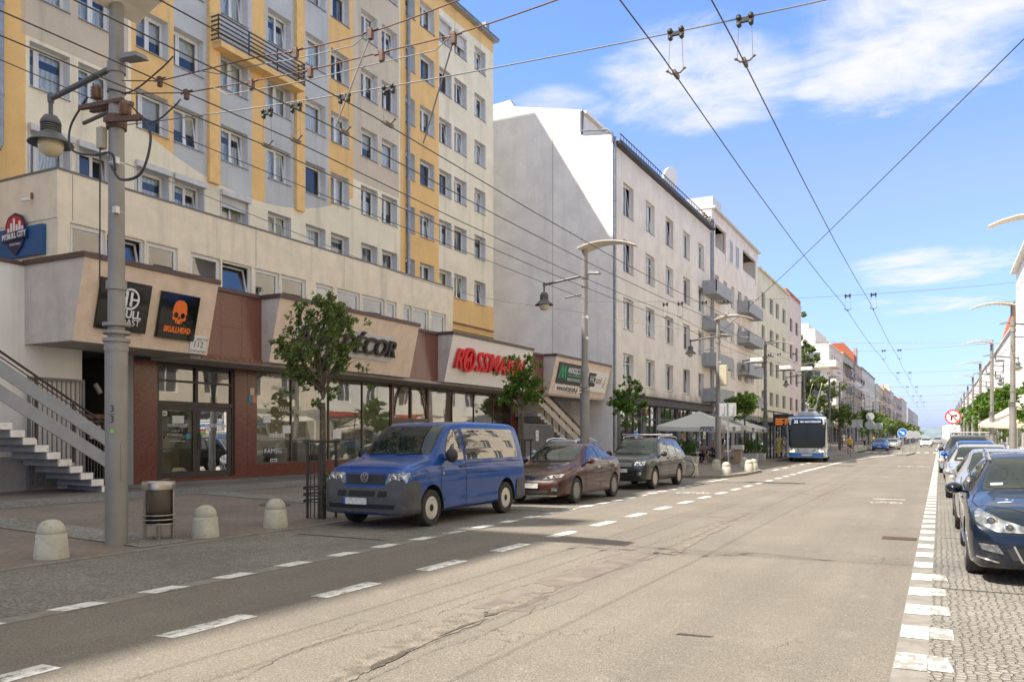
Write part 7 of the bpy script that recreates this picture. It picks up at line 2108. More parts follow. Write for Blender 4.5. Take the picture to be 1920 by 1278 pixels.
# ------------------------------------------------------------------ bollards, bin, signs
M_concb = mat('pale concrete bollard', (.44, .42, .345), .9, noise=.12, nscale=6, bump=.5, bscale=60, spots=.5, dirtcol=(.22, .2, .17))
bol = thing('bollard', 'dome bollard', 'bollard', (0, 0, 0), group='concrete dome bollards')
b = MB(); b.lathe([(.225, -.02), (.222, .03), (.19, .335), (.178, .34)], n=28); b.lathe([(.178, .342), (.183, .352), (.178, .40), (.155, .455), (.115, .50), (.06, .525), (.001, .53)], n=28); b.build('body', M_concb, bol, local=True)
bl = [(-10.87, 7.2, 'pale concrete dome bollard at the far left, left of the nearest lamp post'), (-10.87, 9.89, 'pale concrete dome bollard right of the litter bin'), (-10.87, 11.53, 'pale concrete dome bollard left of the guarded street tree'),
      (-9.1, 34.0, 'dome bollard beside the bicycle rack'), (-9.5, 39.6, 'dome bollard at the foot of the third lamp post'), (-8.1, 35.6, 'sunlit dome bollard right of the sign post on the pavement corner'), (-7.95, 39.6, 'sunlit dome bollard at the end of the pavement bulge'), (-8.0, 40.9, 'dome bollard just behind the one at the end of the pavement bulge'), (-9.2, 44.5, 'dome bollard where the bus bay begins')]
for i, (x, y, lb) in enumerate(bl):
    z = .03 if y < 20 else .09
    if i == 0: bol.location = (x, y, z); bol['label'] = lb
    else: clone(bol, (x, y, z), i * .7, lb)
for i in range(14): clone(bol, (-8.0 - .15 * (i % 2), 95 + i * 2.1, .09), i, 'dome bollard in the far row before the junction trees')
# stainless litter bin
BX, BY = -11.22, 9.25
binn = thing('litter_bin', 'stainless steel litter bin with perforated drum and hoops beside the nearest lamp post', 'litter bin', (BX, BY, .05))
M_inox = mat('stainless steel', (.46, .43, .39), .3, metal=.85, noise=.12, nscale=5)
def perf_mat():
    m, t, b_ = newmat('perforated steel')
    uv = t.node('ShaderNodeTexCoord').outputs['Object']; s_ = t.node('ShaderNodeSeparateXYZ'); t.link(uv, s_.inputs[0])
    an = t.math('ARCTAN2', t.math('SUBTRACT', s_.outputs[1], BY), t.math('SUBTRACT', s_.outputs[0], BX))
    f = t.math('MULTIPLY', t.math('SINE', t.math('MULTIPLY', an, 44)), t.math('SINE', t.math('MULTIPLY', s_.outputs[2], 230)))
    h = t.math('GREATER_THAN', t.math('ABSOLUTE', f), .38)
    t.link(t.mix(h, (.33, .29, .24), (.05, .045, .04)), b_.inputs['Base Color']); b_.inputs['Metallic'].default_value = .6; b_.inputs['Roughness'].default_value = .4
    return m
b = MB(); b.lathe([(.255, .80), (.26, .90), (.25, .925), (.20, .925), (.20, .80), (.255, .80)], (BX, BY, .05), 28); b.build('rim', M_inox, binn)
b = MB(); b.lathe([(.001, .26), (.185, .26), (.185, .82)], (BX, BY, .05), 28); b.build('drum', perf_mat(), binn)
b = MB()
for z in (.24, .31, .38): b.lathe([(.225, z), (.255, z), (.255, z + .018), (.225, z + .018), (.225, z)], (BX, BY, .05), 28)
b.build('hoops', M_inox, binn)
for s in (1, -1):
    for q in (1, -1): b = MB(); b.box(BX + s * .15 - .03, BX + s * .15 + .03, BY + q * .14 - .012, BY + q * .14 + .012, .03, .9 if q * s > 0 else .32); b.build('leg', M_inox, binn)
def sign_post(name, label, x, y, h, fn, cat='road sign', group=None, r=.035):
    t_ = thing(name, label, cat, (x, y, .05), group=group); b = MB(); b.tube([(x, y, .03), (x, y, h)], r, 10); b.build('post', M_metal, t_); fn(t_); return t_
M_signback = mat('grey sign back', (.42, .42, .41), .5, metal=.3, noise=.08); M_swhite = mat('sign white', (.75, .75, .74), .4); M_sred = mat('sign red', (.65, .03, .025), .4); M_sblue = mat('sign blue', (.01, .16, .55), .4)
def fn(t_):
    for dx in (-.21, .21): b = MB(); b.box(-8.56 + dx - .17, -8.56 + dx + .17, 37.9, 37.92, 2.62, 3.22); b.box(-8.56 + dx - .06, -8.56 + dx + .06, 37.88, 37.899, 2.7, 3.1); b.build('plate', M_signback, t_, bevel=.004)
sign_post('sign_post', 'thin post with two grey sign plates seen from behind at the pavement corner', -8.56, 37.95, 3.25, fn)
def disc(M, r, mt, par, nm, th=.01, z=0):
    b = MB(); b.prism([(r * math.cos(a), r * math.sin(a)) for a in [2 * PI * i / 28 for i in range(28)]], lambda q, d: M @ Vector((q[0], q[1], z + d)), 0, th); return b.build(nm, mt, par)
def fn(t_):
    M = plane_cam(.72, 57.9, 2.92)
    disc(M, .44, M_swhite, t_, 'disc'); flat(ringpoly(0, 0, .365, .44, 32), M, M_sred, t_, 'red_ring', .011)
    flat([[(-.12, -.22), (-.03, -.22), (-.03, .03), (.14, .03), (.14, -.03), (.27, .07), (.14, .17), (.14, .11), (-.12, .11)]], M, M_black, t_, 'arrow', .011)
    flat([seg2((-.27, .27), (.27, -.27), .07)], M, M_sred, t_, 'bar', .016)
    M2 = plane_cam(.72, 57.9, 2.2); panel(M2, .80, .42, .01, M_swhite, t_, 'plate', 0); lettering('lettering', '0-24', M2 @ Matrix.Translation((0, 0, .012)), M_black, t_, .2, extrude=.001)
sign_post('road_sign', 'round no right turn sign with a red ring above the row of parked cars', .72, 58, 3.3, fn)
isl = MB(); isl.poly([(-4.2, 92, .1), (-3.3, 80.5, .1), (-2.7, 80.5, .1), (-2.2, 92, .1)]); 
for a, b_ in zip([(-4.2, 92), (-3.3, 80.5), (-2.7, 80.5), (-2.2, 92)], [(-3.3, 80.5), (-2.7, 80.5), (-2.2, 92), (-4.2, 92)]): isl.bar((a[0], a[1], .05), (b_[0], b_[1], .05), .15, .13)
struct('traffic_island', isl, M_slab)
for (x, y, lb) in ((-3.0, 82.5, 'round blue keep right sign on the traffic island, the nearer one'), (-3.4, 97, 'round blue arrow sign behind the nearer keep right sign')):
    def fn(t_):
        M = plane_cam(x, y - .06, 2.05); disc(M, .40, M_swhite, t_, 'rim'); disc(M, .37, M_sblue, t_, 'disc', .01, .005)
        R_ = M @ Matrix.Rotation(math.radians(-35), 4, 'Z'); flat([[(-.25, -.05), (.03, -.05), (.03, -.15), (.26, 0), (.03, .15), (.03, .05), (-.25, .05)]], R_, M_swhite, t_, 'arrow', .016)
    sign_post('road_sign', lb, x, y, 2.1, fn, group='blue arrow signs on the traffic island')
for (x, y, h, rr_, lb) in ((-2.5, 87, 2.3, .40, 'grey back of a round sign beside the blue arrow signs'), (-2.2, 96, 2.3, .40, 'grey back of another round sign behind the traffic island'), (-7.7, 112, 4.6, .5, 'tall post with two round grey sign backs before the far trees')):
    def fn(t_):
        disc(plane_cam(x, y - .06, h - .4), rr_, M_signback, t_, 'disc')
        if h > 4: disc(plane_cam(x, y - .06, h - 1.45), rr_ + .08, M_signback, t_, 'disc')
    sign_post('road_sign', lb, x, y, h, fn)
for (x, y, lb) in ((-8.2, 100, 'pair of grey plates on a post by the far bollards'), (-7.6, 126, 'pair of grey plates on a post among the far trees')):
    def fn(t_):
        for dx in (-.3, .3): b = MB(); b.box(x + dx - .26, x + dx + .26, y - .06, y - .03, 2.7, 3.6); b.build('plate', M_signback, t_)
    sign_post('sign_post', lb, x, y, 3.6, fn)
# bus stop: shelter and timetable display
stp = thing('departure_display', 'black departure board with amber lines over the bus shelter', 'display', (-10.6, 63, 2.2))
b = MB(); b.tube([(-10.9, 63.2, .1), (-10.9, 63.2, 3.6)], .06, 8); b.build('post', M_pole_d, stp); b = MB(); b.box(-10.9, -9.5, 63, 63.25, 2.5, 3.35); b.build('case', M_trim, stp, bevel=.02)
for k in range(4):
    for (a, c) in ((-10.75, -10.25 + .1 * (k % 2)), (-10.1, -9.65)): b = MB(); b.box(a, c, 62.985, 62.999, 2.58 + k * .13, 2.63 + k * .13); b.build('amber_line', mat('amber led', (.20, .05, .01), .5, emit=.4, ecol=(1, .25, .02)), stp)
shl = thing('bus_shelter', 'dark framed glass bus shelter behind the bus stop lamp post', 'shelter', (-11.8, 66, .1))
b = MB()
for y in (63.5, 66, 68.5):
    for x in (-12.6, -11.2): b.box(x - .05, x + .05, y - .05, y + .05, .1, 2.6)
b.box(-12.8, -10.9, 63.2, 68.8, 2.6, 2.75); b.build('frame', M_trim, shl); b = MB(); b.quad((-12.6, 63.5, .3), (-12.6, 68.5, .3), (-12.6, 68.5, 2.5), (-12.6, 63.5, 2.5)); b.quad((-12.6, 63.5, .3), (-11.2, 63.5, .3), (-11.2, 63.5, 2.5), (-12.6, 63.5, 2.5)); b.build('glass_panel', M_shopglass, shl, fix=False)
b = MB(); b.box(-12.4, -12.0, 64, 68, .5, .56); b.build('bench', mat('bench wood', (.25, .16, .09), .7), shl)
# bicycle at a hoop
bk = thing('bicycle', 'dark bicycle with thin wheels locked to a hoop behind the grey off-roader', 'bicycle', (-9.6, 32.6, .08)); M_bk = mat('bicycle black', (.02, .02, .022), .4)
for x in (-10.05, -9.05):
    b = MB(); n = 28; b.tube([(x + .34 * math.cos(2 * PI * i / n), 32.7, .43 + .34 * math.sin(2 * PI * i / n)) for i in range(n + 1)], .018, 6, caps=False)
    for i in range(9): a = 2 * PI * i / 9; b.tube([(x, 32.7, .43), (x + .33 * math.cos(a), 32.7, .43 + .33 * math.sin(a))], .004, 4)
    b.build('wheel', M_bk, bk)
b = MB()
for p in ([(-10.05, 32.7, .43), (-9.72, 32.7, .92)], [(-9.72, 32.7, .88), (-9.22, 32.7, .95)], [(-9.05, 32.7, .43), (-9.24, 32.7, 1.05)], [(-9.66, 32.7, .40), (-9.22, 32.7, .9)], [(-9.66, 32.7, .40), (-9.76, 32.7, 1.02)], [(-10.05, 32.7, .43), (-9.66, 32.7, .40)]): b.tube(p, .018, 6)
b.build('frame', M_bk, bk); b = MB(); b.hexa([(-9.9, 32.64, 1.0), (-9.62, 32.68, 1.01), (-9.62, 32.72, 1.01), (-9.9, 32.76, 1.0)], [(-9.9, 32.65, 1.05), (-9.62, 32.68, 1.04), (-9.62, 32.72, 1.04), (-9.9, 32.75, 1.05)]); b.build('saddle', M_bk, bk); b = MB(); b.tube([(-9.3, 32.45, 1.08), (-9.24, 32.7, 1.08), (-9.3, 32.95, 1.08)], .015, 6); b.build('handlebar', M_bk, bk)
b = MB(); b.tube(curve([(-9.75, 33.0, .08), (-9.75, 33.0, .75), (-9.6, 33.0, .9), (-9.0, 33.0, .9), (-8.85, 33.0, .75), (-8.85, 33.0, .08)], 5), .028, 8); o = b.build('bike_hoop', mat('cream hoop', (.5, .42, .3), .5)); tag(o, 'bent steel bicycle hoop beside the dark bicycle', 'bike rack')

# ------------------------------------------------------------------ parasols, planters, café
def canvas(name, col):
    m, t, b_ = newmat(name); b_.inputs['Base Color'].default_value = (*col, 1); b_.inputs['Roughness'].default_value = .9
    tr = t.node('ShaderNodeBsdfTranslucent'); tr.inputs[0].default_value = (*col, 1); mx = t.node('ShaderNodeMixShader'); mx.inputs[0].default_value = .35
    t.link(b_.outputs[0], mx.inputs[1]); t.link(tr.outputs[0], mx.inputs[2]); t.link(mx.outputs[0], t.n['Material Output'].inputs[0]); return m
M_canvas = canvas('white canvas', (.74, .73, .70)); M_cream = canvas('cream canvas', (.74, .68, .57))
def parasol(label, x, y, z0, ze, za, w, mt, txt, col, face, group=None, sz=.36, shear=.15):
    t_ = thing('parasol', label, 'parasol', (x, y, z0), group=group)
    b = MB(); h = w / 2; n = 8; vs = []; 
    for (ax, ay) in ((1, 0), (0, 1), (-1, 0), (0, -1)):
        for i in range(n):
            for j in range(n):
                q = []
                for (s_, k) in ((i, j), (i + 1, j), (i + 1, j + 1), (i, j + 1)):
                    f = s_ / n; l = (k / n * 2 - 1) * f
                    zz_ = ze + (za - ze) * (1 - f) ** 1.12 - .10 * (1 - abs(2 * k / n - 1) ** 2) * f
                    q.append((x + (ax * f + (-ay) * l) * h, y + (ay * f + ax * l) * h, zz_))
                b.quad(*q)
    for (ax, ay) in ((1, 0), (0, 1), (-1, 0), (0, -1)):
        for k in range(n):
            l0, l1 = k / n * 2 - 1, (k + 1) / n * 2 - 1
            d0, d1 = [.10 * (1 - abs(l) ** 2) for l in (l0, l1)]
            p0 = (x + (ax - ay * l0) * h, y + (ay + ax * l0) * h); p1 = (x + (ax - ay * l1) * h, y + (ay + ax * l1) * h)
            b.quad((*p0, ze - d0), (*p1, ze - d1), (*p1, ze - d1 - .24), (*p0, ze - d0 - .24))
    o = b.build('canopy', mt, t_, merge=1e-4)
    for p in o.data.polygons: p.use_smooth = True
    o.data.set_sharp_from_angle(angle=.5)
    b = MB(); b.tube([(x, y, z0), (x, y, za)], .035, 8)
    for s in (1, -1):
        for q in (1, -1): b.tube([(x, y, za - .1), (x + s * h * .98, y + q * h * .98, ze + .02)], .014, 5)
    b.build('pole', mat('pale aluminium', (.6, .6, .58), .4, metal=.4), t_)
    b = MB(); b.box(x - .4, x + .4, y - .4, y + .4, z0, z0 + .1); b.build('base', M_slab, t_)
    Mt = {'cam': plane_cam(x + .9, y - h - .02, ze - .2), 'street': plane_street(x + h + .02, y, ze - .2), 'west': plane_west(x - h - .02, y, ze - .2)}
    for f in face: lettering('lettering', txt, Mt[f], col, t_, sz, extrude=.002, shear=shear, bold=.006)
    return t_
M_navy = mat('navy print', (.03, .05, .14), .6); M_brownp = mat('brown print', (.22, .13, .08), .6)
parasol('white café parasol nearest the grey off-roader', -13.0, 50, .15, 2.35, 3.25, 4.1, M_canvas, 'PEPSI', M_navy, ('cam', 'street'), 'white parasols of the café', .34, .35)
parasol('white café parasol partly hidden behind the lamp post with the yellow box', -12.9, 55.2, .15, 2.35, 3.2, 4.1, M_canvas, 'PEPSI', M_navy, ('cam', 'street'), 'white parasols of the café', .34, .35)
parasol('white café parasol furthest along, beside the street tree', -12.9, 60, .15, 2.3, 3.05, 3.6, M_canvas, 'PEPSI', M_navy, ('street',), 'white parasols of the café', .3, .35)
parasol('big cream parasol with drink lettering at the right edge', 5.0, 70, .06, 2.62, 3.95, 4.8, M_cream, 'Coca-Cola', M_brownp, ('cam', 'west'), 'cream parasols on the right', .62, .3)
parasol('second cream parasol behind the first at the right edge', 5.4, 76, .06, 2.9, 4.4, 4.8, M_cream, 'Coca-Cola', M_brownp, ('west',), 'cream parasols on the right', .62, .3)
def leaf_clump(b, c, rad, n, size, rnd, mats=3, squash=1.0):
    for _ in range(n):
        d = Vector((rnd.gauss(0, 1), rnd.gauss(0, 1), rnd.gauss(0, 1) * squash))
        d = d.normalized() * rad * rnd.random() ** .45
        p = Vector(c) + d
        a = Vector((rnd.gauss(0, 1), rnd.gauss(0, 1), rnd.gauss(0, .8))).normalized(); u = a.orthogonal().normalized(); s = size * rnd.uniform(.6, 1.25)
        w = a.cross(u)
        b.add([p - u * s, p + w * s * .55 - u * s * .2, p + u * s, p - w * s * .55 - u * s * .2], [(0, 1, 2, 3)], min(mats - 1, int(rnd.random() ** 1.3 * mats)))
def leaf_mats(nm, c, tr=.35):
    out = []
    for k, f in enumerate((.75, 1.05, 1.8)):
        m, t, b_ = newmat('%s %d' % (nm, k)); col = [min(1, q * f) for q in c]
        b_.inputs['Base Color'].default_value = (*col, 1); b_.inputs['Roughness'].default_value = .5; b_.inputs['Specular IOR Level'].default_value = .4
        tl = t.node('ShaderNodeBsdfTranslucent'); tl.inputs[0].default_value = (col[0] * 1.3, col[1] * 1.5, col[2] * .7, 1); mx = t.node('ShaderNodeMixShader'); mx.inputs[0].default_value = tr
        t.link(b_.outputs[0], mx.inputs[1]); t.link(tl.outputs[0], mx.inputs[2]); t.link(mx.outputs[0], t.n['Material Output'].inputs[0]); out.append(m)
    return out
LM_dark = leaf_mats('dark leaf', (.105, .14, .042)); LM_mid = leaf_mats('fresh leaf', (.085, .145, .022), .45); LM_box = leaf_mats('shrub leaf', (.05, .095, .025))
for i, (x, y, lb) in enumerate(((-12.2, 44.5, 'pale planter with a leafy shrub beside the seated women'), (-10.7, 53.2, 'pale planter with a leafy shrub left of the street tree guard'), (-10.6, 55.2, 'pale planter with a leafy shrub right of the street tree guard'))):
    t_ = thing('planter', lb, 'planter', (x, y, .12), group='shrub planters of the café'); b = MB(); b.hexa([(x - .5, y - .25, .1), (x + .5, y - .25, .1), (x + .5, y + .25, .1), (x - .5, y + .25, .1)], [(x - .55, y - .3, .62), (x + .55, y - .3, .62), (x + .55, y + .3, .62), (x - .55, y + .3, .62)]); b.build('box', mat('planter concrete', (.45, .44, .42), .85, noise=.1), t_)
    b = MB(); rn_ = random.Random(i)
    for k in range(10): leaf_clump(b, (x + rn_.uniform(-.4, .4), y + rn_.uniform(-.2, .2), .8 + rn_.random() * .6), .28, 60, .07, rn_)
    b.build('shrub', LM_box, t_, fix=False)
ct = thing('cafe_table', 'small black café table between the seated women', 'table', (-12.6, 49.2, .14)); b = MB(); b.tube([(-12.6, 49.2, .14), (-12.6, 49.2, .86)], .03, 8); b.lathe([(.22, .14), (.2, .17), (.03, .2)], (-12.6, 49.2, 0), 14); b.build('leg', M_trim, ct); b = MB(); b.lathe([(.001, .86), (.40, .86), (.40, .89), (.001, .89)], (-12.6, 49.2, 0), 20); b.build('table_top', M_trim, ct)
chr_ = thing('cafe_chair', 'black café chair under the woman in dark grey', 'chair', (0, 0, 0), group='black café chairs')
b = MB(); b.box(-.21, .21, -.21, .21, .43, .47); b.build('seat', M_trim, chr_, local=True, bevel=.01); b = MB(); b.hexa([(-.2, .19, .47), (.2, .19, .47), (.2, .22, .47), (-.2, .22, .47)], [(-.2, .25, .88), (.2, .25, .88), (.2, .28, .88), (-.2, .28, .88)]); b.build('backrest', M_trim, chr_, local=True)
for sx in (-.19, .19):
    for sy in (-.19, .19): b = MB(); b.tube([(sx, sy, .43), (sx * 1.1, sy * 1.1, 0)], .014, 6); b.build('leg', M_trim, chr_, local=True)
chr_.location = (-11.95, 49.2, .14); chr_.rotation_euler = (0, 0, -PI / 2)
clone(chr_, (-12.75, 49.95, .14), 0, 'black café chair under the woman with loose brown hair'); clone(chr_, (-13.35, 48.9, .14), PI / 2, 'black café chair at the far side of the small table')
pod = thing('menu_stand', 'small wooden menu box on a post by the third lamp post', 'stand', (-10.6, 49.6, .12)); b = MB(); b.box(-10.85, -10.4, 49.5, 49.8, .12, .95); b.build('post', mat('worn wood', (.34, .25, .16), .8), pod); b = MB(); b.box(-10.95, -10.3, 49.4, 49.9, .951, 1.2); b.build('box', mat('menu white', (.55, .52, .48), .7), pod)
# ================================================================== trees
M_bark = mat('lichen bark', (.11, .085, .055), .9, noise=.35, nscale=14, bump=.8, bscale=30, bdist=.01, spots=.5, dirtcol=(.20, .17, .07))
M_guard = mat('tree guard iron', (.055, .048, .042), .6, noise=.2)
def tree(name, label, x, y, z0, h, zc, rx, rz, nleaf, size, lm, seed, group=None, guard=False, lean=0, trunk=.07, sub=9, far=False, gaps=.5):
    t_ = thing(name, label, 'tree', (x, y, z0), group=group)
    rn_ = random.Random(seed)
    b = MB(); top = Vector((x + lean, y, h * .93)); base = Vector((x, y, z0))
    fork = base.lerp(Vector((x + lean * .4, y, zc - rz * .75)), 1)
    Cc = Vector((x + lean * .6, y, zc))
    def clampe(p, k=1.02):
        d_ = p - Cc; q_ = Vector((d_.x / rx, d_.y / rx, d_.z / rz)).length
        return Cc + d_ * (k / q_) if q_ > k else p
    b.tube([(x, y, z0 - .1), (x + .02, y, z0 + .4), tuple(base.lerp(fork, .6) + Vector((.02, 0, 0))), tuple(fork)], [trunk * 1.25, trunk, trunk * .85, trunk * .8], 10)
    tips = []
    nb = 11 if not far else 7
    for i in range(nb):
        a = 2 * PI * i / nb * 1.7 + rn_.random(); el = rn_.uniform(.25, 1.35) if i else 1.5
        L = (rx if el < .9 else rz * 1.35) * rn_.uniform(.65, 1.08)
        d = Vector((math.cos(a) * math.cos(el), math.sin(a) * math.cos(el), math.sin(el)))
        s = fork.lerp(top, rn_.random() * .35)
        e = clampe(s + d * L * 1.05 + Vector((0, 0, .12 * L))); m = s.lerp(e, .5) + Vector((rn_.gauss(0, .06), rn_.gauss(0, .06), -.05)) * L
        b.tube([s, m, e], [trunk * .42, trunk * .25, trunk * .08], 6); tips += [(m.lerp(e, q), L) for q in ((.2, .5, .8, 1.05) if far else (.0, .2, .4, .6, .8, .95, 1.1))]
        for k in range(3 if far else 7):
            q = s.lerp(e, rn_.uniform(.4, .9)); e2 = clampe(q + (d + Vector((rn_.gauss(0, .7), rn_.gauss(0, .7), rn_.gauss(.1, .5)))).normalized() * L * .5)
            if (e2 - q).length < .02: continue
            b.tube([q, e2], [trunk * .14, trunk * .05], 4); tips += [(q.lerp(e2, f), L) for f in ((.5, .95) if far else (.35, .7, 1.0))]
    b.build('trunk', M_bark, t_)
    c = MB(); C0 = Vector((x + lean * .6, y, zc))
    extra = [(C0 + Vector((rn_.gauss(0, .5) * rx, rn_.gauss(0, .5) * rx, rn_.gauss(0, .48) * rz)), 1) for _ in range(sub * (3 if far else 5))]
    tips = [q for q in tips if rn_.random() > gaps * .4] + extra
    per = max(3, nleaf // len(tips))
    for (p, L) in tips:
        dd = p - C0; s_ = Vector((dd.x / rx, dd.y / rx, dd.z / rz)).length
        if s_ > 1.25: p = C0 + dd * (1.2 / s_)
        leaf_clump(c, p, rx * (rn_.uniform(.09, .24) if far else rn_.uniform(.06, .17)), int(per * rn_.uniform(.4, 1.5)), size, rn_, 3, .8)
    c.build('crown', lm, t_, fix=False)
    if guard:
        g = MB(); w = .2
        for sx in (1, -1):
            for sy in (1, -1): g.box(x + sx * w - .02, x + sx * w + .02, y + sy * w - .02, y + sy * w + .02, z0, z0 + 1.55)
        for z in (.32, .45, .58, 1.52):
            for s in (1, -1): g.box(x - w - .08, x + w + .08, y + s * (w + .03) - .01, y + s * (w + .03) + .01, z0 + z, z0 + z + .03); g.box(x + s * (w + .03) - .01, x + s * (w + .03) + .01, y - w - .08, y + w + .08, z0 + z + .031, z0 + z + .06)
        for k in range(3): g.box(x - .1 + k * .1 - .008, x - .1 + k * .1 + .008, y - w - .03, y - w - .015, z0, z0 + 1.5)
        g.build('guard', M_guard, t_)
        s_ = MB(); 
        for k in range(5): leaf_clump(s_, (x + .2, y - .1, z0 + .3 + k * .14), .13, 22, .045, rn_)
        s_.build('sprouts', lm, t_, fix=False)
    return t_
g_ = 'young street trees in iron guards'
tree('street_tree', 'young round street tree in an iron guard in front of the blue van', -11.16, 13.15, .05, 4.9, 3.3, .88, 1.22, 9800, .043, LM_dark, 3, g_, True, .05, .075)
tree('street_tree', 'young street tree covering the end of the red letters', -11.25, 22.4, .05, 4.35, 3.15, .70, 1.0, 4500, .055, LM_mid, 8, g_, True, 0, .06)
tree('street_tree', 'young street tree in front of the grey gabled house', -11.2, 31.8, .05, 4.15, 3.1, .72, .92, 4600, .06, LM_mid, 14, g_, True, 0, .06)
tree('street_tree', 'young street tree between the café planters', -11.1, 53.9, .1, 4.6, 3.5, 1.25, .95, 4200, .085, LM_mid, 21, g_, True, 0, .06)
tree('street_tree', 'dark street tree right of the trolleybus', -10.4, 104, .1, 5.4, 3.9, 2.0, 1.4, 2600, .16, LM_dark, 25, g_, False, 0, .08, far=True)
gf = 'street trees beyond the junction'
for i, (x, y, h, r, lm) in enumerate(((-9.4, 133, 5.6, 2.5, LM_mid), (-9.4, 141, 5.4, 2.4, LM_dark), (-9.3, 152, 5.2, 2.3, LM_dark), (-9.2, 164, 5.2, 2.4, LM_dark), (-9.1, 178, 5.4, 2.5, LM_dark), (-9.0, 194, 5.2, 2.5, LM_dark), (-9, 212, 5.4, 2.6, LM_dark), (-8.9, 232, 5.3, 2.6, LM_dark), (-8.8, 255, 5.4, 2.7, LM_dark), (-8.8, 285, 5.4, 2.7, LM_dark), (-8.7, 320, 5.4, 2.8, LM_dark), (-8.6, 360, 5.5, 2.8, LM_dark))):
    tree('street_tree', ('bright green tree at the head of the row beyond the junction' if i == 0 else 'dark green tree in the row beyond the junction'), x, y, .1, h, h * .66, r, h * .3, 1500 if i < 5 else 700, .22 if i < 5 else .34, lm, 40 + i, gf, far=True, trunk=.1)
# tall climbing tree in the gap of the side street
tree('tall_tree', 'tall ivy clad tree rising between the pink house and the white corner house', -19.6, 138, .2, 20, 10.8, 2.6, 9.0, 17000, .24, LM_dark, 77, None, False, 0, .25, 26, True)
tree('side_tree', 'leaning leafy tree in front of the white corner house', -18.3, 146, .2, 13, 8.2, 3.4, 3.0, 5200, .24, LM_dark, 78, None, False, 1.0, .16, 12, True)
gr = 'sunlit trees along the right pavement'
for i, (x, y, h, r) in enumerate(((5.9, 62, 5.4, 1.7), (5.2, 86, 6.2, 2.4), (5.2, 98, 6.3, 2.3), (5.1, 109, 6.6, 2.5), (5.0, 121, 6.4, 2.4), (4.9, 134, 6.2, 2.3), (4.9, 148, 6.0, 2.4), (4.8, 165, 5.8, 2.4), (4.8, 185, 5.6, 2.4), (4.8, 210, 5.6, 2.6))):
    tree('street_tree', 'thin leafy tree by the cream parasols' if i == 0 else ('nearest full sunlit tree on the right, beside the cream parasols' if i == 1 else 'sunlit tree in the right hand row'), x, y, .06, h, h * .62, r, h * .36, (3600 if i else 1800) if i < 5 else 1200, .17 if i < 5 else .25, LM_mid, 90 + i, gr, far=True, trunk=.09)
# ================================================================== people
def skin_mesh(nodes, edges, root, sub=1):
    me = bpy.data.meshes.new('skin'); idx = {k: i for i, k in enumerate(nodes)}
    me.from_pydata([nodes[k][0] for k in nodes], [(idx[a], idx[b]) for a, b in edges], [])
    o = bpy.data.objects.new('skin_tmp', me); COL.objects.link(o)
    m = o.modifiers.new('s', 'SKIN'); m.use_smooth_shade = True
    sv = me.skin_vertices[0].data
    for k, i in idx.items():
        r = nodes[k][1]; sv[i].radius = r if isinstance(r, tuple) else (r, r); sv[i].use_root = (k == root)
    s = o.modifiers.new('u', 'SUBSURF'); s.levels = sub; s.render_levels = sub
    dg = bpy.context.evaluated_depsgraph_get(); dg.update()
    r = bpy.data.meshes.new_from_object(o.evaluated_get(dg)); bpy.data.objects.remove(o)
    mb = MB(); mb.add([tuple(v.co) for v in r.vertices], [tuple(p.vertices) for p in r.polygons], 0, True)
    return mb
M_eye = mat('dark eyes and lips', (.06, .03, .025), .4)
def hand(mb, w, d, side, r=.011):
    d = Vector(d).normalized(); up = Vector((0, 0, 1)) if abs(d.z) < .8 else Vector((0, 1, 0)); a = d.cross(up).normalized(); n = a.cross(d)
    w = Vector(w); mb.tube([w, w + d * .03, w + d * .085], [.022, .032, .034], 8)
    for k, L in enumerate((.062, .075, .07, .052)):
        q = w + d * .08 + a * (k - 1.5) * .018; mb.tube([q, q + d * L * .55 + n * .004, q + d * L + n * -.018], [.010, .009, .007], 5)
    q = w + d * .025 + a * .026 * side; mb.tube([q, q + a * .03 * side + d * .025, q + a * .034 * side + d * .06], [.012, .011, .008], 5)
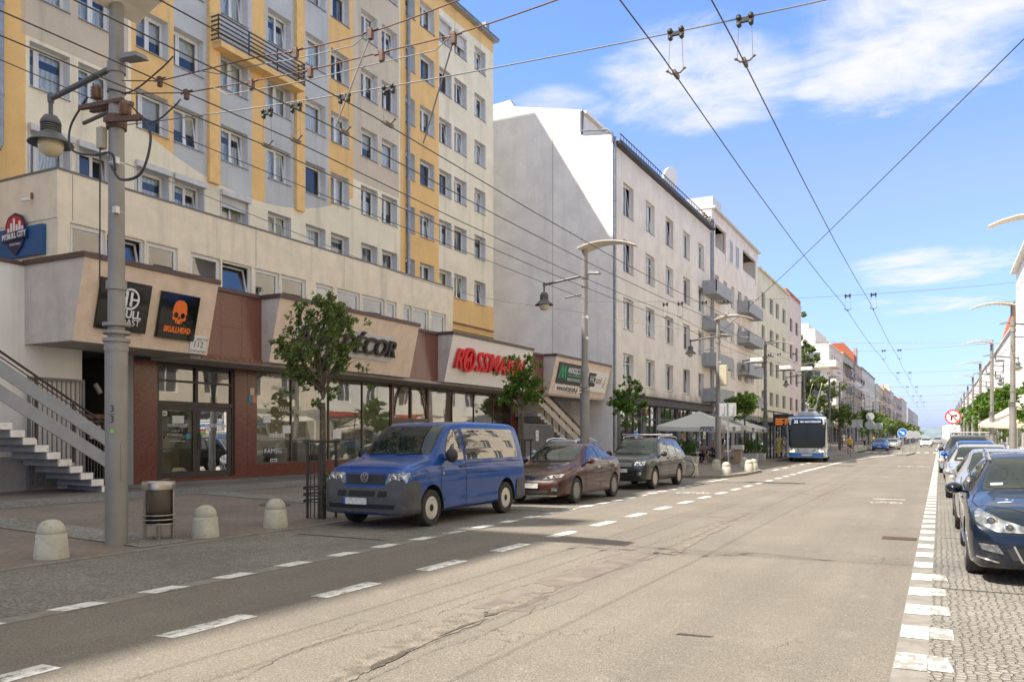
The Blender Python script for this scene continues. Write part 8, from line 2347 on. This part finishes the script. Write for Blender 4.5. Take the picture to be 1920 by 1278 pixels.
def person(label, x, y, z, rz, pose, top, bottom, hair, hairlen=.0, skin=(.45, .27, .19), sleeve=.5, legs=1.0, skirt=False, sc=1.0, shoes=(.05, .05, .05), bag=None, group=None):
    t_ = thing('person', label, 'person', (0, 0, 0), group=group)
    J = dict(pelvis=(0, 0, .95), waist=(0, 0, 1.10), chest=(0, -.01, 1.30), neck=(0, 0, 1.47), jaw=(0, -.025, 1.545), head=(0, -.012, 1.63), crown=(0, 0, 1.70))
    for s, n in ((1, 'l'), (-1, 'r')):
        J.update({'sh' + n: (s * .165, 0, 1.41), 'el' + n: (s * .215, .03, 1.13), 'wr' + n: (s * .225, -.05, .89), 'hip' + n: (s * .085, 0, .90), 'kn' + n: (s * .095, -.015, .50), 'an' + n: (s * .095, .03, .09), 'toe' + n: (s * .11, -.14, .035)})
    if pose == 'walk': J.update(knl=(.09, -.14, .52), anl=(.09, -.16, .10), toel=(.1, -.33, .05), knr=(-.09, .04, .48), anr=(-.09, .26, .16), toer=(-.1, .14, .04), ell=(.21, .12, 1.15), wrl=(.2, .1, .92), elr=(-.21, -.06, 1.15), wrr=(-.2, -.24, .98))
    if pose in ('sit', 'cycle'):
        dz = -.46 if pose == 'sit' else .12
        for k in list(J):
            if k[:2] not in ('kn', 'an', 'to'): J[k] = (J[k][0], J[k][1] + (.05 if pose == 'sit' else .16), J[k][2] + dz)
        if pose == 'sit': J.update(knl=(.11, -.40, .50), knr=(-.11, -.40, .50), anl=(.1, -.38, .09), anr=(-.1, -.42, .09), toel=(.11, -.55, .04), toer=(-.11, -.59, .04), ell=(.22, -.10, .74), wrl=(.13, -.32, .80), elr=(-.22, -.10, .74), wrr=(-.12, -.34, .79))
        else: J.update(knl=(.10, -.22, .72), knr=(-.10, -.16, .88), anl=(.1, -.06, .26), anr=(-.1, -.0, .50), toel=(.11, -.22, .22), toer=(-.11, -.15, .47), chest=(0, .04, 1.45), neck=(0, -.02, 1.6), jaw=(0, -.06, 1.67), head=(0, -.045, 1.76), crown=(0, -.03, 1.83), shl=(.17, -.02, 1.54), shr=(-.17, -.02, 1.54), ell=(.25, -.14, 1.30), elr=(-.25, -.14, 1.30), wrl=(.24, -.34, 1.12), wrr=(-.24, -.34, 1.12))
    Rr = dict(pelvis=(.13, .10), waist=(.115, .09), chest=(.135, .10), neck=.05, jaw=(.055, .062), head=(.072, .086), crown=(.055, .065))
    for n in 'lr': Rr.update({'sh' + n: .055, 'el' + n: .038, 'wr' + n: .025, 'hip' + n: .085, 'kn' + n: .055, 'an' + n: .035, 'toe' + n: .03})
    E_ = [('pelvis', 'waist'), ('waist', 'chest'), ('chest', 'neck'), ('neck', 'jaw'), ('jaw', 'head'), ('head', 'crown')]
    for n in 'lr': E_ += [('chest', 'sh' + n), ('sh' + n, 'el' + n), ('el' + n, 'wr' + n), ('pelvis', 'hip' + n), ('hip' + n, 'kn' + n), ('kn' + n, 'an' + n), ('an' + n, 'toe' + n)]
    body = skin_mesh({k: (J[k], Rr[k]) for k in J}, E_, 'pelvis')
    for n, s in (('l', 1), ('r', -1)): hand(body, J['wr' + n], Vector(J['wr' + n]) - Vector(J['el' + n]), -s)
    h = Vector(J['head'])
    body.lathe([(.001, -.03), (.014, -.01), (.008, .03), (.001, .035)], tuple(h + Vector((0, -.088, -.02))), 8)
    for s in (1, -1): body.lathe([(.001, -.012), (.013, 0), (.001, .012)], tuple(h + Vector((s * .03, -.078, .012))), 8, 1); body.lathe([(.001, -.025), (.016, 0), (.001, .025)], tuple(h + Vector((s * .074, .01, -.01))), 8)
    body.box(h.x - .022, h.x + .022, h.y - .085, h.y - .075, h.z - .062, h.z - .053, 1)
    body.build('body', [mat('skin %.2f' % skin[0], skin, .55), M_eye], t_, local=True)
    lerp = lambda a, b, f: tuple(Vector(J[a]).lerp(Vector(J[b]), f))
    tn = {'pelvis': ((J['pelvis'][0], J['pelvis'][1], J['pelvis'][2] + .0), (.15, .12)), 'waist': (J['waist'], (.135, .11)), 'chest': (J['chest'], (.155, .12)), 'top': (lerp('chest', 'neck', .75), (.075, .07))}
    te = [('pelvis', 'waist'), ('waist', 'chest'), ('chest', 'top')]
    for n in 'lr':
        tn['sh' + n] = (J['sh' + n], .066); te.append(('chest', 'sh' + n))
        if sleeve: tn['sl' + n] = (lerp('sh' + n, 'el' + n, min(1, sleeve)), .056); te.append(('sh' + n, 'sl' + n))
        if sleeve > 1: tn['cf' + n] = (lerp('el' + n, 'wr' + n, .9), .036); te.append(('sl' + n, 'cf' + n))
    skin_mesh(tn, te, 'waist').build('shirt', mat('cloth %.2f %.2f %.2f' % top, top, .9, noise=.12, nscale=8), t_, local=True)
    if skirt:
        b = MB(); p = Vector(J['pelvis']); b.lathe([(.14, .12), (.17, 0), (.21, -.3), (.25, -.55)], tuple(p), 18); b.build('skirt', mat('cloth %.2f %.2f %.2f' % bottom, bottom, .9), t_, local=True)
    else:
        bn = {'pelvis': (J['pelvis'], (.145, .115))}; be = []
        for n in 'lr':
            bn['hip' + n] = (J['hip' + n], .10); be.append(('pelvis', 'hip' + n)); f = min(1, legs * 2); bn['kn' + n] = (lerp('hip' + n, 'kn' + n, f), .072); be.append(('hip' + n, 'kn' + n))
            if legs > .5: bn['an' + n] = (lerp('kn' + n, 'an' + n, (legs - .5) * 1.9), .055); be.append(('kn' + n, 'an' + n))
        skin_mesh(bn, be, 'pelvis').build('trousers', mat('cloth %.2f %.2f %.2f' % bottom, bottom, .9, noise=.12, nscale=8), t_, local=True)
    b = MB()
    for n in 'lr': a = Vector(J['an' + n]); q = Vector(J['toe' + n]); b.tube([a + Vector((0, .03, -.03)), a.lerp(q, .5) + Vector((0, 0, -.01)), q + Vector((0, -.03, 0))], [.048, .05, .035], 10)
    b.build('shoes', mat('shoe %.2f' % shoes[0], shoes, .6), t_, local=True)
    hn = {'a': (tuple(h + Vector((0, .012, .045))), (.082, .092)), 'b': (tuple(h + Vector((0, .018, .085))), (.06, .07)), 'c': (tuple(h + Vector((0, .045, -.02))), (.07, .055))}; he = [('a', 'b'), ('a', 'c')]
    if hairlen: hn['d'] = (tuple(h + Vector((0, .07, -hairlen))), (.075, .04)); he.append(('c', 'd'))
    skin_mesh(hn, he, 'a').build('hair', mat('hair %.2f' % hair[0], hair, .7, noise=.3, nscale=30), t_, local=True)
    if bag: b = MB(); p = Vector(J['chest']); b.box(p.x - .13, p.x + .13, p.y + .12, p.y + .25, p.z - .28, p.z + .12); b.build('backpack', mat('bag %.2f' % bag[0], bag, .8), t_, local=True, bevel=.04)
    t_.location = (x, y, z); t_.rotation_euler = (0, 0, rz); t_.scale = (sc,) * 3
    return t_
BLK = (.015, .015, .017); NAVY = (.012, .018, .05)
person('woman in a black strappy top standing behind the grey off-roader', -12.6, 45.0, .15, -.9, 'stand', BLK, (.03, .04, .07), (.30, .17, .07), .22, sleeve=0, sc=.99)
person('seated woman with loose reddish brown hair facing us at the café table', -12.75, 49.9, .14, 0, 'sit', (.42, .33, .29), BLK, (.14, .06, .035), .22, sleeve=.6)
person('seated woman in dark grey with long fair hair and white trainers at the café table', -12.0, 49.2, .14, -PI / 2, 'sit', (.05, .052, .058), BLK, (.36, .22, .09), .26, sleeve=1.1, legs=.35, shoes=(.6, .6, .6))
person('seated man in black with short dark hair beside the shrub planter', -13.35, 48.9, .14, PI / 2, 'sit', BLK, BLK, (.03, .02, .015), 0, sleeve=1.1)
person('man in navy T-shirt and grey shorts with his back to us behind the lamp post', -12.5, 53.4, .14, PI, 'stand', NAVY, (.26, .26, .25), (.05, .04, .035), 0, sleeve=.7, legs=.5)
person('woman in a long yellow dress at the bus stop', -10.35, 62.2, .14, .5, 'stand', (.62, .50, .12), (.58, .46, .12), (.10, .06, .04), .15, sleeve=.6, skirt=True)
person('person in a beige top and pale trousers behind the woman in yellow', -10.15, 64.0, .14, 2.6, 'walk', (.60, .50, .42), (.50, .45, .40), (.2, .12, .07), .12, sleeve=.6)
person('man in a pale blue shirt and shorts walking at the bus stop', -9.95, 64.6, .14, 2.9, 'walk', (.55, .60, .70), (.20, .26, .38), (.12, .09, .07), 0, sleeve=.8, legs=.5, bag=(.3, .32, .36))
cb_ = clone(bk, (-6.4, 71, .0), -PI / 2, 'bicycle ridden by the cyclist in yellow', None)
person('cyclist in a yellow T-shirt and dark shorts riding towards us', -6.4, 70.9, -.06, 0, 'cycle', (.66, .42, .04), (.03, .03, .04), (.06, .04, .03), 0, sleeve=.7, legs=.4, bag=(.05, .05, .05))
gp_ = 'people on the far left pavement'
for i, (x, y, p, tp, bt, lb) in enumerate(((-11.6, 116, 'stand', BLK, NAVY, 'person in black standing by the far lamp posts'), (-10.6, 118, 'walk', (.5, .5, .5), NAVY, 'person in a grey shirt walking by the far lamp posts'), (-10.0, 134, 'walk', (.65, .6, .55), BLK, 'person in a pale top under the bright green tree'), (-9.6, 148, 'stand', (.62, .46, .05), NAVY, 'person in yellow under the far dark trees'), (-10.6, 160, 'stand', (.66, .66, .66), (.3, .3, .3), 'person in white under the far dark trees'), (-12.4, 126, 'walk', (.3, .05, .05), BLK, 'person in dark red walking along the far shops'))):
    person(lb, x, y, .12, i * 1.3, p, tp, bt, (.08, .05, .03), .1 if i % 2 else 0, sleeve=.7, group=gp_)
